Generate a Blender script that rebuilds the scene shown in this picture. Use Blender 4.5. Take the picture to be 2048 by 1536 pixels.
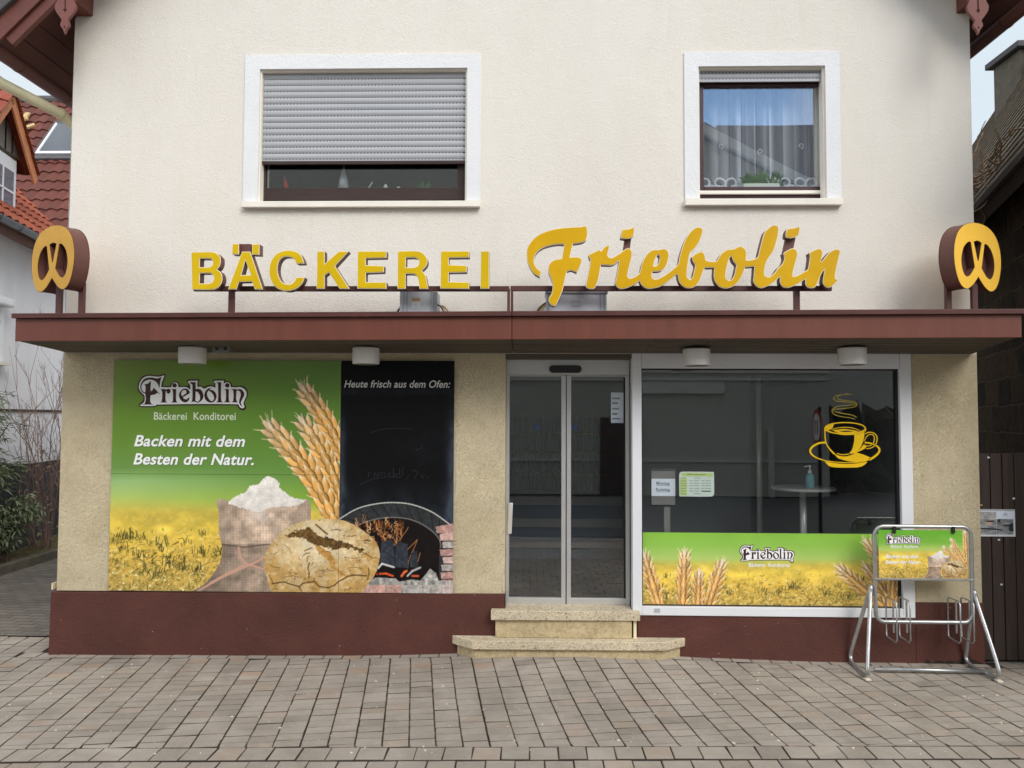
import bpy, bmesh, math, random
import numpy as np
from mathutils import Vector, Matrix
random.seed(7)
SC = bpy.context.scene
COL = SC.collection
for o in list(bpy.data.objects): bpy.data.objects.remove(o)
R = math.radians

# ------------------------------------------------------------------ camera
F = 1538.0; CAM_H = 2.1; CAM_D = 6.8
_th, _ps, _ro = R(2.45), R(1.4), 0.004
_d = np.array([-math.sin(_ps)*math.cos(_th), math.cos(_ps)*math.cos(_th), math.sin(_th)])
_r0 = np.array([math.cos(_ps), math.sin(_ps), 0.0]); _u0 = np.cross(_r0, _d)
_r = _r0*math.cos(_ro) + _u0*math.sin(_ro); _u = np.cross(_r, _d)
_c = np.array([0.0, -CAM_D, CAM_H])
cam = bpy.data.cameras.new('camera'); cam.sensor_width = 36.0; cam.lens = F/2048*36
cam.clip_start = 0.05; cam.clip_end = 900
cam_o = bpy.data.objects.new('camera', cam); COL.objects.link(cam_o)
m = Matrix.Identity(4)
for i in range(3):
    m[i][0] = _r[i]; m[i][1] = _u[i]; m[i][2] = -_d[i]; m[i][3] = _c[i]
cam_o.matrix_world = m; SC.camera = cam_o

# ------------------------------------------------------------------ light
SUN_EL, SUN_AZ = R(39), R(149)          # azimuth clockwise from +Y: front right of the facade
w = bpy.data.worlds.new('World'); SC.world = w; w.use_nodes = True
nt = w.node_tree; nt.nodes.clear()
out = nt.nodes.new('ShaderNodeOutputWorld'); bg = nt.nodes.new('ShaderNodeBackground')
sky = nt.nodes.new('ShaderNodeTexSky'); sky.sky_type = 'NISHITA'; sky.sun_disc = False
sky.sun_elevation = SUN_EL; sky.sun_rotation = SUN_AZ; sky.air_density = 1.0; sky.dust_density = 1.5
tc = nt.nodes.new('ShaderNodeTexCoord'); mp = nt.nodes.new('ShaderNodeMapping')
mp.inputs['Scale'].default_value = (1.0, 1.0, 2.2); mp.inputs['Location'].default_value = (0.35, 0.1, 0.0)
ns = nt.nodes.new('ShaderNodeTexNoise'); ns.inputs['Scale'].default_value = 2.1; ns.inputs['Detail'].default_value = 7
ns.inputs['Roughness'].default_value = 0.55; ns.inputs['Distortion'].default_value = 0.4
rp = nt.nodes.new('ShaderNodeValToRGB'); rp.color_ramp.elements[0].position = 0.40; rp.color_ramp.elements[1].position = 0.62
rp.color_ramp.elements[0].color = (0.42,)*3 + (1,); rp.color_ramp.elements[1].color = (0.97,)*3 + (1,)
mx = nt.nodes.new('ShaderNodeMix'); mx.data_type = 'RGBA'
mx.inputs[7].default_value = (9.8, 9.85, 9.95, 1)
nt.links.new(tc.outputs['Generated'], mp.inputs['Vector']); nt.links.new(mp.outputs['Vector'], ns.inputs['Vector'])
nt.links.new(ns.outputs['Fac'], rp.inputs['Fac'])
# a clear blue patch between the clouds over the street side
dt = nt.nodes.new('ShaderNodeVectorMath'); dt.operation = 'DOT_PRODUCT'; dt.inputs[1].default_value = (0.12, -0.90, 0.42)
mr_ = nt.nodes.new('ShaderNodeMapRange'); mr_.inputs['From Min'].default_value = 0.935; mr_.inputs['From Max'].default_value = 0.985
mr_.inputs['To Min'].default_value = 1.0; mr_.inputs['To Max'].default_value = 0.12
ml = nt.nodes.new('ShaderNodeMath'); ml.operation = 'MULTIPLY'
nt.links.new(tc.outputs['Generated'], dt.inputs[0]); nt.links.new(dt.outputs['Value'], mr_.inputs['Value'])
nt.links.new(mr_.outputs['Result'], ml.inputs[1]); nt.links.new(rp.outputs['Color'], ml.inputs[0]); nt.links.new(ml.outputs[0], mx.inputs[0])
pb = nt.nodes.new('ShaderNodeMix'); pb.data_type = 'RGBA'; pb.inputs[7].default_value = (2.6, 5.0, 9.2, 1)
mr2 = nt.nodes.new('ShaderNodeMapRange'); mr2.inputs['From Min'].default_value = 0.93; mr2.inputs['From Max'].default_value = 0.985
nt.links.new(dt.outputs['Value'], mr2.inputs['Value']); nt.links.new(mr2.outputs['Result'], pb.inputs[0]); # away from the sun the sky is a clear pale blue with thin cloud
sx = nt.nodes.new('ShaderNodeSeparateXYZ'); nt.links.new(tc.outputs['Generated'], sx.inputs[0])
mr3 = nt.nodes.new('ShaderNodeMapRange'); mr3.inputs['From Min'].default_value = 0.05; mr3.inputs['From Max'].default_value = 0.45
nt.links.new(sx.outputs['Y'], mr3.inputs['Value']); nt.links.new(sky.outputs['Color'], pb.inputs[6])
nt.links.new(pb.outputs[2], mx.inputs[6]); north = nt.nodes.new('ShaderNodeMix'); north.data_type = 'RGBA'; north.inputs[6].default_value = (3.2, 3.9, 4.5, 1); north.inputs[7].default_value = (4.3, 4.45, 4.55, 1)
nt.links.new(ns.outputs['Fac'], north.inputs[0]); fin = nt.nodes.new('ShaderNodeMix'); fin.data_type = 'RGBA'
bg_mix = fin; nt.links.new(mx.outputs[2], fin.inputs[6]); nt.links.new(north.outputs[2], fin.inputs[7]); nt.links.new(fin.outputs[2], bg.inputs['Color'])
nt.links.new(mr3.outputs['Result'], fin.inputs[0])
bg.inputs['Strength'].default_value = 0.107
nt.links.new(bg.outputs['Background'], out.inputs['Surface'])
sun = bpy.data.lights.new('sun', 'SUN'); sun.energy = 0.95; sun.angle = R(30); sun.color = (1.0, 0.965, 0.91)
sun_o = bpy.data.objects.new('sun', sun); COL.objects.link(sun_o)
sd = Vector((math.sin(SUN_AZ)*math.cos(SUN_EL), math.cos(SUN_AZ)*math.cos(SUN_EL), math.sin(SUN_EL)))
sun_o.rotation_euler = sd.to_track_quat('Z', 'Y').to_euler(); sun_o.location = sd*40
SC.view_settings.view_transform = 'Standard'; SC.view_settings.look = 'None'
SC.view_settings.exposure = 0.93; SC.view_settings.gamma = 1.0; SC.view_settings.use_curve_mapping = False
SC.render.engine = 'CYCLES'; SC.cycles.use_denoising = True; SC.cycles.max_bounces = 8
SC.cycles.transparent_max_bounces = 16; SC.cycles.sample_clamp_indirect = 6.0

# ------------------------------------------------------------------ measuring: photo pixel -> metres on a real plane
def ray(px, py): return _d + _r*(px-1024)/F - _u*(py-768)/F
def W(px, py, y=0.0):
    v = ray(px, py); p = _c + v*((y-_c[1])/v[1]); return float(p[0]), float(p[2])
def W3(px, py, y=0.0):
    x, z = W(px, py, y); return (x, y, z)
def wx(px, py, y=0.0): return W(px, py, y)[0]
def wz(px, py, y=0.0): return W(px, py, y)[1]
def G(px, py, z=0.0):
    v = ray(px, py); p = _c + v*((z-_c[2])/v[2]); return float(p[0]), float(p[1])
def proj(x, y, z):
    qx, qy, qz = x-_c[0], y-_c[1], z-_c[2]
    dep = qx*_d[0]+qy*_d[1]+qz*_d[2]
    return 1024+F*(qx*_r[0]+qy*_r[1]+qz*_r[2])/dep, 768-F*(qx*_u[0]+qy*_u[1]+qz*_u[2])/dep

# ------------------------------------------------------------------ materials
def lin(v):
    v = np.asarray(v, float)/255.0
    return np.where(v <= 0.04045, v/12.92, ((v+0.055)/1.055)**2.4)
def S(r, g, b):
    a = lin((r, g, b)); return (float(a[0]), float(a[1]), float(a[2]), 1.0)
MATS = {}
def newmat(name):
    mt = bpy.data.materials.new(name); mt.use_nodes = True
    n = mt.node_tree; n.nodes.clear()
    o = n.nodes.new('ShaderNodeOutputMaterial'); b = n.nodes.new('ShaderNodeBsdfPrincipled')
    n.links.new(b.outputs[0], o.inputs[0]); MATS[name] = mt
    return mt, n, b
def tex(n, kind, scale, detail=5, rough=0.55, dist=0.0, vec=None, mapping=None, coord='Object'):
    c = n.nodes.new('ShaderNodeTexCoord'); v = c.outputs[coord]
    if mapping:
        mp = n.nodes.new('ShaderNodeMapping'); mp.inputs['Scale'].default_value = mapping
        n.links.new(v, mp.inputs['Vector']); v = mp.outputs['Vector']
    t = n.nodes.new('ShaderNodeTexNoise' if kind == 'noise' else 'ShaderNodeTexVoronoi')
    t.inputs['Scale'].default_value = scale
    if kind == 'noise':
        t.inputs['Detail'].default_value = detail; t.inputs['Roughness'].default_value = rough; t.inputs['Distortion'].default_value = dist
    n.links.new(v, t.inputs['Vector'])
    return t.outputs['Fac'] if kind == 'noise' else t.outputs['Distance']
def ramp(n, src, stops):
    r_ = n.nodes.new('ShaderNodeValToRGB'); cr = r_.color_ramp
    while len(cr.elements) < len(stops): cr.elements.new(0.5)
    for e, (p, c) in zip(cr.elements, stops):
        e.position = p; e.color = c if len(c) == 4 else (*c, 1)
    n.links.new(src, r_.inputs['Fac']); return r_.outputs['Color']
def mixc(n, a, b, fac, mode='MIX'):
    x = n.nodes.new('ShaderNodeMix'); x.data_type = 'RGBA'; x.blend_type = mode
    for s, i in ((a, 6), (b, 7)):
        if hasattr(s, 'links'): n.links.new(s, x.inputs[i])
        else: x.inputs[i].default_value = s
    if hasattr(fac, 'links'): n.links.new(fac, x.inputs[0])
    else: x.inputs[0].default_value = fac
    return x.outputs[2]
def sc(c, k): return (min(c[0]*k, 1), min(c[1]*k, 1), min(c[2]*k, 1), 1)
def surf(name, col, rough=0.7, var=0.12, vscale=3.0, bumps=(), metal=0.0, spec=0.5, mapping=None, attr=None, coat=0.0, fine=0.0):
    """principled surface; colour wanders between col*(1-var) and col*(1+var); bumps = (scale, detail, distortion, metres, strength)"""
    mt, n, b = newmat(name)
    b.inputs['Roughness'].default_value = rough; b.inputs['Metallic'].default_value = metal
    b.inputs['Specular IOR Level'].default_value = spec
    if coat: b.inputs['Coat Weight'].default_value = coat; b.inputs['Coat Roughness'].default_value = 0.08
    if attr:
        a = n.nodes.new('ShaderNodeAttribute'); a.attribute_name = attr; base = a.outputs['Color']
    else: base = None
    if var > 0:
        t = tex(n, 'noise', vscale, 6, 0.6, 0.3, mapping=mapping)
        if base is None:
            c_ = ramp(n, t, [(0.3, sc(col, 1-var)), (0.7, sc(col, 1+var))])
        else:
            g = ramp(n, t, [(0.3, (1-var,)*3), (0.7, (1+var,)*3)]); c_ = mixc(n, base, g, 1.0, 'MULTIPLY')
        if fine:
            t2 = tex(n, 'noise', 180, 3, 0.6); g2 = ramp(n, t2, [(0.35, (1-fine,)*3), (0.65, (1+fine,)*3)])
            c_ = mixc(n, c_, g2, 1.0, 'MULTIPLY')
        n.links.new(c_, b.inputs['Base Color'])
    elif base is not None: n.links.new(base, b.inputs['Base Color'])
    else: b.inputs['Base Color'].default_value = col
    prev = None
    for (s_, de, di, me, st) in bumps:
        t = tex(n, 'noise', s_, de, 0.6, di, mapping=mapping)
        bp = n.nodes.new('ShaderNodeBump'); bp.inputs['Distance'].default_value = me; bp.inputs['Strength'].default_value = st
        n.links.new(t, bp.inputs['Height'])
        if prev is not None: n.links.new(prev, bp.inputs['Normal'])
        prev = bp.outputs['Normal']
    if prev is not None: n.links.new(prev, b.inputs['Normal'])
    return mt
def glass(name, tint=(0.72, 0.76, 0.78), refl=1.0, base=0.02, ior=1.55):
    mt = bpy.data.materials.new(name); mt.use_nodes = True; n = mt.node_tree; n.nodes.clear()
    o = n.nodes.new('ShaderNodeOutputMaterial'); mxs = n.nodes.new('ShaderNodeMixShader')
    tr = n.nodes.new('ShaderNodeBsdfTransparent'); tr.inputs[0].default_value = (*tint, 1)
    gl = n.nodes.new('ShaderNodeBsdfGlossy'); gl.inputs['Roughness'].default_value = 0.0; gl.inputs[0].default_value = (0.93, 0.96, 0.97, 1)
    lw = n.nodes.new('ShaderNodeLayerWeight'); lw.inputs['Blend'].default_value = 0.5
    pw = n.nodes.new('ShaderNodeMath'); pw.operation = 'POWER'; pw.inputs[1].default_value = 5.0; n.links.new(lw.outputs['Facing'], pw.inputs[0])
    r0 = ((ior-1)/(ior+1))**2; fr = n.nodes.new('ShaderNodeMath'); fr.operation = 'MULTIPLY_ADD'; fr.inputs[1].default_value = 1-r0; fr.inputs[2].default_value = r0; n.links.new(pw.outputs[0], fr.inputs[0])
    t = tex(n, 'noise', 0.7, 2); bp = n.nodes.new('ShaderNodeBump'); bp.inputs['Distance'].default_value = 0.0022; bp.inputs['Strength'].default_value = 0.25
    n.links.new(t, bp.inputs['Height']); n.links.new(bp.outputs[0], gl.inputs['Normal'])
    ma = n.nodes.new('ShaderNodeMath'); ma.operation = 'MULTIPLY_ADD'; ma.use_clamp = True
    ma.inputs[1].default_value = refl; ma.inputs[2].default_value = base
    n.links.new(fr.outputs[0], ma.inputs[0]); n.links.new(ma.outputs[0], mxs.inputs[0])
    n.links.new(tr.outputs[0], mxs.inputs[1]); n.links.new(gl.outputs[0], mxs.inputs[2]); n.links.new(mxs.outputs[0], o.inputs[0])
    MATS[name] = mt; return mt

# ------------------------------------------------------------------ meshes and things
ORG = {}
def tag(o, label=None, cat=None, group=None, kind=None):
    if label: o['label'] = label
    if cat: o['category'] = cat
    if group: o['group'] = group
    if kind: o['kind'] = kind
    return o
def thing(name, label, cat, loc=(0, 0, 0), group=None):
    o = bpy.data.objects.new(name, None); COL.objects.link(o); o.location = loc
    o.empty_display_size = 0.1; ORG[o.name] = Vector(loc)
    return tag(o, label, cat, group)
class MB:
    def __init__(s): s.v = []; s.f = []
    def add(s, vs, fs):
        k = len(s.v); s.v += [tuple(p) for p in vs]; s.f += [tuple(i+k for i in f) for f in fs]; return s
    def box(s, x0, x1, y0, y1, z0, z1):
        return s.add([(x0,y0,z0),(x1,y0,z0),(x1,y1,z0),(x0,y1,z0),(x0,y0,z1),(x1,y0,z1),(x1,y1,z1),(x0,y1,z1)],
                     [(0,3,2,1),(4,5,6,7),(0,1,5,4),(1,2,6,5),(2,3,7,6),(3,0,4,7)])
    def hexa(s, p): # 8 points, bottom four then top four
        return s.add(p, [(0,3,2,1),(4,5,6,7),(0,1,5,4),(1,2,6,5),(2,3,7,6),(3,0,4,7)])
    def bar(s, a, b, wd, ht, up=(0, 0, 1)):
        a, b = Vector(a), Vector(b); d = (b-a).normalized(); u_ = Vector(up)
        if abs(d.dot(u_)) > 0.98: u_ = Vector((0, 1, 0))
        x = d.cross(u_).normalized()*wd/2; z = x.cross(d).normalized()*ht/2
        return s.hexa([a-x-z, a+x-z, b+x-z, b-x-z, a-x+z, a+x+z, b+x+z, b-x+z])
    def prism(s, pts, y0, y1): # outline in x,z
        n = len(pts)
        vs = [(p[0], y0, p[1]) for p in pts] + [(p[0], y1, p[1]) for p in pts]
        fs = [tuple(range(n)), tuple(range(2*n-1, n-1, -1))] + [(i, i+n, (i+1) % n + n, (i+1) % n) for i in range(n)]
        return s.add(vs, fs)
    def slab(s, pts, z0, z1): # outline in x,y
        n = len(pts)
        vs = [(p[0], p[1], z0) for p in pts] + [(p[0], p[1], z1) for p in pts]
        fs = [tuple(range(n)), tuple(range(2*n-1, n-1, -1))] + [(i, (i+1) % n, (i+1) % n + n, i+n) for i in range(n)]
        return s.add(vs, fs)
    def tube(s, pts, rad, n=10, cyclic=False, caps=True):
        pts = [Vector(p) for p in pts]; m_ = len(pts)
        rads = rad if isinstance(rad, (list, tuple)) else [rad]*m_
        prev = None; rings = []
        for i, p in enumerate(pts):
            if cyclic: t = pts[(i+1) % m_]-pts[i-1]
            else: t = pts[min(i+1, m_-1)]-pts[max(i-1, 0)]
            t.normalize()
            if prev is None:
                a = Vector((0, 0, 1)) if abs(t.z) < 0.9 else Vector((1, 0, 0)); nrm = t.cross(a).normalized()
            else:
                nrm = prev - t*prev.dot(t)
                nrm = nrm.normalized() if nrm.length > 1e-6 else t.orthogonal().normalized()
            prev = nrm; bn = t.cross(nrm)
            rings.append([p + (nrm*math.cos(2*math.pi*k/n)+bn*math.sin(2*math.pi*k/n))*rads[i] for k in range(n)])
        k0 = len(s.v); s.v += [tuple(q) for r_ in rings for q in r_]
        for i in range(m_ if cyclic else m_-1):
            a0, b0 = k0+i*n, k0+((i+1) % m_)*n
            for k in range(n): s.f.append((a0+k, a0+(k+1) % n, b0+(k+1) % n, b0+k))
        if caps and not cyclic:
            s.f.append(tuple(k0+k for k in range(n-1, -1, -1))); s.f.append(tuple(k0+(m_-1)*n+k for k in range(n)))
        return s
    def lathe(s, c, prof, n=24): # prof: (radius, z)
        k0 = len(s.v)
        for r_, z in prof:
            for k in range(n): s.v.append((c[0]+r_*math.cos(2*math.pi*k/n), c[1]+r_*math.sin(2*math.pi*k/n), c[2]+z))
        for i in range(len(prof)-1):
            for k in range(n):
                a0, b0 = k0+i*n, k0+(i+1)*n; s.f.append((a0+k, a0+(k+1) % n, b0+(k+1) % n, b0+k))
        s.f.append(tuple(k0+k for k in range(n-1, -1, -1))); s.f.append(tuple(k0+(len(prof)-1)*n+k for k in range(n)))
        return s
    def build(s, name, mat, parent=None, smooth=False, bevel=0.0, segs=2, recalc=True):
        me = bpy.data.meshes.new(name); o = bpy.data.objects.new(name, me); COL.objects.link(o)
        off = Vector((0, 0, 0))
        if parent is not None:
            o.parent = parent; off = ORG[parent.name]
        ORG[o.name] = off
        me.from_pydata([(p[0]-off[0], p[1]-off[1], p[2]-off[2]) for p in s.v], [], s.f)
        if recalc:
            bm = bmesh.new(); bm.from_mesh(me); bmesh.ops.recalc_face_normals(bm, faces=bm.faces); bm.to_mesh(me); bm.free()
        me.materials.append(MATS[mat] if isinstance(mat, str) else mat)
        if smooth: me.polygons.foreach_set('use_smooth', [True]*len(me.polygons))
        if bevel:
            bv = o.modifiers.new('bevel', 'BEVEL'); bv.width = bevel; bv.segments = segs; bv.limit_method = 'ANGLE'; bv.angle_limit = R(40)
        me.update(); return o
def smooth_pts(pts, n=4, corner=48.0, closed=True):
    P = [np.array(p, float) for p in pts]; m_ = len(P); cor = []
    for i in range(m_):
        a = P[i]-P[i-1]; b = P[(i+1) % m_]-P[i]
        ca = np.dot(a, b)/(np.linalg.norm(a)*np.linalg.norm(b)+1e-9)
        cor.append(math.degrees(math.acos(max(-1, min(1, ca)))) > corner or (not closed and i in (0, m_-1)))
    res = []
    for i in range(m_ if closed else m_-1):
        p0, p1, p2, p3 = P[i-1], P[i], P[(i+1) % m_], P[(i+2) % m_]
        L = np.linalg.norm(p2-p1)
        def tan(a, b, c): 
            t = c-a; l = np.linalg.norm(t)+1e-9; return t/l*L
        m1 = (p2-p1) if cor[i] else tan(p0, p1, p2)
        m2 = (p2-p1) if cor[(i+1) % m_] else tan(p1, p2, p3)
        for k in range(n):
            t = k/n
            res.append((2*t**3-3*t*t+1)*p1+(t**3-2*t*t+t)*m1+(-2*t**3+3*t*t)*p2+(t**3-t*t)*m2)
    if not closed: res.append(P[-1])
    return [tuple(q) for q in res]
def flat(splines, y0, y1, offset=0.0):
    """filled outline with holes, given in x,z metres, as an MB between planes y0 < y1"""
    cu = bpy.data.curves.new('tmp', 'CURVE'); cu.dimensions = '2D'; cu.fill_mode = 'BOTH'
    cu.extrude = (y1-y0)/2; cu.offset = offset
    for sp in splines:
        s = cu.splines.new('POLY'); s.points.add(len(sp)-1); s.use_cyclic_u = True
        for q, p in zip(s.points, sp): q.co = (p[0], p[1], 0, 1)
    return _cu(cu, (y0+y1)/2)
def _cu(cu, yc, box=None):
    o = bpy.data.objects.new('tmp', cu); COL.objects.link(o)
    dg = bpy.context.evaluated_depsgraph_get(); ev = o.evaluated_get(dg); me = ev.to_mesh()
    mb = MB(); vs = [tuple(v.co) for v in me.vertices]
    if box:
        x0, x1, z0, z1 = box
        xs = [v[0] for v in vs]; ys = [v[1] for v in vs]
        kx = (x1-x0)/(max(xs)-min(xs)); ky = (z1-z0)/(max(ys)-min(ys)); ax, ay = min(xs), min(ys)
        vs = [(x0+(v[0]-ax)*kx, z0+(v[1]-ay)*ky, v[2]) for v in vs]
    mb.add([(v[0], yc-v[2], v[1]) for v in vs], [tuple(p.vertices) for p in me.polygons])
    ev.to_mesh_clear(); bpy.data.objects.remove(o); bpy.data.curves.remove(cu)
    return mb
def text(body, box, y, shear=0.0, bold=0.0, space=1.0, thick=0.0006, line=1.0):
    cu = bpy.data.curves.new('tmp', 'FONT'); cu.body = body; cu.size = 1.0; cu.shear = shear; cu.offset = bold
    cu.space_character = space; cu.extrude = 0.01; cu.space_line = line; cu.resolution_u = 6
    mb = _cu(cu, 0.0, box)
    mb.v = [(v[0], y+v[1]/0.01*thick/2, v[2]) for v in mb.v]; return mb
def pxs(pts, s, ox, oy, y): # zoomed-photo outline -> metres on plane y
    return [W(ox+p[0]/s, oy+p[1]/s, y) for p in pts]
def stroke(pts, wd, closed=False, n=4):
    """variable width band as a polygon outline (list of 2-D points)"""
    q = smooth_pts(pts, n, 70, closed) if len(pts) > 2 else pts
    m_ = len(q); ws = wd if isinstance(wd, (list, tuple)) else [wd, wd]
    L, Rr = [], []
    for i in range(m_):
        a = np.array(q[max(i-1, 0)]) if not closed else np.array(q[i-1]); b = np.array(q[min(i+1, m_-1)]) if not closed else np.array(q[(i+1) % m_])
        t = (b-a)/(np.linalg.norm(b-a)+1e-9); nn = np.array([-t[1], t[0]])
        f = i/(m_-1)*(len(ws)-1); k = min(int(f), len(ws)-2); wi = ws[k]+(ws[k+1]-ws[k])*(f-k)
        L.append(tuple(np.array(q[i])+nn*wi/2)); Rr.append(tuple(np.array(q[i])-nn*wi/2))
    return (L, Rr)
def band(mb, pts, wd, conv, y0, y1, closed=False):
    L, Rr = stroke(pts, wd, closed); m_ = len(L)
    a = [conv(p) for p in L]; b = [conv(p) for p in Rr]
    for i in range(m_ if closed else m_-1):
        j = (i+1) % m_
        mb.hexa([(a[i][0], y0, a[i][1]), (b[i][0], y0, b[i][1]), (b[j][0], y0, b[j][1]), (a[j][0], y0, a[j][1]),
                 (a[i][0], y1, a[i][1]), (b[i][0], y1, b[i][1]), (b[j][0], y1, b[j][1]), (a[j][0], y1, a[j][1])])
    return mb
# ------------------------------------------------------------------ material list
surf('plaster_cream', S(231, 226, 216), 0.9, 0.02, 1.1, bumps=((9, 5, 1.2, 0.02, 0.14), (38, 6, 2.0, 0.012, 0.55), (150, 4, 0.5, 0.004, 0.5)), spec=0.2)
surf('plaster_white', S(231, 232, 233), 0.85, 0.03, 2.0, bumps=((30, 6, 1.5, 0.012, 0.5), (120, 4, 0.5, 0.004, 0.4)), spec=0.25)
surf('roughcast', S(242, 227, 192), 0.92, 0.07, 2.2, bumps=((24, 6, 2.6, 0.03, 0.7), (60, 5, 2.2, 0.018, 1.0)), spec=0.15, fine=0.10)
surf('plinth_red', S(89, 51, 43), 0.66, 0.2, 2.2, bumps=((22, 5, 1.5, 0.02, 0.4), (75, 5, 1.5, 0.009, 0.7)), spec=0.35, fine=0.08)
surf('fascia_brown', S(106, 60, 48), 0.45, 0.12, 1.0, mapping=(9, 1, 1.2), bumps=((3, 3, 0.3, 0.004, 0.3),), spec=0.4)
surf('cap_brown', S(82, 48, 44), 0.55, 0.22, 5.0, spec=0.35, mapping=(1, 1, 3))
surf('steel_brown', S(86, 52, 48), 0.5, 0.2, 6.0, spec=0.4)
surf('sign_brown', S(104, 68, 60), 0.5, 0.12, 5.0, spec=0.4)
surf('soffit_dark', S(92, 84, 74), 0.7, 0.18, 2.0, mapping=(0.4, 6, 6), spec=0.3)
surf('soffit_gap', S(16, 14, 12), 0.9, 0.0)
surf('sign_yellow', S(212, 178, 4), 0.36, 0.10, 2.2, spec=0.3)
surf('sign_gold', S(210, 164, 2), 0.36, 0.09, 2.2, spec=0.3)
surf('sign_shaded', S(202, 150, 8), 0.34, 0.10, 5.0, spec=0.4)  # pretzel yellow darkened: shade on the left sign put into its colour
surf('sign_sunlit', S(252, 200, 78), 0.35, 0.04, 5.0, spec=0.4)  # same pretzel yellow lightened: sunlight on the right sign put into its colour
surf('sign_rim', S(238, 226, 190), 0.5, 0.06, 9.0)
surf('alu_white', S(224, 226, 230), 0.38, 0.03, 1.5, spec=0.5, bumps=((120, 2, 0, 0.0008, 0.2),))
surf('alu_silver', S(205, 205, 205), 0.36, 0.05, 3.0, metal=0.55, spec=0.5)
surf('black_rubber', S(22, 22, 23), 0.5, 0.0)
surf('black_gloss', S(10, 10, 11), 0.12, 0.0)
surf('lamp_white', S(214, 212, 208), 0.45, 0.06, 6.0)
surf('grey_box', S(204, 209, 216), 0.42, 0.06, 4.0, spec=0.5)
surf('grey_lid', S(172, 178, 184), 0.4, 0.06, 4.0)
surf('label_white', S(226, 232, 236), 0.5, 0.05, 20)
surf('label_tan', S(186, 160, 110), 0.6, 0.15, 40)
surf('cable_yellow', S(214, 170, 60), 0.5, 0.0); surf('cable_white', S(225, 222, 214), 0.5, 0.0); surf('cable_dark', S(50, 42, 40), 0.5, 0.0)
surf('shutter_grey', S(170, 172, 176), 0.4, 0.035, 1.6, spec=0.5, mapping=(0.6, 1, 5))
surf('window_brown', S(56, 42, 38), 0.4, 0.2, 5, spec=0.45, mapping=(1, 1, 8))
surf('window_wine', S(62, 34, 38), 0.4, 0.15, 5, spec=0.45)
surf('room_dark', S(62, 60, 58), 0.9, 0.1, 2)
surf('sill_white', S(236, 230, 218), 0.7, 0.06, 3, bumps=((80, 4, 0.5, 0.003, 0.4),))
surf('lace', S(232, 236, 244), 0.8, 0.04, 6)
surf('porcelain', S(226, 236, 226), 0.3, 0.03, 6)
surf('leaf_room', S(72, 116, 58), 0.5, 0.35, 22)
surf('red_felt', S(200, 40, 30), 0.8, 0.1, 20); surf('pale_felt', S(190, 196, 200), 0.8, 0.15, 20)
surf('wood_red', S(102, 56, 47), 0.62, 0.22, 4, mapping=(1, 0.25, 1), bumps=((30, 4, 0.4, 0.004, 0.4),))
surf('wood_peeling', S(118, 70, 63), 0.65, 0.1, 6)
surf('wood_bare', S(196, 180, 172), 0.75, 0.25, 14)
surf('wood_eave', S(84, 46, 36), 0.66, 0.22, 3, mapping=(2, 0.3, 2), bumps=((26, 4, 0.4, 0.004, 0.4),))
surf('gutter_brown', S(98, 56, 48), 0.42, 0.12, 4)
surf('pipe_cream', S(232, 224, 186), 0.45, 0.08, 4)
surf('tile_anthracite', S(78, 76, 76), 0.7, 0.2, 6)
surf('tile_brown', S(116, 74, 64), 0.68, 0.0, attr='Col', spec=0.3, bumps=((60, 4, 0.4, 0.004, 0.5),)); 
surf('tile_orange', S(170, 98, 70), 0.7, 0.0, attr='Col', spec=0.3, bumps=((60, 4, 0.4, 0.004, 0.5),))
surf('tile_old', S(104, 94, 82), 0.85, 0.25, 9, attr='Col', spec=0.2, bumps=((40, 5, 0.5, 0.012, 0.7),))
surf('verge_orange', S(204, 132, 88), 0.65, 0.12, 6)
surf('house_white', S(238, 239, 242), 0.9, 0.05, 1.5, bumps=((60, 5, 0.8, 0.008, 0.5),))
surf('cladding_grey', S(126, 118, 108), 0.75, 0.12, 5, mapping=(8, 8, 0.7))
surf('pvc_white', S(236, 238, 240), 0.35, 0.02, 3)
surf('eave_box', S(122, 84, 72), 0.7, 0.1, 3)
surf('zinc', S(112, 116, 120), 0.45, 0.12, 6, metal=0.3)
surf('stone_step', S(214, 186, 132), 0.75, 0.0)
surf('granite', S(190, 172, 140), 0.7, 0.0)
surf('galvanised', S(178, 180, 180), 0.34, 0.16, 14, metal=0.75, bumps=((40, 3, 0.3, 0.001, 0.3),))
surf('galvanised_dull', S(150, 150, 148), 0.5, 0.2, 20, metal=0.5)
surf('plastic_foot', S(226, 214, 196), 0.6, 0.1, 30)
surf('gate_wood', S(62, 50, 44), 0.8, 0.28, 3.2, mapping=(6, 6, 0.5), bumps=((30, 5, 0.6, 0.004, 0.6),))
surf('kerb_stone', S(98, 92, 80), 0.9, 0.25, 7, bumps=((30, 5, 0.5, 0.012, 0.6),))
surf('bed_soil', S(104, 98, 62), 0.95, 0.4, 14, bumps=((30, 6, 0.5, 0.03, 0.8),))
surf('asphalt', S(86, 85, 84), 0.9, 0.12, 1.4, bumps=((160, 3, 0.2, 0.006, 0.6),), fine=0.2)
surf('joint', S(44, 39, 32), 0.95, 0.45, 1.7, bumps=((60, 4, 0.3, 0.006, 0.6),))
surf('paver', S(160, 152, 142), 0.86, 0.10, 1.3, attr='Col', spec=0.25, bumps=((120, 5, 0.4, 0.004, 0.6), (420, 3, 0.2, 0.002, 0.6)), fine=0.13)
surf('print', (1, 1, 1, 1), 0.16, 0.0, attr='Col', spec=0.5)
surf('print_matt', (1, 1, 1, 1), 0.5, 0.0, attr='Col', spec=0.2)
surf('ink_white', S(246, 248, 248), 0.2, 0.0); surf('ink_brown', S(66, 34, 34), 0.2, 0.0); surf('ink_dark', S(28, 24, 24), 0.3, 0.0)
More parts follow.
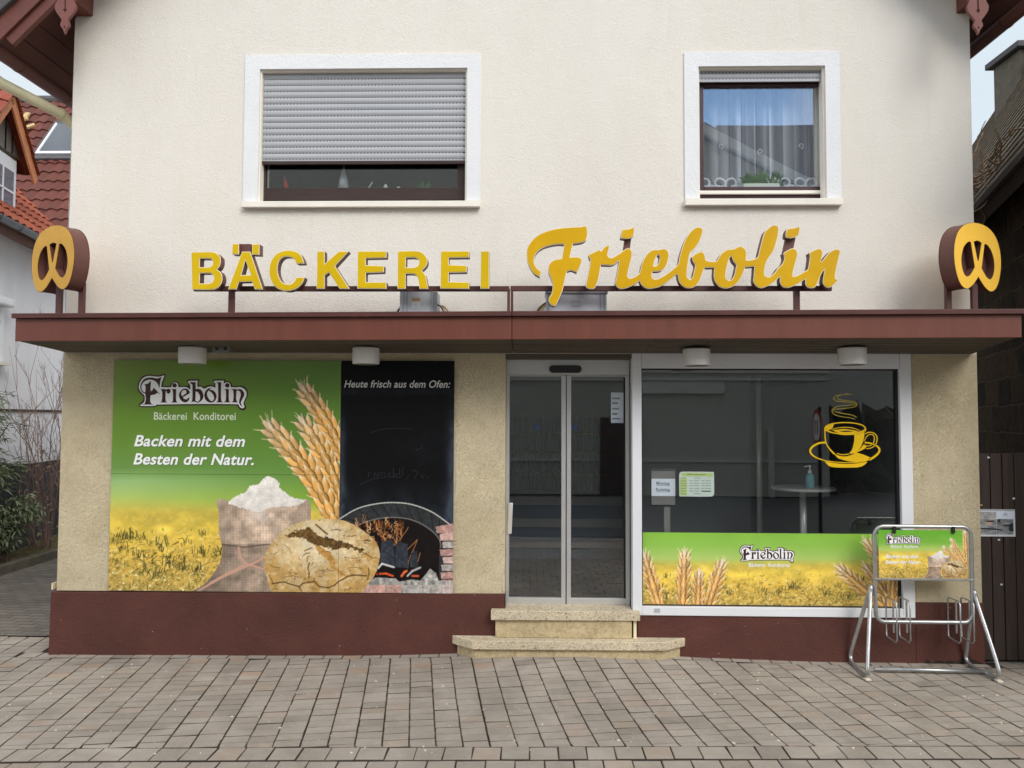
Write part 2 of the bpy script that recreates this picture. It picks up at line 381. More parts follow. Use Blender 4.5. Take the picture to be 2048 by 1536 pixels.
surf('ink_shade', S(58, 88, 24), 0.2, 0.0); surf('ink_pale', S(222, 234, 206), 0.2, 0.0); surf('ink_chalk', S(206, 208, 206), 0.3, 0.0)
surf('chalk_faint', S(30, 34, 40), 0.5, 0.3, 8)
surf('decal_yellow', S(234, 190, 20), 0.3, 0.05, 9); surf('decal_steam', S(190, 168, 66), 0.3, 0.05, 9)
surf('paper', S(226, 234, 244), 0.6, 0.03, 20); surf('paper_green', S(196, 216, 130), 0.5, 0.05, 10); surf('paper_pale', S(214, 228, 216), 0.5, 0.03, 10)
surf('ink_grey', S(120, 130, 140), 0.5, 0.0); surf('ink_green', S(92, 112, 60), 0.5, 0.0); surf('ink_blue', S(38, 60, 130), 0.5, 0.0)
surf('stand_grey', S(120, 120, 116), 0.45, 0.08, 5); surf('frame_black', S(30, 32, 34), 0.4, 0.0)
surf('table_steel', S(224, 222, 216), 0.3, 0.05, 5, metal=0.3)
surf('bottle_teal', S(110, 178, 186), 0.25, 0.06, 12); surf('pump_white', S(232, 234, 234), 0.35, 0.0)
surf('room_wall', S(112, 116, 116), 0.9, 0.05, 1.0); surf('room_floor', S(84, 82, 78), 0.5, 0.1, 2); surf('counter_white', S(158, 157, 152), 0.4, 0.05, 3)
surf('counter_blue', S(92, 106, 122), 0.5, 0.08, 3); surf('slat_teal', S(52, 70, 70), 0.5, 0.15, 4); surf('shelf_wood', S(120, 96, 72), 0.5, 0.2, 4)
surf('bark_dark', S(66, 52, 46), 0.9, 0.3, 12); surf('twig_red', S(132, 106, 96), 0.85, 0.25, 12); surf('twig_dry', S(150, 126, 100), 0.9, 0.3, 9)
surf('fence_grey', S(58, 60, 66), 0.7, 0.15, 3, mapping=(4, 4, 0.6))
surf('opp_wall', S(188, 186, 176), 0.9, 0.06, 0.8, bumps=((30, 5, 1, 0.01, 0.4),)); surf('opp_roof', S(88, 76, 72), 0.8, 0.2, 3); surf('opp_trim', S(214, 212, 206), 0.6, 0.05, 3)
surf('hedge_brown', S(76, 64, 48), 0.95, 0.4, 3, bumps=((6, 6, 0.5, 0.2, 1.0),))
surf('traffic_red', S(178, 24, 30), 0.35, 0.0); surf('traffic_white', S(236, 236, 236), 0.35, 0.0)
surf('stain', S(44, 36, 30), 0.95, 0.4, 10)
glass('pane_shop', (0.965, 0.975, 0.98), 1.3, 0.026); glass('pane_house', (0.97, 0.98, 0.985), 1.7, 0.07); glass('pane_far', (0.5, 0.55, 0.6), 1.3, 0.07)
# leaves: two tones per leaf from noise, a little gloss
for nm, c in (('leaf_evergreen', S(124, 136, 104)),):
    surf(nm, c, 0.45, 0.48, 9.0, spec=0.45)
# speckled stone of the door steps
for nm, stops, bmp in (('granite', [(0.30, S(96, 80, 60)), (0.42, S(184, 164, 126)), (0.54, S(222, 212, 190)), (0.64, S(134, 114, 82)), (0.78, S(206, 192, 164))], 0.006),
                       ('stone_step', [(0.3, S(158, 142, 108)), (0.5, S(192, 174, 136)), (0.7, S(208, 192, 156))], 0.004)):
    n = MATS[nm].node_tree; b = [q for q in n.nodes if q.type == 'BSDF_PRINCIPLED'][0]
    t = tex(n, 'noise', 46 if nm == 'granite' else 26, 5, 0.7, 0.8); c_ = ramp(n, t, stops)
    big = tex(n, 'noise', 3.0, 3); g = ramp(n, big, [(0.3, (0.82,)*3), (0.7, (1.08,)*3)])
    n.links.new(mixc(n, c_, g, 1.0, 'MULTIPLY'), b.inputs['Base Color'])
    bp = n.nodes.new('ShaderNodeBump'); bp.inputs['Distance'].default_value = bmp; bp.inputs['Strength'].default_value = 0.8
    n.links.new(t, bp.inputs['Height']); n.links.new(bp.outputs[0], b.inputs['Normal'])
# squared rubble of the barn
mt, n, b = newmat('barn_stone'); b.inputs['Roughness'].default_value = 0.95; b.inputs['Specular IOR Level'].default_value = 0.1
c = n.nodes.new('ShaderNodeUVMap'); nz = n.nodes.new('ShaderNodeTexNoise'); nz.inputs['Scale'].default_value = 3.0; nz.inputs['Detail'].default_value = 4
n.links.new(c.outputs[0], nz.inputs['Vector']); ad = n.nodes.new('ShaderNodeVectorMath'); ad.operation = 'MULTIPLY_ADD'; ad.inputs[1].default_value = (0.09, 0.09, 0)
n.links.new(nz.outputs['Color'], ad.inputs[0]); n.links.new(c.outputs[0], ad.inputs[2])
bk = n.nodes.new('ShaderNodeTexBrick'); bk.offset = 0.43; bk.inputs['Scale'].default_value = 1.0; bk.inputs['Brick Width'].default_value = 0.62; bk.inputs['Row Height'].default_value = 0.33
bk.inputs['Mortar Size'].default_value = 0.018; bk.inputs['Mortar Smooth'].default_value = 0.6; bk.inputs['Color1'].default_value = S(96, 76, 54); bk.inputs['Color2'].default_value = S(62, 54, 46); bk.inputs['Mortar'].default_value = S(104, 94, 78)
n.links.new(ad.outputs[0], bk.inputs['Vector']); t = tex(n, 'noise', 9, 6, 0.7, 0.5); g = ramp(n, t, [(0.25, (0.45,)*3), (0.75, (1.3,)*3)])
n.links.new(mixc(n, bk.outputs['Color'], g, 1.0, 'MULTIPLY'), b.inputs['Base Color'])
bp = n.nodes.new('ShaderNodeBump'); bp.inputs['Distance'].default_value = 0.03; bp.inputs['Strength'].default_value = 0.9; bp.invert = True
n.links.new(bk.outputs['Fac'], bp.inputs['Height']); bp2 = n.nodes.new('ShaderNodeBump'); bp2.inputs['Distance'].default_value = 0.03
n.links.new(t, bp2.inputs['Height']); n.links.new(bp.outputs[0], bp2.inputs['Normal']); n.links.new(bp2.outputs[0], b.inputs['Normal'])
# drips and dirt with a shape of their own on the painted plaster
n = MATS['plaster_cream'].node_tree; b = [q for q in n.nodes if q.type == 'BSDF_PRINCIPLED'][0]
src = b.inputs['Base Color'].links[0].from_socket
t = tex(n, 'noise', 0.9, 6, 0.62, 0.6, mapping=(2.6, 1, 0.7)); g = ramp(n, t, [(0.42, (1, 1, 1)), (0.78, (0.965, 0.955, 0.935))])
n.links.new(mixc(n, src, g, 1.0, 'MULTIPLY'), b.inputs['Base Color'])
src = b.inputs['Base Color'].links[0].from_socket
t = tex(n, 'noise', 1.0, 5, 0.6, 0.3, mapping=(16, 1, 0.8)); g = ramp(n, t, [(0.56, (1, 1, 1)), (0.76, (0.93, 0.92, 0.90))]); t2 = tex(n, 'noise', 0.7, 4, 0.6, 0.2, mapping=(1, 1, 1.6)); g2 = ramp(n, t2, [(0.46, (0, 0, 0)), (0.62, (1, 1, 1))])
n.links.new(mixc(n, src, mixc(n, src, g, 1.0, 'MULTIPLY'), g2), b.inputs['Base Color'])
n = MATS['roughcast'].node_tree; b = [q for q in n.nodes if q.type == 'BSDF_PRINCIPLED'][0]
src = b.inputs['Base Color'].links[0].from_socket
t = tex(n, 'noise', 1.6, 7, 0.7, 0.8); g = ramp(n, t, [(0.45, (1, 1, 1)), (0.75, (0.84, 0.80, 0.72))])
t2 = tex(n, 'noise', 34, 5, 0.7, 2.4); g2 = ramp(n, t2, [(0.30, (0.72, 0.68, 0.58)), (0.46, (1, 1, 1))])
n.links.new(mixc(n, mixc(n, src, g, 1.0, 'MULTIPLY'), g2, 1.0, 'MULTIPLY'), b.inputs['Base Color'])
n = MATS['plinth_red'].node_tree; b = [q for q in n.nodes if q.type == 'BSDF_PRINCIPLED'][0]
src = b.inputs['Base Color'].links[0].from_socket
t = tex(n, 'noise', 26, 2, 0.4, 0.0); g = ramp(n, t, [(0.79, (0, 0, 0)), (0.80, (0.8,)*3)])
n.links.new(mixc(n, src, S(176, 160, 150), g), b.inputs['Base Color'])

n = MATS['paver'].node_tree; b = [q for q in n.nodes if q.type == 'BSDF_PRINCIPLED'][0]
src = b.inputs['Base Color'].links[0].from_socket
t = tex(n, 'noise', 34, 2, 0.4, 0.0); g = ramp(n, t, [(0.74, (0, 0, 0)), (0.77, (0.45,)*3)]); t2 = tex(n, 'noise', 2.2, 6, 0.7, 0.8); g2 = ramp(n, t2, [(0.36, (0.82, 0.81, 0.79)), (0.62, (1.06, 1.06, 1.06))])
n.links.new(mixc(n, mixc(n, src, g2, 1.0, 'MULTIPLY'), S(206, 202, 194), g), b.inputs['Base Color'])
# ------------------------------------------------------------------ ground
def gz(x, y):
    return 0.062*math.exp(-((x-0.3)/1.35)**2)*math.exp(-(y/0.75)**2) - 0.012*math.exp(-((x+4.2)/1.0)**2)
g = MB(); g.add([(-300, -300, -0.03), (300, -300, -0.03), (300, 300, -0.03), (-300, 300, -0.03)], [(0, 1, 2, 3)])
tag(g.build('ground', 'asphalt'), kind='structure')
# joint bed under the pavers follows the same gentle rise
bed = MB(); nx_, ny_ = 90, 50; X0, X1, Y0, Y1 = -9.0, 8.0, -6.6, 0.55
bed.add([(X0+(X1-X0)*i/nx_, Y0+(Y1-Y0)*j/ny_, gz(X0+(X1-X0)*i/nx_, Y0+(Y1-Y0)*j/ny_)-0.0085) for j in range(ny_+1) for i in range(nx_+1)],
        [(j*(nx_+1)+i, j*(nx_+1)+i+1, (j+1)*(nx_+1)+i+1, (j+1)*(nx_+1)+i) for j in range(ny_) for i in range(nx_)])
tag(bed.build('pavement_bed', 'joint'), kind='structure')
pv = []; pf = []; pc = []
rnd = random.Random(11)
JT = tuple(lin((66, 59, 50)))+(1.0,)
def paver(quad, tone):
    """one block from four corner points (x,y) anticlockwise, chamfered top"""
    cx = sum(q[0] for q in quad)/4; cy = sum(q[1] for q in quad)/4
    tilt = (rnd.gauss(0, 0.006), rnd.gauss(0, 0.006)); dz = rnd.gauss(0, 0.0011); k = len(pv)
    def zz(x, y): return gz(x, y)+dz+tilt[0]*(x-cx)+tilt[1]*(y-cy)
    for sh, dzz in ((1.0, -0.02), (1.0, -0.004), (None, 0.0)):
        for q in quad:
            if sh: x, y = q
            else:
                L = math.hypot(q[0]-cx, q[1]-cy); f = 1-0.0068/L; x, y = cx+(q[0]-cx)*f, cy+(q[1]-cy)*f
            pv.append((x, y, zz(x, y)+dzz)); pc.append(tone if sh is None else JT)
    for lv in (0, 4):
        for a in range(4): pf.append((k+lv+a, k+lv+(a+1) % 4, k+lv+4+(a+1) % 4, k+lv+4+a))
    pf.append((k+8, k+9, k+10, k+11))
def tone_at(x, y):
    b = lin((159, 150, 139))*rnd.gauss(1.0, 0.034)
    if rnd.random() < 0.10: b = b*np.array([1.03, 0.98, 0.95])
    if y > -0.55 and x < -0.3 and rnd.random() < 0.10: b = b*np.array([1.10, 0.96, 0.86])
    if rnd.random() < 0.03: b = b*0.82
    return tuple(np.clip(b, 0, 1))+(1.0,)
# the street-side edge line runs at a slight angle to the facade
def edge_y(x): return -1.80+0.040*x
AX = math.atan(0.150); ex = Vector((math.cos(AX), math.sin(AX))); ey = Vector((-math.sin(AX), math.cos(AX)))
CW, CL, J = 0.172, 0.1045, 0.0042
for ci in range(-80, 80):
    off = rnd.uniform(0, CL); wob = rnd.gauss(0, 0.0008)
    for ri in range(-80, 40):
        s0, s1 = ci*CW+wob, (ci+1)*CW+wob
        ln = CL*1.0; t0 = ri*ln+off
        K = 0.0034+abs(rnd.gauss(0, 0.0012)); a = ex*(s0+J/2)+ey*(t0+K/2); b_ = ex*(s1-J/2)+ey*(t0+K/2); c_ = ex*(s1-J/2)+ey*(t0+ln-K/2); d_ = ex*(s0+J/2)+ey*(t0+ln-K/2)
        jit = lambda p: (p[0]+rnd.gauss(0, 0.0011), p[1]+rnd.gauss(0, 0.0013))
        q = [jit(a), jit(b_), jit(c_), jit(d_)]
        mx_, my_ = (a[0]+c_[0])/2, (a[1]+c_[1])/2
        if not (-8.9 < mx_ < 7.9): continue
        top = -0.105 if -4.44 < mx_ < 4.0 else 0.50
        ys = [p[1] for p in q]
        if max(ys) > top: 
            if min(ys) > top-0.03: continue
            q = [(p[0], min(p[1], top)) for p in q]
        lo = edge_y(mx_)
        if min(q_[1] for q_ in q) < lo:
            if max(q_[1] for q_ in q) < lo+0.02: continue
            q = [(p[0], max(p[1], edge_y(p[0]))) for p in q]
        paver(q, tone_at(mx_, my_))
for i in range(-52, 47): # course of long blocks along the wall
    x0, x1 = i*0.168+0.05, (i+1)*0.168+0.05
    if x0 < -4.5 or x1 > 4.05: continue
    paver([(x0+J/2, -0.098), (x1-J/2, -0.098), (x1-J/2, -0.012+0.05), (x0+J/2, -0.012+0.05)], tone_at((x0+x1)/2, -0.05))
for row in range(26): # edging courses along the street
    d0 = 0.006+row*0.186; sh = 0.09 if row % 2 else 0.0
    hgt = 0.176 if row == 0 else 0.18
    gap = 0.0 if row == 0 else 0.010
    for i in range(-52, 47):
        x0, x1 = i*0.179+sh, (i+1)*0.179+sh
        if x0 < -8.9 or x1 > 7.9: continue
        jx = lambda: rnd.gauss(0, 0.0016)
        q = [(x0+J/2+jx(), edge_y(x0)-d0-gap-hgt), (x1-J/2+jx(), edge_y(x1)-d0-gap-hgt), (x1-J/2+jx(), edge_y(x1)-d0-gap), (x0+J/2+jx(), edge_y(x0)-d0-gap)]
        if q[0][1] < -6.5: continue
        paver(q, tone_at((x0+x1)/2, -3))
me = bpy.data.meshes.new('pavement'); me.from_pydata(pv, [], pf)
ca = me.color_attributes.new('Col', 'FLOAT_COLOR', 'POINT'); ca.data.foreach_set('color', np.array(pc, np.float32).ravel())
po = bpy.data.objects.new('pavement', me); COL.objects.link(po); me.materials.append(MATS['paver']); tag(po, kind='structure')
# driveway beside the house: small dark setts
mt, n, b = newmat('setts'); b.inputs['Roughness'].default_value = 0.85
c = n.nodes.new('ShaderNodeTexCoord'); mp = n.nodes.new('ShaderNodeMapping'); mp.inputs['Rotation'].default_value = (0, 0, R(4)); n.links.new(c.outputs['Object'], mp.inputs['Vector'])
bk = n.nodes.new('ShaderNodeTexBrick'); bk.inputs['Scale'].default_value = 1.0; bk.inputs['Brick Width'].default_value = 0.21; bk.inputs['Row Height'].default_value = 0.105; bk.inputs['Mortar Size'].default_value = 0.006
bk.inputs['Color1'].default_value = S(122, 114, 104); bk.inputs['Color2'].default_value = S(104, 98, 90); bk.inputs['Mortar'].default_value = S(72, 66, 58)
n.links.new(mp.outputs[0], bk.inputs['Vector']); t = tex(n, 'noise', 1.2, 6, 0.65); g_ = ramp(n, t, [(0.3, (0.8,)*3), (0.7, (1.15,)*3)])
n.links.new(mixc(n, bk.outputs['Color'], g_, 1.0, 'MULTIPLY'), b.inputs['Base Color'])
bp = n.nodes.new('ShaderNodeBump'); bp.invert = True; bp.inputs['Distance'].default_value = 0.008; n.links.new(bk.outputs['Fac'], bp.inputs['Height']); n.links.new(bp.outputs[0], b.inputs['Normal'])
g = MB(); g.add([(-9, 0.5, 0.002), (-4.1, 0.5, 0.002), (-4.1, 24, 0.05), (-9, 24, 0.05)], [(0, 1, 2, 3)])
tag(g.build('driveway', 'setts'), kind='structure')
g = MB(); g.add([(3.8, 0.02, 0.0), (9, 0.02, 0.0), (9, 24, 0.0), (3.8, 24, 0.0)], [(0, 1, 2, 3)])
tag(g.build('yard_path', 'setts'), kind='structure')
# ------------------------------------------------------------------ the bakery house
XL, XR = -4.195, 3.895
bak = thing('bakery_building', 'cream plastered two storey bakery house with dark red plinth and brown canopy', 'building', (0, 0, 0))
def bbox_px(x0, y0, x1, y1, y=0.0): # metres of a pixel box on plane y
    a = W(x0, y0, y); b = W(x1, y1, y); c = W(x0, y1, y); d = W(x1, y0, y)
    return (a[0]+c[0])/2, (b[0]+d[0])/2, (b[1]+c[1])/2, (a[1]+d[1])/2   # x0,x1,z0,z1
def frame(mb, x0, x1, z0, z1, l, r_, b, t, y0, y1):
    mb.box(x0, x0+l, y0, y1, z0, z1); mb.box(x1-r_, x1, y0, y1, z0, z1)
    if t: mb.box(x0+l, x1-r_, y0, y1, z1-t, z1)
    if b: mb.box(x0+l, x1-r_, y0, y1, z0, z0+b)
    return mb
def wall_holes(mb, x0, x1, z0, z1, holes, y0, y1):
    xs = sorted({x0, x1, *[h[0] for h in holes], *[h[1] for h in holes]}); zs = sorted({z0, z1, *[h[2] for h in holes], *[h[3] for h in holes]})
    for i in range(len(xs)-1):
        for j in range(len(zs)-1):
            cx, cz = (xs[i]+xs[i+1])/2, (zs[j]+zs[j+1])/2
            if any(h[0] < cx < h[1] and h[2] < cz < h[3] for h in holes): continue
            for yy in (y0, y1): mb.add([(xs[i], yy, zs[j]), (xs[i+1], yy, zs[j]), (xs[i+1], yy, zs[j+1]), (xs[i], yy, zs[j+1])], [(0, 1, 2, 3)])
    for h in holes: # reveals
        a, b, c, d = h
        mb.add([(a, y0, c), (b, y0, c), (b, y0, d), (a, y0, d), (a, y1, c), (b, y1, c), (b, y1, d), (a, y1, d)], [(0, 1, 5, 4), (1, 2, 6, 5), (2, 3, 7, 6), (3, 0, 4, 7)])
    mb.add([(x0, y0, z0), (x1, y0, z0), (x1, y0, z1), (x0, y0, z1), (x0, y1, z0), (x1, y1, z0), (x1, y1, z1), (x0, y1, z1)], [(0, 1, 5, 4), (1, 2, 6, 5), (2, 3, 7, 6), (3, 0, 4, 7)])
    return mb
OA = bbox_px(518.5, 138, 934, 402); OB = bbox_px(1397, 133, 1651, 397)
RX = -0.15; EL = (-4.70, 5.34); ER = (4.22, 5.68)
def roof_z(x): return EL[1]+(x-EL[0])*(9.95-EL[1])/(RX-EL[0]) if x < RX else ER[1]+(ER[0]-x)*(9.95-ER[1])/(ER[0]-RX)
zt = 5.72
mb = wall_holes(MB(), XL, XR, 2.66, zt, [OA, OB], 0.0, 0.28)
mb.prism([(XL, zt), (XR, zt), (XR, roof_z(XR)-0.12), (RX, 9.8), (XL, roof_z(XL)-0.12)], 0.0, 0.28)
mb.v = [(x + (-0.008 if z < 3 else 0.010)*(1 if x < -4 else 0), y, z) for x, y, z in mb.v]
mb.build('upper_wall', 'plaster_cream', bak, recalc=False)
MB().box(XL-0.008, -0.225, 0.0, 0.28, 0.545, 2.659).build('lower_wall', 'roughcast', bak); MB().box(3.315, XR, 0.0, 0.28, 0.40, 2.659).build('lower_wall', 'roughcast', bak)
mb = MB(); mb.hexa([(XL-0.058, -0.018, -0.1), (-0.222, -0.018, -0.1), (-0.222, 0.279, -0.1), (XL-0.058, 0.279, -0.1), (XL-0.05, -0.018, 0.535), (-0.222, -0.018, 0.556), (-0.222, 0.279, 0.556), (XL-0.05, 0.279, 0.535)])
mb.box(-0.222, 0.93, 0.02, 0.279, -0.1, 0.30); mb.box(0.93, 3.318, -0.018, 0.279, -0.1, 0.384); mb.box(3.318, XR+0.006, -0.018, 0.279, -0.1, 0.516)
mb.build('plinth', 'plinth_red', bak, bevel=0.006)
sg_ = random.Random(2); pts = [(3.86-0.0*k, 0) for k in range(1)]; pts = [(3.40+0.0225*k, 0.016+0.035*math.exp(-((k-15)/4.0)**2)+sg_.uniform(-0.012, 0.016)) for k in range(22)]
MB().prism([(3.38, 0.0)]+pts+[(3.88, 0.0)], -0.0205, -0.0185).build('damp_stain', 'stain', bak)
mb = MB(); mb.box(XL, XL+0.25, 0.285, 9, 0, 5.74); mb.box(XR-0.25, XR, 0.285, 9, 0, 5.74); mb.box(XL+0.25, XR-0.25, 8.7, 9, 0, 5.74); mb.box(XL+0.26, XR-0.26, 0.29, 8.69, 2.68, 2.9)
mb.build('side_wall', 'plaster_cream', bak)
# rooms seen through the panes
mb = MB(); mb.box(-0.9, 3.6, 4.6, 4.7, 0.43, 2.66); mb.box(-1.0, -0.9, 0.3, 4.7, 0.43, 2.66); mb.box(3.55, 3.64, 0.3, 4.6, 0.43, 2.66); mb.box(-0.9, 3.55, 0.3, 4.6, 2.55, 2.65)
mb.build('shop_room', 'room_wall', bak)
MB().box(-0.9, 3.55, 0.10, 4.6, 0.31, 0.425).build('shop_floor', 'room_floor', bak)
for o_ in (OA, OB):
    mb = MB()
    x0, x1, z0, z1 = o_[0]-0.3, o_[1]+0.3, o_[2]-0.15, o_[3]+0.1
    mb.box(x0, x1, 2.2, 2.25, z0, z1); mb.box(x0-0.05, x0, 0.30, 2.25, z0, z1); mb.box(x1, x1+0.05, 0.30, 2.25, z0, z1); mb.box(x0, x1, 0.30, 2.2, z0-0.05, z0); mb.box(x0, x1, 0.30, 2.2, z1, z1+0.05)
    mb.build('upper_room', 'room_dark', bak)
# --- upper windows
def shutter(mb, x0, x1, ztop, zbot, pitch, y):
    z = zbot+0.030
    mb.box(x0, x1, y-0.006, y+0.012, zbot, zbot+0.022)
    while z < ztop:
        z1 = min(z+pitch-0.008, ztop+0.05); hgt = z1-z; pr = []
        for k in range(6): t = k/5; pr.append((y-0.0065*math.sin(math.pi*t)**0.7, z+hgt*t))
        k0 = len(mb.v)
        for xx in (x0, x1): mb.v += [(xx, p[0], p[1]) for p in pr]
        mb.f += [(k0+k, k0+6+k, k0+7+k, k0+k+1) for k in range(5)]
        xx = x0+0.01; zz = z-0.008
        while xx < x1-0.02: # ribs between the light slots
            mb.box(xx, xx+0.015, y-0.001, y+0.002, zz-0.0005, z+0.0005); xx += 0.031
        z += pitch
    mb.box(x0, x1, y+0.010, y+0.016, zbot, ztop+0.05)
    return mb
SURR = [((489, 110, 961.5, 402), OA), ((1368.5, 105, 1680, 397), OB)]
def win(o_, so, sill_px, label, shut_py, mat_f, glass_px, lower):
    x0, x1, z0, z1 = o_; sx0, sx1, _, sz1 = bbox_px(*so)
    mb = MB(); mb.box(sx0, x0, -0.014, 0.0, z0, sz1); mb.box(x1, sx1, -0.014, 0.0, z0, sz1); mb.box(x0, x1, -0.014, 0.0, z1, sz1)
    wn = mb.build('window', 'plaster_white', bak); wn['label'] = label
    a = bbox_px(*sill_px, -0.04); MB().box(a[0], a[1], -0.055, 0.10, a[2], a[3]).build('window_sill', 'sill_white', wn, bevel=0.004)
    mb = MB(); mb.box(x0, x0+0.012, 0.012, 0.10, z0, z1); mb.box(x1-0.016, x1, 0.012, 0.10, z0, z1); mb.box(x0+0.012, x1-0.016, 0.012, 0.09, z1-0.014, z1)
    mb.build('guide_rail', 'sill_white', wn)
    zb = wz((so[0]+so[2])/2, shut_py, 0.05)
    rs = shutter(MB(), x0+0.014, x1-0.017, z1-0.016, zb, 0.0572, 0.055).build('roller_shutter', 'shutter_grey', wn, smooth=False, recalc=False)
    rs.data.materials.append(MATS['black_rubber'])  # back plate blackened, so the shade in the light slots is painted in
    for pol in list(rs.data.polygons)[-6:]: pol.material_index = 1
    gx0, gx1, gz0, gz1 = bbox_px(*glass_px, 0.13)
    mb = MB(); frame(mb, x0-0.01, x1+0.01, z0+lower, z1+0.02, gx0-x0+0.01, x1+0.01-gx1, gz0-z0-lower, 0.0 if gz1 > z1 else z1+0.02-gz1, 0.10, 0.16)
    mb.box(x0, x1, 0.115, 0.18, z0, z0+lower-0.004)
    mb.build('window_frame', mat_f, wn, bevel=0.005)
    MB().box(gx0-0.01, gx1+0.01, 0.128, 0.134, gz0-0.01, min(gz1, z1)+0.01).build('pane', 'pane_house', wn)
    return wn, (gx0, gx1, gz0, gz1)
wa, GA = win(OA, SURR[0][0], (484.5, 402.5, 960, 414.5), 'wide window with its grey shutter mostly down', 324, 'window_brown', (535, 120, 916, 377), 0.035)
wb, GB = win(OB, SURR[1][0], (1370, 397.5, 1684.5, 410.5), 'window with raised shutter and lace curtain', 163, 'window_wine', (1406, 173, 1640, 375), 0.075)
x0, x1, z0, z1 = bbox_px(1398, 381, 1648, 387.5, 0.09); MB().box(x0, x1, 0.085, 0.118, z0, z1).build('weather_bar', 'sill_white', wb, bevel=0.002)
x0, x1, z0, z1 = bbox_px(519, 322.5, 932, 328.5, 0.06); MB().box(x0, x1, 0.048, 0.075, z0, z1).build('bottom_rail', 'window_brown', wa)
# --- shop window frame
sw = MB(); FX0, FX1, FZ0, FZ1 = 0.890, 3.312, 0.386, 2.664; IX0, IX1, IZ0, IZ1 = 0.972, 3.212, 0.462, 2.532
frame(sw, FX0, FX1, FZ0, FZ1, IX0-FX0, FX1-IX1, IZ0-FZ0, FZ1-IZ1, -0.03, 0.09)
shop = sw.build('shop_window', 'alu_white', bak, bevel=0.004)
mb = MB(); frame(mb, IX0, IX1, IZ0, IZ1, 0.012, 0.022, 0.008, 0.012, 0.006, 0.05); mb.build('gasket', 'black_rubber', shop)
MB().box(IX0+0.008, IX1-0.008, 0.024, 0.034, IZ0+0.004, IZ1-0.006).build('pane', 'pane_shop', shop)
for xx in (FX0+0.079, FX1-0.10): MB().box(xx, xx+0.0025, -0.0306, -0.028, 2.535, 2.662).build('frame_seam', 'grey_lid', shop)
mb = MB()
a = bbox_px(1309, 1217, 1320, 1224, -0.03); mb.box(a[0], a[1], -0.036, -0.03, a[2], a[3]); mb.build('drain_cap', 'grey_lid', shop)
# --- automatic door
DY = 0.15
hx0, hx1, hz0, hz1 = bbox_px(1008, 721, 1257, 749.5, DY-0.03)
door = MB().box(-0.222, 0.888, DY-0.03, DY+0.16, hz0, 2.62).build('entrance_door', 'alu_silver', bak, bevel=0.004)
door['label'] = 'glass sliding entrance door with silver frame'
zb = wz(1130, 1208.5, DY)
for (a0, a1, l, r_) in ((1010.5, 1131.3, 0.014, 0.038), (1133.4, 1254.5, 0.038, 0.014)):
    ax0, ax1 = wx(a0, 980, DY), wx(a1, 980, DY)
    frame(MB(), ax0, ax1, zb, hz0-0.003, l, r_, 0.054, 0.010, DY, DY+0.045).build('door_leaf', 'alu_silver', door, bevel=0.003)
    MB().box(ax0+l-0.004, ax1-r_+0.004, DY+0.018, DY+0.026, zb+0.05, hz0-0.008).build('pane', 'pane_shop', door)
mb = MB(); gx = wx(1248, 980, DY); mb.box(gx, gx+0.02, DY+0.012, DY+0.017, zb+0.055, hz0-0.02); gx = wx(1014, 980, DY); mb.box(gx, gx+0.012, DY+0.012, DY+0.017, zb+0.055, hz0-0.02); gx = wx(1131.4, 980, DY); mb.box(gx, gx+0.009, DY+0.01, DY+0.03, zb, hz0)
mb.build('gasket', 'black_rubber', door)
a = bbox_px(1098, 730.5, 1163.5, 745.5, DY-0.06); r_ = (a[3]-a[2])/2; cz = (a[2]+a[3])/2; pts = []
for k in range(13): t = -math.pi/2+math.pi*k/12; pts.append((a[1]-r_+r_*math.cos(t), cz+r_*math.sin(t)))
for k in range(13): t = math.pi/2+math.pi*k/12; pts.append((a[0]+r_+r_*math.cos(t), cz+r_*math.sin(t)))
MB().prism(pts, DY-0.062, DY-0.031).build('sensor', 'black_gloss', door, bevel=0.004)
a = bbox_px(1014, 1006, 1024.5, 1068, DY-0.02); mb = MB(); mb.hexa([(a[0], DY-0.03, a[2]), (a[1]-0.006, DY-0.03, a[2]), (a[1]-0.006, DY-0.002, a[2]), (a[0], DY-0.002, a[2]), (a[0]+0.012, DY-0.045, a[3]), (a[1]+0.006, DY-0.045, a[3]), (a[1]+0.006, DY-0.002, a[3]), (a[0]+0.012, DY-0.002, a[3])])
mb.build('door_handle', 'table_steel', door, bevel=0.008)
for kx in (-0.219, 0.858): MB().box(kx, kx+0.028, DY-0.02, DY+0.14, 0.43, hz0-0.002).build('door_post', 'alu_silver', door)
MB().box(-0.225, 0.888, 0.0, 0.28, 2.621, 2.66).build('lintel', 'soffit_dark', bak)
MB().box(-0.235, -0.222, 0.002, 0.28, 0.43, 2.655).build('door_reveal', 'roughcast', bak)
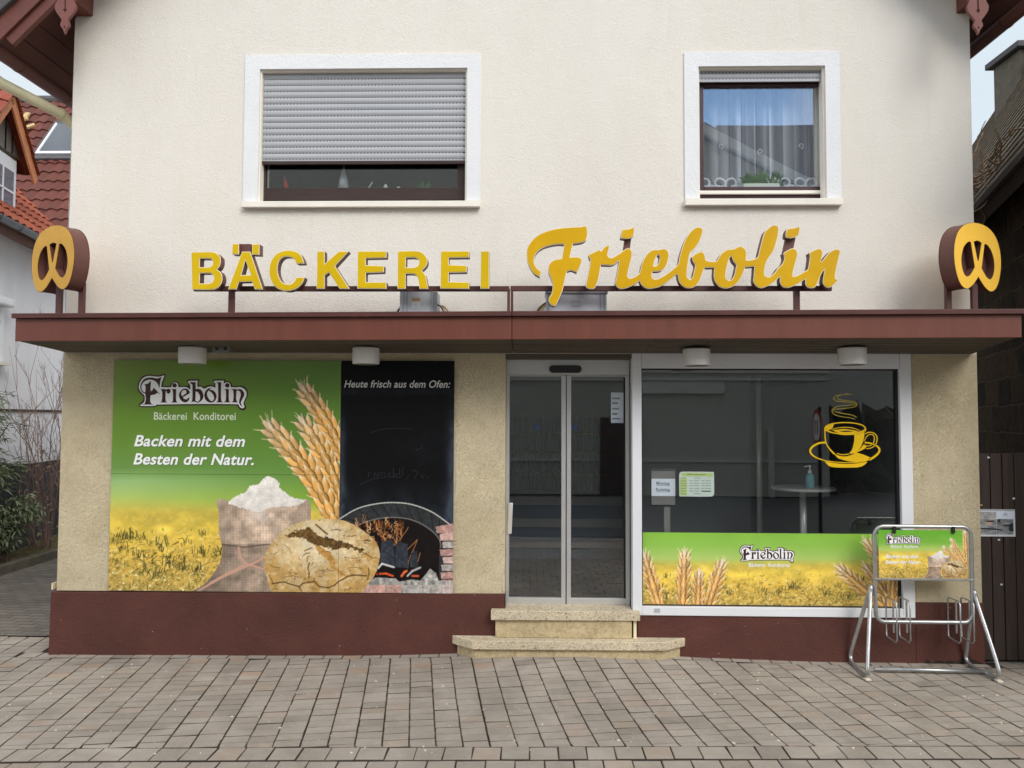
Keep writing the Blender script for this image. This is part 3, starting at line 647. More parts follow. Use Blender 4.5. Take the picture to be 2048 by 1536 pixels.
# --- canopy: sloping soffit boards, deck, fascia in two lengths with a dark seam, overhanging cap strip
CY = -0.66
cx0, cx1 = -4.20, 3.872
zf0, zf1 = 2.700, 2.742       # lower fascia edge left / right
def zl(x, a=zf0, b=zf1): return a+(b-a)*(x-cx0)/(cx1-cx0)
deck = MB().hexa([(cx0+0.02, CY+0.03, zl(cx0)+0.06), (cx1-0.02, CY+0.03, zl(cx1)+0.06), (cx1-0.02, 0.0, zl(cx1)+0.02), (cx0+0.02, 0.0, zl(cx0)+0.02), (cx0+0.02, CY+0.03, zl(cx0)+0.2), (cx1-0.02, CY+0.03, zl(cx1)+0.2), (cx1-0.02, 0.0, zl(cx1)+0.215), (cx0+0.02, 0.0, zl(cx0)+0.215)]).build('canopy', 'cap_brown', bak)
xm = -0.153
for (a, b) in ((cx0, xm-0.003), (xm+0.003, cx1)):
    mb = MB().hexa([(a, CY, zl(a)), (b, CY, zl(b)), (b, CY+0.022, zl(b)), (a, CY+0.022, zl(a)), (a, CY, zl(a)+0.184), (b, CY, zl(b)+0.184), (b, CY+0.022, zl(b)+0.184), (a, CY+0.022, zl(a)+0.184)])
    mb.build('fascia', 'fascia_brown', deck, bevel=0.003)
    aa = a-0.016 if a == cx0 else a; bb = b+0.034 if b == cx1 else b
    mb = MB().hexa([(aa, CY-0.03, zl(a)+0.184), (bb, CY-0.03, zl(b)+0.184), (bb, CY+0.1, zl(b)+0.19), (aa, CY+0.1, zl(a)+0.19), (aa, CY-0.03, zl(a)+0.224), (bb, CY-0.03, zl(b)+0.224), (bb, CY+0.1, zl(b)+0.228), (aa, CY+0.1, zl(a)+0.228)])
    mb.build('cap_strip', 'cap_brown', deck, bevel=0.004)
for xx, w_ in ((cx0, 0.02), (cx1-0.02, 0.02)): MB().hexa([(xx, CY+0.024, zl(xx)+0.005), (xx+w_, CY+0.024, zl(xx)+0.005), (xx+w_, -0.002, zl(xx)-0.03), (xx, -0.002, zl(xx)-0.03), (xx, CY+0.024, zl(xx)+0.182), (xx+w_, CY+0.024, zl(xx)+0.182), (xx+w_, -0.002, zl(xx)+0.19), (xx, -0.002, zl(xx)+0.19)]).build('end_board', 'cap_brown', deck)
mb = MB(); nb = 6; y_ = CY+0.026; step = (0.0-y_-0.004)/nb
for k in range(nb):
    ya, yb = y_+k*step+0.009, y_+(k+1)*step-0.009
    fa, fb = (ya-CY)/0.66, (yb-CY)/0.66
    cuts = [cx0+0.024, -2.9+0.4*(k % 2), -1.75+0.3*(k % 2), -0.153, 1.0+0.45*(k % 2), 2.6-0.3*(k % 2), cx1-0.024]
    for a, b in zip(cuts[:-1], cuts[1:]):
        a2, b2 = a+0.003, b-0.003
        za = lambda x, f: zl(x)+0.004-f*(zl(x)-2.657)
        mb.hexa([(a2, ya, za(a2, fa)), (b2, ya, za(b2, fa)), (b2, yb, za(b2, fb)), (a2, yb, za(a2, fb)), (a2, ya, za(a2, fa)+0.018), (b2, ya, za(b2, fa)+0.018), (b2, yb, za(b2, fb)+0.018), (a2, yb, za(a2, fb)+0.018)])
mb.build('soffit_boards', 'soffit_dark', deck, bevel=0.003)
MB().hexa([(cx0+0.03, CY+0.03, zl(cx0)+0.026), (cx1-0.03, CY+0.03, zl(cx1)+0.026), (cx1-0.03, -0.001, 2.685), (cx0+0.03, -0.001, 2.685), (cx0+0.03, CY+0.03, zl(cx0)+0.04), (cx1-0.03, CY+0.03, zl(cx1)+0.04), (cx1-0.03, -0.001, 2.70), (cx0+0.03, -0.001, 2.70)]).build('soffit_back', 'soffit_gap', deck)
MB().box(xm-0.003, xm+0.003, CY+0.004, CY+0.02, zl(xm)+0.002, zl(xm)+0.222).build('fascia_seam', 'soffit_gap', deck)
# --- roof overhang: tiles, planked soffit, bargeboards, gutters, beam ends, carved boards, downpipe
RF = -0.42
mb = MB()
for (e, sgn) in ((EL, 1), (ER, -1)):
    nrow = 17
    for k in range(nrow):
        f0, f1 = k/nrow, (k+1)/nrow+0.012
        xa, za_ = e[0]+(RX-e[0])*f0, e[1]+(9.95-e[1])*f0; xb, zb_ = e[0]+(RX-e[0])*f1, e[1]+(9.95-e[1])*f1
        nrm = Vector((-sgn*0.7, 0, 0.7))
        mb.hexa([(xa+nrm.x*0.05, RF-0.07, za_+nrm.z*0.05), (xb+nrm.x*0.02, RF-0.07, zb_+nrm.z*0.02), (xb+nrm.x*0.02, 9.2, zb_+nrm.z*0.02), (xa+nrm.x*0.05, 9.2, za_+nrm.z*0.05),
                 (xa+nrm.x*0.125, RF-0.07, za_+nrm.z*0.125), (xb+nrm.x*0.095, RF-0.07, zb_+nrm.z*0.095), (xb+nrm.x*0.095, 9.2, zb_+nrm.z*0.095), (xa+nrm.x*0.125, 9.2, za_+nrm.z*0.125)])
roof = mb.build('roof', 'tile_anthracite', bak, bevel=0.008)
mb = MB()
for (e, sgn) in ((EL, 1), (ER, -1)):
    nrm = Vector((-sgn*0.7, 0, 0.7)); nsl = 34
    for k in range(nsl):
        f0, f1 = k/nsl, (k+1)/nsl-0.0012
        xa, za_ = e[0]+(RX-e[0])*f0, e[1]+(9.95-e[1])*f0; xb, zb_ = e[0]+(RX-e[0])*f1, e[1]+(9.95-e[1])*f1
        mb.hexa([(xa, RF+0.03, za_), (xb, RF+0.03, zb_), (xb, 9.1, zb_), (xa, 9.1, za_), (xa+nrm.x*0.028, RF+0.03, za_+nrm.z*0.028), (xb+nrm.x*0.028, RF+0.03, zb_+nrm.z*0.028), (xb+nrm.x*0.028, 9.1, zb_+nrm.z*0.028), (xa+nrm.x*0.028, 9.1, za_+nrm.z*0.028)])
mb.build('soffit_planks', 'wood_eave', roof)
for (e, sgn) in ((EL, 1), (ER, -1)):
    d = Vector((RX-e[0], 0, 9.95-e[1])).normalized(); nn = Vector((-sgn*d.z, 0, abs(d.x))) if sgn > 0 else Vector((d.z, 0, -d.x))
    if nn.z < 0: nn = -nn
    for (o0, o1, ya, yb, st) in ((-0.115, 0.034, RF-0.025, RF+0.0, -0.02), (-0.20, -0.105, RF+0.004, RF+0.05, 0.12)):
        a = Vector((e[0], 0, e[1]))+d*st; b = Vector((RX, 0, 9.95))
        pts = [a+nn*o0, b+nn*o0, b+nn*o1, a+nn*o1]
        MB().prism([(p.x, p.z) for p in pts], ya, yb).build('bargeboard', 'wood_red', roof, bevel=0.004)
    # gutter: half round channel with seams
    gx_, gz_ = e[0]-sgn*0.035, e[1]-0.005; rg = 0.072; mb = MB(); n_ = 12
    prof = [(gx_+rg*math.cos(math.pi+math.pi*k/n_), gz_+rg*math.sin(math.pi+math.pi*k/n_)) for k in range(n_+1)]
    prof += [(gx_+(rg-0.006)*math.cos(2*math.pi-math.pi*k/n_), gz_+(rg-0.006)*math.sin(2*math.pi-math.pi*k/n_)) for k in range(n_+1)]
    mb.prism(prof, RF-0.01, 9.0)
    for yy in (0.05, 0.75, 1.5, 2.3, 3.2): 
        pr = [(gx_+(rg+0.004)*math.cos(math.pi+math.pi*k/n_), gz_+(rg+0.004)*math.sin(math.pi+math.pi*k/n_)) for k in range(n_+1)]
        mb.prism(pr, yy, yy+0.022)
    mb.build('gutter', 'gutter_brown', roof)
for (p0, p1, pb) in ((150, 186, 33), (1913, 1941, 27)):
    a, b = wx(p0, pb), wx(p1, pb); z_ = wz((p0+p1)/2, pb)
    MB().box(a, b, -0.34, 0.05, z_, z_+0.26).build('beam_end', 'wood_red', roof, bevel=0.005)
FIN = [(0.0, -1.0), (0.10, -0.86), (0.27, -0.74), (0.25, -0.62), (0.20, -0.58), (0.24, -0.52), (0.42, -0.40), (0.62, -0.24), (0.66, -0.08), (0.52, 0.08), (0.58, 0.2), (0.50, 0.34), (0.46, 1.2)]
for (cx_, tip, hw) in ((130.5, 68.5, 31), (1955.5, 70, 32)):
    yb = RF-0.05; X, Z = W(cx_, tip, yb); k = (wx(cx_+hw, tip, yb)-X)
    outl = [(X+p[0]*k, Z+(p[1]+1)*k*2.0) for p in FIN]; outl += [(2*X-p[0], p[1]) for p in outl[-1:0:-1]]
    hole = [(X+q[0]*k, Z+q[1]*k) for q in ((0, 1.35), (0.13, 1.55), (0.05, 1.62), (0.05, 2.4), (-0.05, 2.4), (-0.05, 1.62), (-0.13, 1.55))]
    dot = [(X+0.06*k*math.cos(t*math.pi/5), Z+0.42*k+0.06*k*math.sin(t*math.pi/5)) for t in range(10)]
    fo = flat([smooth_pts(outl, 4, 60), hole, dot], yb-0.014, yb+0.014).build('carved_board', 'wood_peeling', roof, bevel=0.003, segs=1)
a = Vector(W3(-40, 136, -0.2)); b = Vector(W3(2, 166, -0.1)); c_ = Vector(W3(122, 228, 0.36)); e_ = Vector(W3(139, 243, 0.44)); f_ = Vector((XL-0.06, 0.5, e_.z-0.22))
mb = MB(); mb.tube([a+Vector((-0.15, -0.02, 0.2)), a, b, b+(c_-b)*0.3, b+(c_-b)*0.7, c_, e_, f_, (f_.x, 0.5, 0.56)], 0.050, 14)
mb.tube([c_-(c_-b)*0.03, c_+(c_-b)*0.03], 0.056, 14)
mb.build('downpipe', 'pipe_cream', roof, smooth=True)
MB().box(XL-0.075, XL-0.062, 0.03, 0.10, 0.545, 0.60).build('pipe_shoe', 'pipe_cream', bak)

# ------------------------------------------------------------------ entrance steps
st = thing('entrance_steps', 'speckled granite entrance steps with an angled lower tread below the glass door', 'steps', (0.3, -0.1, 0.06))
def cham(x0, x1, y0, y1, c): return [(x0, y1), (x0+c, y0), (x1-c, y0), (x1, y1)]
MB().slab([(-0.680, -0.018), (-0.495, -0.185), (1.145, -0.165), (1.345, -0.018)][::1], 0.122, 0.196).build('lower_tread', 'granite', st, bevel=0.006)
MB().slab([(-0.635, -0.019), (-0.47, -0.155), (1.118, -0.137), (1.30, -0.019)], 0.0, 0.121).build('lower_riser', 'stone_step', st, bevel=0.006)
MB().slab([(0.945, -0.092), (0.945, -0.032), (0.884, -0.032), (0.884, 0.16), (-0.219, 0.16), (-0.219, -0.020), (-0.338, -0.020), (-0.338, -0.112)], 0.352, 0.432).build('upper_tread', 'granite', st, bevel=0.006)
MB().box(-0.30, 0.875, -0.078, 0.018, 0.197, 0.351).build('upper_riser', 'stone_step', st, bevel=0.006)
MB().box(0.893, 0.918, -0.06, -0.025, 0.197, 0.351).build('support_post', 'pipe_cream', st)
# ------------------------------------------------------------------ roof lettering
YF = -0.55
def rail(px0, px1, py, y):
    return wx(px0, py, y), wx(px1, py, y), wz((px0+px1)/2, py+5, y), wz((px0+px1)/2, py-5, y)
LET = {'B': (6.206, 375, 480, [[(50,152),(310,150),(370,170),(410,215),(412,280),(395,335),(365,368),(410,400),(432,460),(425,530),(385,590),(320,615),(60,615)], [(155,230),(285,228),(312,248),(322,284),(308,320),(270,338),(150,340)], [(155,412),(285,410),(320,435),(332,476),(318,518),(280,540),(150,542)]], 35),
 'A': (6.206, 375, 480, [[(680,148),(780,148),(935,612),(840,612),(800,515),(640,520),(610,612),(508,612)], [(722,245),(790,435),(668,438)], [(560,50),(640,47),(640,178),(556,178)], [(810,52),(893,52),(893,182),(803,182)]], 10),
 'C': (6.206, 375, 480, [[(1448,290),(1430,230),(1390,170),(1320,137),(1240,130),(1150,150),(1080,200),(1035,280),(1018,370),(1025,460),(1060,540),(1120,600),(1210,630),(1300,622),(1380,585),(1430,530),(1455,465),(1350,465),(1330,510),(1290,545),(1240,550),(1180,530),(1140,470),(1120,405),(1118,340),(1140,260),(1185,215),(1240,205),(1300,220),(1335,250),(1350,295)]], 55),
 'K': (6.206, 375, 480, [[(1612,142),(1702,140),(1702,300),(1880,142),(2000,142),(1830,325),(2010,605),(1890,605),(1755,400),(1702,440),(1702,605),(1605,605)]], 5),
 'E': (6.606, 690, 480, [[(170,150),(548,150),(545,235),(275,240),(275,335),(515,345),(510,425),(275,435),(275,560),(545,560),(548,645),(165,640)]], 5),
 'R': (6.606, 690, 480, [[(700,150),(960,148),(1040,185),(1085,250),(1080,330),(1015,405),(1060,460),(1085,560),(1098,645),(985,645),(970,530),(945,470),(900,447),(800,447),(800,645),(695,645)], [(805,232),(930,232),(972,258),(980,308),(952,350),(900,366),(800,365)]], 48),
 'E2': (6.606, 690, 480, [[(1268,148),(1642,148),(1640,230),(1370,233),(1370,330),(1612,340),(1605,425),(1370,430),(1370,555),(1640,560),(1640,645),(1262,640)]], 5),
 'I': (6.606, 690, 480, [[(1795,148),(1905,148),(1905,642),(1790,642)]], 5)}
z2 = lambda L: [(1040+x/8.535, 440+y/8.535) for x, y in L]
z3 = lambda L: [(1220+x/9.6, 440+y/9.6) for x, y in L]
z4 = lambda L: [(1400+x/9.6, 440+y/9.6) for x, y in L]
z5 = lambda L: [(1540+x/9.6, 440+y/9.6) for x, y in L]
SCR_F = z2([(1110,103),(1135,115),(1150,190),(1143,290),(1120,345),(1060,380),(905,405),(850,635),(1000,638),(1045,665),(1053,700),(1030,780),(968,895),(930,880),(870,858),(800,880),(770,1000),(725,1200),(690,1290),(630,1420),(590,1472),(540,1455),(500,1400),(495,1340),(540,1260),(560,1160),(558,1080),(530,990),(490,890),(485,800),(520,730),(590,685),(715,660),(755,415),(650,412),(530,430),(400,470),(300,540),(250,620),(235,690),(260,780),(310,845),(362,880),(335,970),(250,920),(190,840),(130,710),(113,580),(130,470),(190,370),(280,280),(400,215),(560,165),(700,140),(900,125),(1040,118)])
SCR_W = (z2([(1170,598),(1355,507),(1390,535),(1430,475),(1480,445),(1530,440),(1500,560),(1497,610),(1530,645),(1580,645),(1640,610)])
 + z3([(190,640),(280,575),(340,540),(400,575),(422,650),(400,770),(350,980),(330,1080),(370,1125),(440,1110),(550,1040),(580,990),(610,850),(680,700),(760,610),(840,575),(930,575),(1030,555),(1100,590),(1128,670),(1110,780),(1070,890),(1000,965),(920,985),(815,990),(800,1060),(820,1120),(870,1140),(950,1120),(1100,1030),(1250,910),(1310,850),(1340,700),(1400,500),(1470,340),(1560,210),(1660,145),(1740,145),(1775,190),(1760,290),(1700,440),(1630,540),(1560,600),(1530,650),(1500,800),(1475,1000),(1480,1100),(1530,1150),(1580,1110),(1610,1000),(1635,870),(1590,790),(1575,710),(1640,650),(1750,608),(1800,640),(1825,720)])
 + z4([(105,775),(200,800),(310,795),(340,760),(400,660),(470,600),(540,570),(650,560),(720,520),(780,510),(850,550),(885,620),(880,775),(960,775),(1060,745),(1110,710),(1135,620),(1190,400),(1240,240),(1310,160),(1390,108),(1450,103),(1490,125),(1505,180),(1490,300),(1450,470),(1400,600),(1280,790),(1245,900),(1230,1010),(1240,1070),(1290,1095),(1340,1090),(1430,1020)])
 + z5([(150,930),(240,840),(275,740),(255,640),(350,580),(440,548),(500,580),(522,640),(510,730),(470,870),(440,990),(430,1080),(480,1085),(560,1050),(680,980),(725,950),(755,800),(765,700),(750,640),(820,590),(940,550),(985,580),(1005,640),(990,720),(975,795),(1000,795),(1080,690),(1170,600),(1270,565),(1330,575),(1340,620),(1310,750),(1270,930),(1245,1090),(1255,1130),(1305,1155),(1250,1210),(1180,1275),(1110,1300),(1050,1270),(1015,1200),(1020,1120),(1050,940),(985,1030),(930,1150),(890,1250),(840,1300),(740,1300),(690,1260),(675,1200),(685,1130),(520,1230),(390,1290),(300,1300),(230,1270),(190,1190),(195,1080),(100,1170),(0,1240)])
 + z4([(1230,1295),(1160,1305),(1080,1270),(1030,1190),(1035,1050),(1045,890),(860,905),(830,1010),(760,1150),(680,1240),(580,1295),(470,1312),(360,1270),(290,1180),(265,1060),(275,915),(90,915),(60,980)])
 + z3([(1728,1140),(1690,1210),(1620,1280),(1530,1308),(1430,1290),(1350,1220),(1310,1120),(1300,1045),(1270,1055),(1100,1190),(950,1280),(800,1315),(720,1315),(640,1280),(590,1220),(570,1165),(460,1240),(330,1300),(210,1322),(140,1290),(105,1225),(120,1120),(160,900),(175,775),(80,850),(0,870)])
 + z2([(1500,770),(1380,765),(1365,850),(1340,1000),(1300,1110),(1260,1170),(1190,1178),(1130,1150),(1130,1090),(1170,900),(1205,690),(1185,650)]))
SCR_H = [z3([(920,665),(955,700),(945,800),(910,865),(870,890),(832,885),(845,820),(880,720)]), z4([(605,690),(640,790),(695,860),(690,920),(650,1080),(600,1150),(550,1168),(500,1130),(487,1080),(500,960),(540,800),(570,720)])]
SCR_D = [z3([(240,185),(350,178),(462,133),(465,200),(455,300),(400,345),(300,362),(205,345),(220,260)]), z5([(335,170),(460,155),(560,122),(568,180),(545,290),(480,330),(390,350),(305,335),(300,290),(310,220)])]
tw = lambda L, y: [W(px, py, y) for px, py in L]
bsx, bsz = W(1024, 625, YF)
lets = thing('block_letter_sign', 'yellow block letters BÄCKEREI on a brown rail above the canopy', 'sign lettering', (wx(680, 625, YF), -0.5, 2.93))
scr = thing('script_letter_sign', 'golden yellow script lettering on a brown rail above the canopy', 'sign lettering', (wx(1360, 625, YF), -0.5, 2.95))
def letter(outs, corner, par, face, dep=0.085, nm='letter'):
    sp = [smooth_pts(tw(o_, YF), 5, corner) for o_ in outs]
    c = flat(sp, YF, YF+dep).build(nm, 'sign_brown', par)
    flat(sp, YF-0.004, YF-0.0005, 0.0012).build('face_rim', 'sign_rim', c)
    flat(sp, YF-0.0075, YF-0.0045, -0.0042).build('letter_face', face, c)
    return c
for k, (s, ox, oy, outs, corner) in LET.items():
    letter([[(ox+x/s, oy+y/s) for x, y in o_] for o_ in outs], corner if corner > 12 else 1, lets, 'sign_yellow')
a = bbox_px(480.5, 489, 503, 506, YF+0.05); MB().box(a[0], a[1], YF+0.03, YF+0.09, a[2], a[3]).build('dot_bracket', 'sign_brown', lets)
letter([SCR_F], 52, scr, 'sign_gold', 0.08, 'script_initial')
w_ = letter([SCR_W]+SCR_H, 52, scr, 'sign_gold', 0.08, 'script_word')
for d_ in SCR_D: letter([d_], 40, scr, 'sign_gold', 0.08, 'letter_dot')
for quad in ([(1249, 478), (1262, 478), (1259, 500), (1246, 500)], [(1571, 478), (1590, 476), (1584, 505), (1564, 512)]):
    MB().prism(tw(quad, YF+0.06), YF+0.045, YF+0.085).build('dot_bracket', 'sign_brown', scr)
for (par, a0, a1, pyc) in ((lets, 388, 1018.5, 577.5), (scr, 1021, 1663, 577)):
    a = rail(a0, a1, pyc, -0.455); MB().box(a[0], a[1], -0.468, -0.43, a[2], a[3]).build('rail', 'steel_brown', par, bevel=0.003)
for (par, p0, p1) in ((lets, 458, 469), (lets, 1014.5, 1020), (scr, 1021.5, 1026.5), (scr, 1587.5, 1598.5)):
    a, b = wx(p0, 600, -0.45), wx(p1, 600, -0.45); MB().box(a, b, -0.466, -0.432, 2.9, wz(p0, 578, -0.45)).build('post', 'steel_brown', par)

# ------------------------------------------------------------------ pretzel signs
PO = [(0.0,-0.30),(0.07,-0.38),(0.16,-0.46),(0.27,-0.50),(0.38,-0.44),(0.46,-0.28),(0.50,-0.06),(0.48,0.15),(0.40,0.33),(0.24,0.455),(0.0,0.50)]
PO = PO + [(-x, z) for x, z in PO[-2:0:-1]]
PH1 = [(0.17,0.225),(0.23,0.20),(0.31,0.10),(0.355,-0.06),(0.345,-0.20),(0.30,-0.31),(0.245,-0.345),(0.18,-0.315),(0.12,-0.245),(0.07,-0.175),(0.105,0.0),(0.145,0.215)]
PH2 = [(-x, z) for x, z in PH1][::-1]; PH3 = [(0.085,0.235),(0.0,0.26),(-0.085,0.235),(-0.012,-0.065),(0.012,-0.065)]
def pretzel(name, label, c, ang, face, px_posts):
    t = thing(name, label, 'pretzel sign', (c[0], c[1], 2.94), 'pretzel signs at the canopy ends'); Wd, Hd, dep = 0.60, 0.555, 0.125
    ca, sa = math.cos(ang), math.sin(ang)
    def put(mb): 
        mb.v = [(c[0]+x*ca-y*sa, c[1]+x*sa+y*ca, c[2]+z) for x, y, z in mb.v]; return mb
    hol = lambda L: [(x, z*0.93-0.004) for x, z in L]
    sc_ = lambda L: smooth_pts([(x*Wd, z*Hd) for x, z in L], 5, 40)
    sps = [smooth_pts([(x*Wd, z*Hd) for x, z in PO], 5, 70), sc_(hol(PH1)), sc_(hol(PH2)), sc_(hol(PH3))]
    put(flat(sps, -dep/2, dep/2)).build('casing', 'sign_brown', t)
    put(flat([sc_(PO)], -0.004, 0.004, -0.01)).build('inner_panel', 'steel_brown', t)
    for s in (-1, 1):
        put(flat(sps, s*(dep/2+0.002)-0.0015, s*(dep/2+0.002)+0.0015, 0.003)).build('face_trim', 'steel_brown', t)
        put(flat(sps, s*(dep/2+0.005)-0.0012, s*(dep/2+0.005)+0.0012, -0.0005)).build('pretzel_face', face, t)
    for p in px_posts:
        xx = wx(p, 600, c[1]); MB().box(xx-0.021, xx+0.021, c[1]-0.02, c[1]+0.02, 2.90, c[2]-Hd*0.36).build('post', 'steel_brown', t)
xz = W(121, 519, -0.36); pretzel('pretzel_sign', 'golden pretzel sign coloured as in shade beside the white neighbouring house', (xz[0], -0.36, xz[1]), R(-27), 'sign_shaded', (119, 164))
xz = W(1940, 516, -0.36); pretzel('pretzel_sign', 'golden pretzel sign coloured as in sun in front of the dark stone barn', (xz[0], -0.36, xz[1]), R(27), 'sign_sunlit', (1896, 1948))

# ------------------------------------------------------------------ ballast boxes on the canopy
def cable(pts, mat, par, r=0.008): return MB().tube(smooth_pts([tuple(p) for p in pts], 5, 170, False), r, 6).build('cable', mat, par, smooth=True)
a = bbox_px(800, 582.5, 877, 632, -0.3)
t = thing('control_box', 'small grey metal control box with two stickers beneath the block letters', 'control box', ((a[0]+a[1])/2, -0.2, 2.93))
MB().box(a[0], a[1]-0.05, -0.32, -0.1, 2.925, a[3]).build('housing', 'grey_box', t, bevel=0.006)
for p in (806, 813, 861): xx = wx(p, 600, -0.32); MB().box(xx, xx+0.012, -0.327, -0.32, 2.93, a[3]-0.01).build('rib', 'grey_lid', t, bevel=0.002)
MB().box(a[1]-0.05, a[1]-0.01, -0.31, -0.11, 2.93, a[3]-0.006).build('side_cover', 'grey_lid', t, bevel=0.002)
b = bbox_px(823, 603, 841, 616.5, -0.32); MB().box(b[0], b[1], -0.3215, -0.32, b[2], b[3]).build('sticker', 'label_white', t)
b = bbox_px(824, 595.5, 840, 603, -0.32); MB().box(b[0], b[1], -0.3212, -0.32, b[2], b[3]).build('sticker', 'label_tan', t)
for i, mt_ in enumerate(('cable_dark', 'cable_white', 'cable_yellow')):
    cable([W3(870, 608+i*2, -0.28), W3(880+i*3, 612, -0.3), W3(888+i*5, 626, -0.3), W3(892+i*6, 645, -0.3)], mt_, t, 0.006)
cable([W3(803, 612, -0.28), W3(796, 622, -0.28), W3(790, 640, -0.28)], 'cable_dark', t, 0.008)
a = bbox_px(1092, 588, 1213, 634, -0.3)
t = thing('control_box', 'wide grey metal control box with overhanging lid behind the script letters', 'control box', ((a[0]+a[1])/2, -0.2, 2.94))
MB().box(a[0], a[1], -0.32, -0.08, 2.935, a[3]).build('housing', 'grey_box', t, bevel=0.004)
MB().box(a[0]-0.008, a[1]+0.008, -0.335, -0.07, a[3], a[3]+0.022).build('lid', 'grey_lid', t, bevel=0.004)
for p in (1096, 1200, 1207): xx = wx(p, 600, -0.32); MB().box(xx, xx+0.010, -0.326, -0.32, 2.94, a[3]-0.005).build('rib', 'grey_lid', t)
mb = MB(); b = bbox_px(1144.5, 602, 1160, 613, -0.32); frame(mb, b[0], b[1], b[2], b[3], 0.004, 0.004, 0.004, 0.004, -0.3215, -0.32)
mb.build('embossed_frame', 'grey_lid', t)
for i, mt_ in enumerate(('cable_dark', 'cable_yellow', 'cable_white')):
    cable([W3(1094, 604+i*3, -0.25), W3(1084+i*2, 611+i*2, -0.27), W3(1075+i*4, 622, -0.28), W3(1072+i*4, 640, -0.28)], mt_, t, 0.007)

# ------------------------------------------------------------------ downlights under the canopy
first = None
for (pxc, py, lab) in ((385, 731, 'white drum downlight above the logo on the green board'), (732, 732, 'white drum downlight above the chalkboard'), (1393, 735, 'white drum downlight above the left half of the shop window'), (1704, 733, 'white drum downlight above the yellow cup sticker')):
    yy = -0.30; X = wx(pxc, 715, yy); zb_ = wz(pxc, py-5, yy-0.1); top = zl(X)-0.010
    if first is None:
        t = thing('canopy_downlight', lab, 'lamp', (X, yy, zb_), 'drum downlights under the canopy'); first = t; Z0 = zb_
        MB().lathe((X, yy, zb_), [(0.102, 0.0), (0.112, 0.004), (0.114, 0.02), (0.114, 0.135), (0.108, 0.142)], 32).build('drum', 'lamp_white', t, smooth=True).data.set_sharp_from_angle(angle=R(40))
        MB().lathe((X, yy, zb_), [(0.098, -0.002), (0.098, 0.001)], 32).build('diffuser', 'stand_grey', t)
    else:
        t = first.copy(); COL.objects.link(t); t.location = (X, yy, zb_); t['label'] = lab; ORG[t.name] = Vector((X, yy, zb_))
        for ch in [c for c in bpy.data.objects if c.parent == first]:
            d_ = ch.copy(); COL.objects.link(d_); d_.parent = t
a = bbox_px(427, 692, 462, 706, -0.28)
t = thing('canopy_socket_box', 'small grey twin lamp holder screwed under the canopy left of centre', 'socket box', ((a[0]+a[1])/2, -0.28, a[2]))
MB().box(a[0], a[1], -0.31, -0.25, a[2], a[3]).build('housing', 'stand_grey', t, bevel=0.006)
for p in (434, 451): xx = wx(p, 697, -0.31); MB().tube([(xx, -0.318, (a[2]+a[3])/2+0.004), (xx, -0.306, (a[2]+a[3])/2+0.004)], 0.013, 12).build('socket', 'black_rubber', t)
# ------------------------------------------------------------------ printed pictures, painted by code onto a fine mesh
_rs = np.random.RandomState(5)
_NG = [_rs.rand(257, 257) for _ in range(6)]
def vnoise(x, y, s, seed=0, octv=3):
    tot = 0; amp = 1; nrm = 0
    for o_ in range(octv):
        u_, v_ = x/s+17.3*seed, y/s+9.1*seed; iu, iv = np.floor(u_).astype(int), np.floor(v_).astype(int); fu, fv = u_-iu, v_-iv
        fu, fv = fu*fu*(3-2*fu), fv*fv*(3-2*fv); g_ = _NG[(seed+o_) % 6]; a = g_[iu % 256, iv % 256]; b = g_[(iu+1) % 256, iv % 256]; c = g_[iu % 256, (iv+1) % 256]; d = g_[(iu+1) % 256, (iv+1) % 256]
        tot = tot+amp*((a*(1-fu)+b*fu)*(1-fv)+(c*(1-fu)+d*fu)*fv); nrm += amp; amp *= 0.55; s = s/2.1
    return tot/nrm
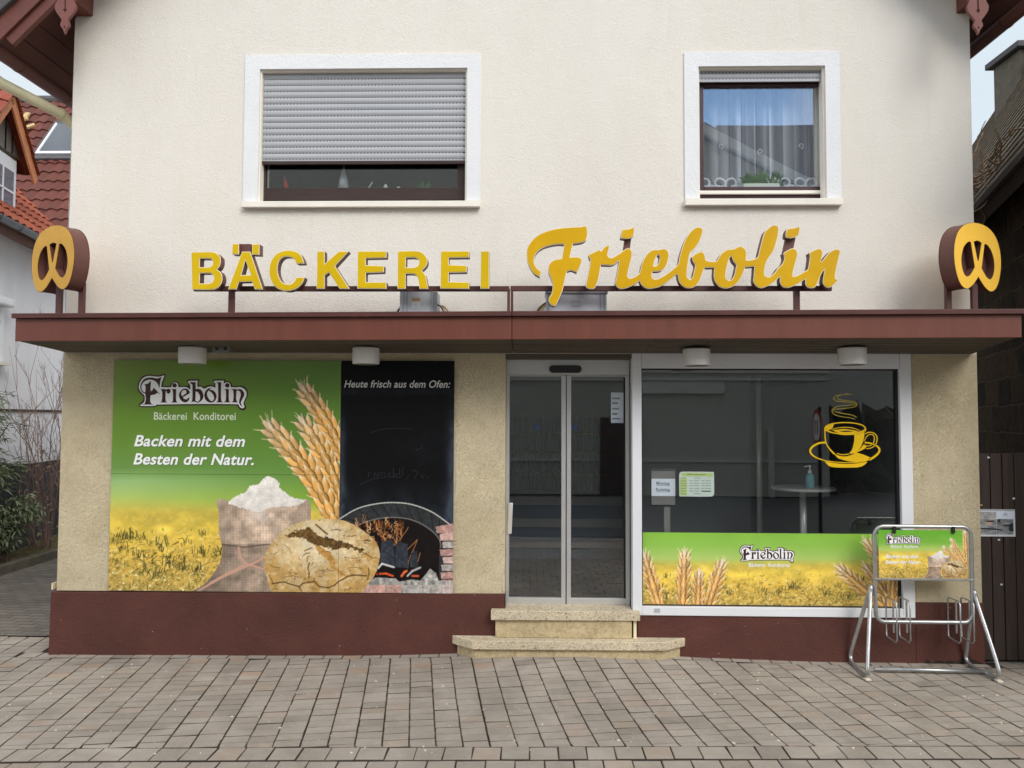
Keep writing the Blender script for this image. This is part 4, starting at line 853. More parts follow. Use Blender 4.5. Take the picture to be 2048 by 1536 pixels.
class Canvas:
    """colours per vertex of a board; shapes are given in photo pixels, the board knows where each vertex lies"""
    def __init__(s, x0, x1, z0, z1, y, cell):
        s.nx = int((x1-x0)/cell)+1; s.nz = int((z1-z0)/cell)+1; s.y = y; s.b = (x0, x1, z0, z1)
        s.X, s.Z = np.meshgrid(np.linspace(x0, x1, s.nx), np.linspace(z0, z1, s.nz)); s.PX, s.PY = proj(s.X, y, s.Z)
        s.C = np.zeros((s.nz, s.nx, 3)); s.k = 1.0 if cell > 0.004 else 0.35
    def fill(s, c): s.C[:] = c
    def mask(s, pts, warp=0):
        pts = np.array(pts, float); x, y = s.PX, s.PY
        if warp: x = x+warp*2*(vnoise(s.PX, s.PY, 4.5*s.k, 1, 3)-0.5)*2; y = y+warp*2*(vnoise(s.PX, s.PY, 4.5*s.k, 4, 3)-0.5)*2
        sel = (x >= pts[:, 0].min()-1) & (x <= pts[:, 0].max()+1) & (y >= pts[:, 1].min()-1) & (y <= pts[:, 1].max()+1)
        r_ = np.zeros(x.shape, bool); rows, cols = np.where(sel)
        if len(rows) == 0: return r_
        xs, ys = x[rows, cols], y[rows, cols]; ins = np.zeros(len(xs), bool); n = len(pts)
        for i in range(n):
            xa, ya = pts[i]; xb, yb = pts[(i+1) % n]
            if ya == yb: continue
            ins ^= ((ya > ys) != (yb > ys)) & (xs < (xb-xa)*(ys-ya)/(yb-ya)+xa)
        r_[rows, cols] = ins; return r_
    def poly(s, pts, c, a=1.0, warp=0):
        m_ = s.mask(pts, warp*s.k); col = c(s.PX[m_], s.PY[m_]) if callable(c) else np.array(c, float)
        s.C[m_] = s.C[m_]*(1-a)+col*a; return m_
    def line(s, pts, wd, c, a=1.0):
        for p, q in zip(pts[:-1], pts[1:]):
            x0, x1 = min(p[0], q[0])-wd, max(p[0], q[0])+wd; y0, y1 = min(p[1], q[1])-wd, max(p[1], q[1])+wd
            # rows/cols by bounding box
            rows, cols = np.where((s.PX > x0) & (s.PX < x1) & (s.PY > y0) & (s.PY < y1)) if s.nx*s.nz < 4000 else s._sub(x0, x1, y0, y1)
            if len(rows) == 0: continue
            dx, dy = q[0]-p[0], q[1]-p[1]; L2 = dx*dx+dy*dy+1e-9
            X_, Y_ = s.PX[rows, cols], s.PY[rows, cols]; t = np.clip(((X_-p[0])*dx+(Y_-p[1])*dy)/L2, 0, 1)
            dd = np.hypot(X_-p[0]-t*dx, Y_-p[1]-t*dy); al = np.clip((wd/2+0.5-dd), 0, 1)*a
            s.C[rows, cols] = s.C[rows, cols]*(1-al[:, None])+np.array(c, float)*al[:, None]
    def _sub(s, x0, x1, y0, y1):
        a = W(x0, y1, s.y); b = W(x1, y0, s.y); bx0, bx1, bz0, bz1 = s.b
        i0 = max(0, int((min(a[0], b[0])-0.05-bx0)/(bx1-bx0)*(s.nx-1))); i1 = min(s.nx, int((max(a[0], b[0])+0.05-bx0)/(bx1-bx0)*(s.nx-1))+2)
        j0 = max(0, int((min(a[1], b[1])-0.05-bz0)/(bz1-bz0)*(s.nz-1))); j1 = min(s.nz, int((max(a[1], b[1])+0.05-bz0)/(bz1-bz0)*(s.nz-1))+2)
        if i1 <= i0 or j1 <= j0: return np.array([], int), np.array([], int)
        jj, ii = np.meshgrid(np.arange(j0, j1), np.arange(i0, i1), indexing='ij'); x = s.PX[j0:j1, i0:i1]; y = s.PY[j0:j1, i0:i1]
        m_ = (x > x0) & (x < x1) & (y > y0) & (y < y1); return jj[m_], ii[m_]
    def build(s, name, mat, parent=None, thick=0.006, rim=(200, 205, 200)):
        x0, x1, z0, z1 = s.b; n = s.nx*s.nz
        v = np.stack([s.X.ravel(), np.full(n, s.y), s.Z.ravel()], 1)
        bk_ = np.array([(x0, s.y, z0), (x1, s.y, z0), (x1, s.y, z1), (x0, s.y, z1), (x0, s.y+thick, z0), (x1, s.y+thick, z0), (x1, s.y+thick, z1), (x0, s.y+thick, z1)])
        off = np.array(ORG[parent.name]) if parent is not None else np.zeros(3)
        v = np.concatenate([v, bk_])-off
        jj, ii = np.meshgrid(np.arange(s.nz-1), np.arange(s.nx-1), indexing='ij'); a = (jj*s.nx+ii).ravel()
        q = np.stack([a, a+1, a+1+s.nx, a+s.nx], 1); q2 = np.array([(0, 4, 5, 1), (1, 5, 6, 2), (2, 6, 7, 3), (3, 7, 4, 0), (4, 7, 6, 5)])+n
        q = np.concatenate([q, q2])
        me = bpy.data.meshes.new(name); me.vertices.add(len(v)); me.vertices.foreach_set('co', v.astype(np.float32).ravel())
        me.loops.add(q.size); me.loops.foreach_set('vertex_index', q.ravel().astype(np.int32)); me.polygons.add(len(q))
        me.polygons.foreach_set('loop_start', np.arange(0, q.size, 4, dtype=np.int32)); me.update(calc_edges=True); me.validate()
        col = np.concatenate([lin(np.clip(s.C.reshape(-1, 3), 0, 255)), np.tile(lin(rim), (8, 1))]); col = np.concatenate([col, np.ones((len(col), 1))], 1)
        at = me.color_attributes.new('Col', 'FLOAT_COLOR', 'POINT'); at.data.foreach_set('color', col.astype(np.float32).ravel())
        o = bpy.data.objects.new(name, me); COL.objects.link(o); me.materials.append(MATS[mat])
        if parent is not None: o.parent = parent
        ORG[o.name] = Vector(off); return o
def gradc(y, stops):
    ys = [p for p, _ in stops]; cs = np.array([c for _, c in stops], float)
    return np.stack([np.interp(y, ys, cs[:, k]) for k in range(3)], -1)
def ident(p): return p
def ear(cv, base, tip, wd, rnd, bow=0.0):
    """wheat ear along a gentle bow: plump pointed grains in three ranks with pale husk tips"""
    b, t = np.array(base, float), np.array(tip, float); L = np.linalg.norm(t-b); ax0 = (t-b)/L; n0 = np.array([-ax0[1], ax0[0]])
    at_ = lambda f: b+(t-b)*f+n0*bow*L*4*f*(1-f)
    n = max(5, int(L/(wd*0.56)))
    cv.line([tuple(at_(-0.06)), tuple(at_(0.3)), tuple(at_(0.6)), tuple(at_(0.9))], wd*0.12, (150, 100, 50))
    def grain(c, d, ln, hw, tone):
        d = d/np.linalg.norm(d); e = np.array([-d[1], d[0]]); rr, cc = cv._sub(c[0]-ln, c[0]+ln, c[1]-ln, c[1]+ln)
        if len(rr) == 0: return
        X_, Y_ = cv.PX[rr, cc]-c[0], cv.PY[rr, cc]-c[1]; a = (X_*d[0]+Y_*d[1])/(ln/2); q = (X_*e[0]+Y_*e[1])/hw
        prof = np.sqrt(np.clip(1-np.abs(a)**2.2, 0, 1))*(1-0.50*np.clip(a, 0, 1)); ins = np.abs(q) < prof
        if not ins.any(): return
        rr, cc, a, q, prof = rr[ins], cc[ins], a[ins], q[ins], prof[ins]; f = np.abs(q)/(prof+1e-6)
        sh = 1.04-0.62*f**5-0.30*np.clip(-a, 0, 1)**2-0.20*np.clip(q, 0, 1); pal = np.clip(a*1.2-0.35, 0, 0.75)[:, None]
        col = np.outer(sh, np.array(tone)); col = col*(1-pal)+np.array((252, 232, 196))*sh[:, None]*pal
        cv.C[rr, cc] = np.clip(col, 0, 255)
    for k in range(n-1, -1, -1):
        f = k/(n-1); p = at_(f*0.92); ax = at_(f*0.92+0.03)-at_(f*0.92-0.03); ax = ax/np.linalg.norm(ax); nr = np.array([-ax[1], ax[0]])
        tap = 0.62+0.50*math.sin(math.pi*min(1, 0.20+0.60*(1-f))); tone0 = np.array((244, 184, 100))*(1-0.04*f)+np.array((14, 36, 62))*max(0, f-0.62)*2.4
        for side in ((-1, 1, 0) if k % 2 else (1, -1, 0)):
            tone = np.clip(tone0*rnd.uniform(0.82, 1.06), 0, 255); off = p+nr*side*wd*rnd.uniform(0.22, 0.29)*tap+ax*(rnd.uniform(-0.05, 0.05)*wd if side else wd*0.24); d = ax+nr*side*rnd.uniform(0.30, 0.55)
            grain(off, d, wd*rnd.uniform(0.86, 1.02)*tap, wd*0.235*tap, tone)
            dd = d/np.linalg.norm(d); q = off+dd*wd*0.40*tap
            for m_ in range(2 if rnd.random() < 0.6 else 1):
                cv.line([tuple(q), tuple(q+(ax*0.8+nr*(side*0.45+rnd.uniform(-0.3, 0.3)))*wd*rnd.uniform(0.18, 0.40))], 1.5 if wd > 20 else 0.9, (250, 226, 182), 0.8)
    for k in range(8):
        q = at_(0.95-rnd.uniform(0.0, 0.05)); cv.line([tuple(q), tuple(q+(ax0+n0*rnd.uniform(-0.5, 0.5))*wd*rnd.uniform(0.3, 0.8))], 1.2, (250, 234, 210), 0.8)
def field(cv, y0, y1, rnd, k=1.0, x0=None, x1=None):
    """sunlit stubble: mottled yellow with dark blades, denser and darker towards the bottom"""
    m_ = (cv.PY > y0) & (cv.PY < y1+3); X_, Y_ = cv.PX[m_], cv.PY[m_]; f = np.clip((Y_-y0)/(y1-y0), 0, 1)
    n1 = vnoise(X_, Y_*1.7, 34*k, 1, 4); n2 = vnoise(X_, Y_*1.4, 6.0*k, 2, 4); n3 = vnoise(X_, Y_, 4.5*k, 3, 2)
    c = gradc(f, [(0, (206, 186, 84)), (0.3, (240, 208, 84)), (0.6, (224, 186, 80)), (1, (190, 160, 82))])
    c = c*(0.78+0.44*n1)[:, None]
    dk = np.clip((n2-0.53)*6, 0, 1)*np.clip((f-0.34)*1.5, 0, 0.6); c = c*(1-dk[:, None])+np.array((86, 84, 40))*dk[:, None]
    lt = np.clip((n3-0.62)*6, 0, 1)*np.clip(f*1.3, 0, 0.6); c = c*(1-lt[:, None])+np.array((252, 230, 150))*lt[:, None]
    al = np.clip((Y_-y0)/(0.16*(y1-y0)), 0, 1)*np.clip(0.6+n1, 0, 1); cv.C[m_] = cv.C[m_]*(1-al[:, None])+c*al[:, None]
    xa, xb = cv.PX.min() if x0 is None else x0, cv.PX.max() if x1 is None else x1; cnt = int((xb-xa)*(y1-y0)/130/k/k)
    for _ in range(cnt):
        f = rnd.random()**0.6; 
        if f < 0.30: continue
        x, y = rnd.uniform(xa, xb), y0+f*(y1-y0); l = rnd.uniform(2, 10)*k*(0.3+1.1*f); an = rnd.gauss(math.pi/2 if rnd.random() < 0.4 else 0.3, 0.55)
        c = rnd.choice([(96, 90, 40), (130, 116, 50), (160, 132, 60), (64, 62, 30), (246, 224, 140), (230, 190, 92), (252, 236, 170), (250, 228, 150)])
        cv.line([(x, y), (x+math.cos(an)*l, y-math.sin(an)*l)], rnd.uniform(0.8, 2.0)*k, c, 0.8)
def tufts(cv, y0, y1, rnd, cnt, k=1.0, x0=None, x1=None):
    xa, xb = cv.PX.min() if x0 is None else x0, cv.PX.max() if x1 is None else x1
    for _ in range(cnt):
        x, y = rnd.uniform(xa, xb), y0+(y1-y0)*rnd.uniform(0.38, 0.86); s_ = rnd.uniform(0.6, 1.3)*k; c = rnd.choice([(46, 48, 24), (60, 62, 30), (80, 78, 36)])
        for q in range(rnd.randint(6, 15)):
            a = rnd.gauss(math.pi/2, 0.6); l = rnd.uniform(4, 17)*s_; xx = x+rnd.gauss(0, 8)*s_; yy = y+rnd.gauss(0, 2.4)*s_
            cv.line([(xx, yy), (xx+math.cos(a)*l*0.6, yy-math.sin(a)*l)], rnd.uniform(0.9, 2.2)*s_, c, rnd.uniform(0.35, 0.8))
def sack(cv, T, k=1.0):
    P = lambda L: smooth_pts([T((200+x/4.096, 920+y/4.096)) for x, y in L], 4, 60)
    out = P([(952,345),(970,410),(975,600),(1000,720),(985,830),(930,930),(850,1020),(745,1082),(745,1110),(1480,1110),(1420,960),(1400,800),(1500,600),(1725,520),(1728,420),(1714,335),(1685,318),(1640,350),(1400,380),(1250,380),(1070,360),(1040,330),(1000,320),(965,326)])
    def weave(X_, Y_):
        w_ = 6.0*k; a = np.sin(X_*2*math.pi/w_+0.5*np.sin(Y_/31)); b = np.sin(Y_*2*math.pi/(w_*0.86)+0.6*np.sin(X_/40)); n_ = vnoise(X_, Y_, 14*k, 4, 4)
        h = np.where((a > -0.35), 0.10, -0.22)+np.where(b > -0.3, 0.08, -0.14); x0 = T((433, 1000))[0]; x1 = T((622, 1000))[0]; f = np.clip((X_-x0)/(x1-x0), 0, 1)
        sh = 0.74+0.42*np.sin(math.pi*np.clip(0.15+0.7*f, 0, 1)); yb = T((500, 1088))[1]; low = np.where(Y_ > yb, 0.80, 1.0)
        return np.array((178, 157, 138))*((1+0.17*h)*sh*low*(0.70+0.60*n_))[:, None]
    cv.poly(out, weave)
    cv.line([T((200+x/4.096, 920+y/4.096)) for x, y in [(1000,690),(1060,700),(1180,715),(1290,700),(1390,690)]], 2.6*k, (84, 66, 56), 0.7)
    for L in ([(1135,715),(1150,800),(1200,850),(1330,890),(1400,900)], [(1360,780),(1290,830),(1200,870),(1000,960),(800,1075)], [(1180,860),(1060,920),(900,1010)]):
        cv.line([T((200+x/4.096, 920+y/4.096)) for x, y in L], 4.2*k, (206, 160, 138), 0.9)
    fl = P([(1045,345),(1075,322),(1130,290),(1190,265),(1212,232),(1225,210),(1270,206),(1310,185),(1335,160),(1370,138),(1410,145),(1440,155),(1470,190),(1462,225),(1510,260),(1560,300),(1640,320),(1690,326),(1620,370),(1400,390),(1300,425),(1200,405),(1090,370)])
    def flour(X_, Y_):
        n_ = vnoise(X_, Y_, 11*k, 2, 4); n2 = vnoise(X_, Y_, 3*k, 3, 2); f = (Y_-T((0, 953))[1])/(T((0, 1025))[1]-T((0, 953))[1])
        return np.array((250, 244, 236))*(1.0-0.10*np.clip(f, 0, 1)-0.20*(n_-0.45)-0.12*(n2-0.5))[:, None]
    cv.poly(fl, flour, 1.0, 1.2)
    m_ = cv.mask(out); X_, Y_ = cv.PX[m_], cv.PY[m_]; a_, b_ = T((517, 1030)); a = np.exp(-((X_-a_)/(24*k))**2-((Y_-b_)/(14*k))**2)*0.75*vnoise(X_, Y_, 5*k, 1, 3)
    cv.C[m_] = cv.C[m_]*(1-a[:, None])+np.array((244, 238, 230))*a[:, None]
def bread(cv, T, rnd, k=1.0):
    Z = lambda L: [T((520+x/5.12, 980+y/5.12)) for x, y in L]
    out = smooth_pts(Z([(160,1060),(70,900),(45,720),(80,600),(180,470),(280,380),(450,320),(620,298),(820,305),(950,350),(1100,450),(1190,540),(1225,640),(1215,760),(1180,860),(1120,950),(1070,1010),(1040,1060)]), 5, 80)
    cx_, cy_ = T((643, 1100)); rx, ry = abs(T((757, 0))[0]-cx_), abs(T((0, 1038))[1]-cy_)
    def crust(X_, Y_):
        n_ = vnoise(X_, Y_, 26*k, 1, 4); n2 = vnoise(X_, Y_, 6*k, 2, 3); d = np.hypot((X_-cx_+8*k)/rx, (Y_-cy_+14*k)/(ry*1.25)); f = np.clip((d-0.22)/0.75, 0, 1)
        c = np.array((242, 222, 182))*(1-f[:, None])+np.array((194, 156, 92))*f[:, None]; sp = vnoise(X_, Y_, 2.6*k, 5, 2); rg = np.abs(vnoise(X_, Y_, 17*k, 3, 3)-0.5); ck = np.where((rg < 0.010) & (d > 0.42), 0.62, 1.0); fl_ = np.clip(vnoise(X_, Y_, 12*k, 4, 3)*2-0.9, 0, 0.35)[:, None]; c = c*(1-fl_)+np.array((250, 238, 210))*fl_; return c*(ck*(0.86+0.22*n_+0.12*(n2-0.5)+0.10*(sp-0.5)))[:, None]
    cv.poly(out, crust)
    def rough(ca, cb):
        return lambda X_, Y_: np.array(ca)*(1-vnoise(X_, Y_, 4*k, 3, 3))[:, None]*1.0+np.array(cb)*vnoise(X_, Y_, 4*k, 3, 3)[:, None]
    cv.poly(Z([(530,545),(640,590),(720,650),(770,710),(775,780),(830,835),(905,880),(880,905),(800,850),(730,790),(690,720),(600,640)]), rough((150, 108, 48), (226, 176, 100)), 1.0, 2.2)
    cv.poly(Z([(265,470),(300,440),(340,425),(400,415),(460,400),(475,385),(510,388),(560,430),(640,470),(720,490),(800,520),(900,540),(1000,590),(1080,612),(1040,638),(950,605),(850,590),(770,612),(720,600),(600,570),(520,540),(470,500),(380,480),(300,492)]), rough((44, 30, 14), (170, 130, 70)), 1.0, 2.6)
    for L, wd in (([(125,960),(180,950),(250,940),(310,965),(400,990),(440,955),(500,945),(560,940),(600,985),(700,1000),(760,975),(800,940),(850,915),(900,885),(960,870),(1020,872),(1090,880)], 2.6), ([(505,745),(490,800),(505,850),(500,905)], 2.2), ([(400,990),(430,1040)], 1.8), ([(570,355),(620,395),(660,430),(690,450)], 3.2), ([(455,625),(490,610),(530,592)], 1.8), ([(445,668),(470,650),(510,645)], 1.6), ([(480,735),(485,690),(500,680)], 1.6), ([(730,410),(790,405),(830,418)], 1.5), ([(890,475),(940,475),(985,465)], 1.5), ([(1070,520),(1100,515),(1130,520)], 2.4), ([(1100,920),(1115,850),(1110,800)], 2.0), ([(90,870),(120,920),(130,960)], 1.6), ([(545,940),(560,905)], 1.8), ([(1060,640),(1120,680),(1160,700)], 1.6), ([(100,770),(150,790),(210,800)], 1.0), ([(600,820),(680,830),(760,825)], 1.0), ([(240,890),(330,880),(420,895)], 1.0), ([(900,800),(980,790),(1060,810)], 1.0), ([(250,560),(300,600),(320,650)], 0.9), ([(860,690),(950,700),(1020,690)], 0.9)):
        cv.line([(x+rnd.uniform(-0.4, 0.4)*k, y+rnd.uniform(-0.4, 0.4)*k) for x, y in Z(L)], wd*k, (84, 56, 22), 0.85)
def aff(sx, sy, x0, y0, X0, Y0): return lambda p: (X0+(p[0]-x0)*sx, Y0+(p[1]-y0)*sy)
rb = random.Random(3)
BY = -0.022
# --- advertising board
a = bbox_px(222.5, 720.5, 679.3, 1184, BY); b0 = wx(209, 1184, BY)
BX0, BXM, BX1, BZ0, BZ1 = (-3.728), W(679.3, 950, BY)[0], W(907.3, 950, BY)[0], 0.556, W(560, 721, BY)[1]
cv = Canvas(BX0, BXM, BZ0, BZ1, BY, 0.0046)
sx_ = (cv.PX-222)/457
top = gradc(cv.PY, [(720, (122, 146, 52)), (800, (110, 146, 50)), (880, (106, 144, 52)), (935, (112, 152, 76)), (962, (158, 196, 128)), (985, (178, 206, 120)), (1005, (200, 208, 104)), (1030, (214, 196, 96))])
rgt = gradc(cv.PY, [(720, (100, 140, 56)), (850, (98, 138, 54)), (950, (104, 146, 66)), (1000, (132, 172, 62)), (1030, (176, 186, 84)), (1060, (200, 184, 90))])
f = np.clip(sx_*1.15-0.05, 0, 1)[..., None]; cv.C = top*(1-f)+rgt*f
cv.C *= (0.97+0.06*vnoise(cv.PX, cv.PY, 60, 1, 3))[..., None]
field(cv, 1002, 1184, rb); tufts(cv, 1002, 1184, rb, 34, 1.0, 212, 440)
for x, y in ((247, 1166), (300, 1171), (366, 1180), (272, 1150), (330, 1160), (226, 1145), (290, 1181), (395, 1178), (240, 1180)):
    cv.poly([(x+2.2*math.cos(t), y+2.2*math.sin(t)) for t in np.arange(0, 6.2, 0.6)], (252, 246, 206), 0.8)
sack(cv, ident)
ear(cv, (696, 930), (601, 772), 36, rb, 0.04); ear(cv, (684, 1005), (601, 838), 37, rb, 0.05); ear(cv, (672, 1050), (530, 846), 42, rb, 0.06)
bread(cv, ident, rb)
adb = cv.build('advertising_board', 'print'); tag(adb, 'green advertising board printed with wheat ears, flour sack and field', 'advertising board')
# --- chalkboard with printed oven
cv = Canvas(BXM+0.0025, BX1, BZ0, BZ1, BY, 0.0046)
n1 = vnoise(cv.PX, cv.PY, 70, 2, 4); n2 = vnoise(cv.PX, cv.PY*0.6, 16, 3, 3)
edge = np.exp(-((cv.PX-908)/14)**2)*np.clip((cv.PY-780)/80, 0, 1)*0.9+np.exp(-((cv.PX-681)/11)**2)*np.clip((cv.PY-790)/90, 0, 1)*0.8+np.exp(-((cv.PY-783)/9)**2)*0.35+np.clip((cv.PY-955)/60, 0, 1)*0.45
sm = np.clip(edge*(0.25+1.2*n2)+np.clip(n1-0.55, 0, 1)*0.6*(cv.PY > 785), 0, 1)[..., None]
cv.C = np.array((4, 5, 8))*(1-sm)+np.array((60, 70, 82))*sm
Z = lambda L: [(520+x/5.12, 980+y/5.12) for x, y in L]
arch_o = smooth_pts(Z([(700,380),(810,300),(1000,190),(1200,140),(1380,128),(1560,150),(1750,220),(1900,320),(2000,400)]), 5, 90, False)
cv.poly(arch_o+Z([(2000, 1060), (700, 1060)]), lambda X_, Y_: np.array((50, 52, 54))*(0.7+0.6*vnoise(X_, Y_, 7, 1, 3))[:, None])
arch_i = smooth_pts(Z([(860,460),(980,372),(1100,322),(1250,288),(1400,282),(1550,305),(1700,375),(1820,480),(1850,560),(1838,640),(1832,940)]), 5, 90, False)
cv.poly(arch_i+Z([(700, 960), (700, 600)]), lambda X_, Y_: np.array((20, 15, 14))*(0.6+0.9*vnoise(X_, Y_, 12, 2, 3))[:, None])
for k in range(13):
    t = k/12; i_ = int(t*(len(arch_o)-1)); j_ = int(min(1, t*0.86+0.02)*(len(arch_i)-1)); cv.line([arch_o[i_], (arch_i[j_][0]*0.96+arch_o[i_][0]*0.04, arch_i[j_][1])], 1.4, (12, 12, 12), 0.9)
cv.line(arch_o, 2.2, (206, 206, 200), 0.9); cv.line(arch_i[:-8], 2.2, (128, 126, 122), 0.8)
for k in range(9): # bricks of the jamb and arch foot
    y0 = 370+k*78; c = rb.choice([(206, 168, 160), (190, 150, 142), (214, 184, 176), (180, 172, 166)]); xl = 1850+rb.uniform(-20, 25) if k > 1 else 1800+k*40
    cv.poly(Z([(xl, y0+6), (1990, y0+(0 if k > 1 else -30)), (1990, y0+68), (xl+8, y0+70)]), lambda X_, Y_, c=c: np.array(c)*(0.72+0.5*vnoise(X_, Y_, 5, 1, 3))[:, None])
for _ in range(120): # flames
    x, y = rb.uniform(960, 1480), rb.uniform(330, 600); 
    if (x-1250)**2/300**2+(y-420)**2/180**2 > 1.1: continue
    h = rb.uniform(30, 90); s_ = rb.uniform(-34, 34); cv.line(smooth_pts(Z([(x, y), (x+s_*0.8, y-h*0.35), (x-s_*0.2, y-h*0.7), (x+s_*0.7, y-h)]), 3, 170, False), rb.uniform(0.6, 1.8), rb.choice([(214, 128, 60), (236, 160, 90), (150, 84, 40), (176, 100, 52), (246, 196, 140)]), rb.uniform(0.25, 0.7))
for L in ([(1330,600),(1390,540),(1340,470),(1300,440)], [(1450,480),(1490,430),(1520,380)], [(1500,620),(1560,560),(1610,510),(1580,590),(1530,700),(1510,800)], [(1380,380),(1440,410),(1450,460)], [(1640,640),(1620,720),(1590,800)]): cv.line(smooth_pts(Z(L), 4, 150, False), 1.3, (224, 150, 84), 0.65)
for (x0, x1, y0, y1) in ((1240, 1380, 520, 770), (1390, 1520, 540, 800), (1545, 1620, 620, 800)): # charred logs
    cv.poly(Z([(x0, y0+30), (x0+30, y0), (x1-10, y0+6), (x1, y1), (x0-10, y1-12)]), lambda X_, Y_: np.array((50, 56, 64))*(0.35+1.1*np.abs(np.sin(Y_*1.25+2.2*vnoise(X_, Y_, 9, 2, 2))))[:, None]*(0.6+0.6*vnoise(X_, Y_, 6, 3, 2))[:, None])
for L, c, wd in (([(1210,800),(1250,755),(1370,790)], (222, 222, 220), 4), ([(1510,880),(1560,830),(1640,795)], (190, 192, 192), 4), ([(1200,860),(1290,855),(1360,880)], (232, 96, 48), 4), ([(1450,880),(1480,840),(1500,830)], (240, 110, 56), 5), ([(1560,880),(1620,880)], (226, 96, 56), 4), ([(1180,800),(1220,880)], (60, 30, 26), 4)): cv.line(Z(L), wd, c, 0.9)
cv.poly(Z([(1040,1000),(1130,930),(1180,895),(1390,905),(1420,940),(1560,915),(1640,930),(1700,860),(1740,805),(1800,850),(1830,930),(2000,940),(2000,1060),(1000,1060)]), lambda X_, Y_: np.array((186, 184, 178))*(0.42+0.9*vnoise(X_, Y_, 7, 4, 4))[:, None])
for (x0, x1, c) in ((1000, 1110, (214, 170, 158)), (1122, 1285, (208, 164, 152)), (1295, 1450, (196, 156, 146)), (1465, 1660, (190, 186, 178)), (1675, 1860, (188, 182, 174)), (1870, 1990, (214, 196, 190))):
    cv.poly(Z([(x0, 975), (x1, 970), (x1, 1060), (x0, 1060)]), lambda X_, Y_, c=c: np.array(c)*(0.7+0.5*vnoise(X_, Y_, 6, 1, 3))[:, None])
bread(cv, ident, rb)
chb = cv.build('chalk_board', 'print_matt', rim=(90, 90, 92)); tag(chb, 'black chalkboard with printed brick oven and a bread loaf overlapping it', 'chalkboard')

# --- the shop logo: dark outline, white body, brown letters (outlines measured in photo pixels)
LG_O = [(105,600),(120,575),(165,535),(185,490),(180,450),(120,390),(88,320),(90,250),(120,170),(180,105),(260,78),(340,80),(420,92),(490,80),(540,62),(565,80),(562,120),(530,200),(520,268),(640,272),(665,225),(720,195),(780,210),(810,265),(870,270),(930,270),(955,265),(950,225),(925,190),(945,162),(1150,158),(1135,200),(1130,262),(1180,265),(1225,285),(1290,258),(1350,255),(1390,270),(1392,215),(1365,185),(1390,160),(1590,160),(1585,190),(1650,195),(1690,230),(1700,268),(1790,270),(1850,265),(1920,290),(1965,350),(1970,430),(1940,500),(1920,570),(1940,630),(1925,675),(1880,690),(1830,670),(1790,620),(1770,605),(430,612),(400,632),(130,632)]
LG_W = [(130,600),(180,570),(210,520),(205,435),(150,380),(112,310),(115,250),(145,180),(200,125),(270,102),(350,105),(440,115),(500,105),(540,85),(542,110),(505,200),(490,292),(665,295),(680,240),(720,212),(770,230),(785,292),(870,290),(930,295),(985,340),(985,260),(950,205),(960,185),(1118,183),(1110,220),(1108,290),(1170,285),(1225,318),(1300,285),(1360,282),(1415,305),(1415,230),(1388,200),(1400,185),(1562,183),(1555,260),(1570,225),(1620,210),(1665,235),(1678,292),(1780,295),(1840,290),(1905,320),(1945,380),(1945,440),(1915,510),(1895,580),(1912,625),(1900,650),(1870,652),(1830,630),(1800,585),(410,590),(395,610),(140,612)]
circ = lambda x, y, r_: [(x+r_*math.cos(t*math.pi/8), y+r_*math.sin(t*math.pi/8)) for t in range(16)]
LG_G = [[[(255,135),(340,130),(420,145),(500,120),(480,180),(465,290),(455,300),(440,250),(400,200),(330,168),(260,170),(200,200),(160,255),(155,310),(180,365),(220,385),(220,405),(170,380),(140,320),(138,260),(170,190),(210,150)]],
 [[(320,182),(310,300),(312,365),(345,340),(365,300),(465,405),(455,412),(430,385),(390,415),(310,432),(305,540),(330,580),(370,590),(160,590),(210,575),(230,500),(220,405),(225,280),(205,240),(260,235)]],
 [[(480,325),(570,325),(568,343),(600,320),(640,325),(655,360),(640,395),(610,405),(585,385),(588,365),(570,365),(565,470),(570,535),(595,555),(472,555),(500,535),(510,450),(505,360)]],
 [[(665,325),(748,325),(745,500),(755,540),(778,555),(660,555),(690,535),(695,450),(690,350)]], [circ(720, 262, 38)],
 [[(905,316),(950,330),(982,378),(975,398),(862,466),(880,490),(925,502),(962,472),(976,468),(960,520),(920,552),(870,547),(820,502),(795,440),(805,390),(845,338)], [(890,340),(918,350),(925,392),(848,448),(830,410),(848,358)]],
 [[(980,208),(1080,208),(1080,330),(1120,320),(1170,340),(1205,400),(1212,460),(1180,520),(1120,562),(1040,535),(1008,558),(1025,480),(1025,250),(985,222)], [(1078,365),(1115,375),(1150,430),(1155,500),(1120,546),(1076,525)]],
 [[(1345,303),(1310,338),(1370,345),(1420,390),(1437,450),(1420,510),(1380,553),(1310,553),(1250,508),(1228,440),(1240,380),(1285,322)], [(1296,350),(1272,400),(1285,460),(1330,525),(1372,532),(1397,490),(1382,430),(1340,375)]],
 [[(1432,208),(1515,208),(1512,450),(1520,530),(1548,552),(1425,552),(1458,530),(1465,450),(1462,235)]],
 [[(1562,325),(1645,325),(1645,480),(1650,530),(1672,552),(1550,552),(1590,530),(1598,450),(1595,345)]], [circ(1620, 262, 38)],
 [[(1682,325),(1775,325),(1775,345),(1800,325),(1860,330),(1900,380),(1907,430),(1880,490),(1852,550),(1862,600),(1887,627),(1850,610),(1820,560),(1828,500),(1850,430),(1840,370),(1800,347),(1775,362),(1770,480),(1780,530),(1802,552),(1690,552),(1720,530),(1728,440),(1720,345)]]]
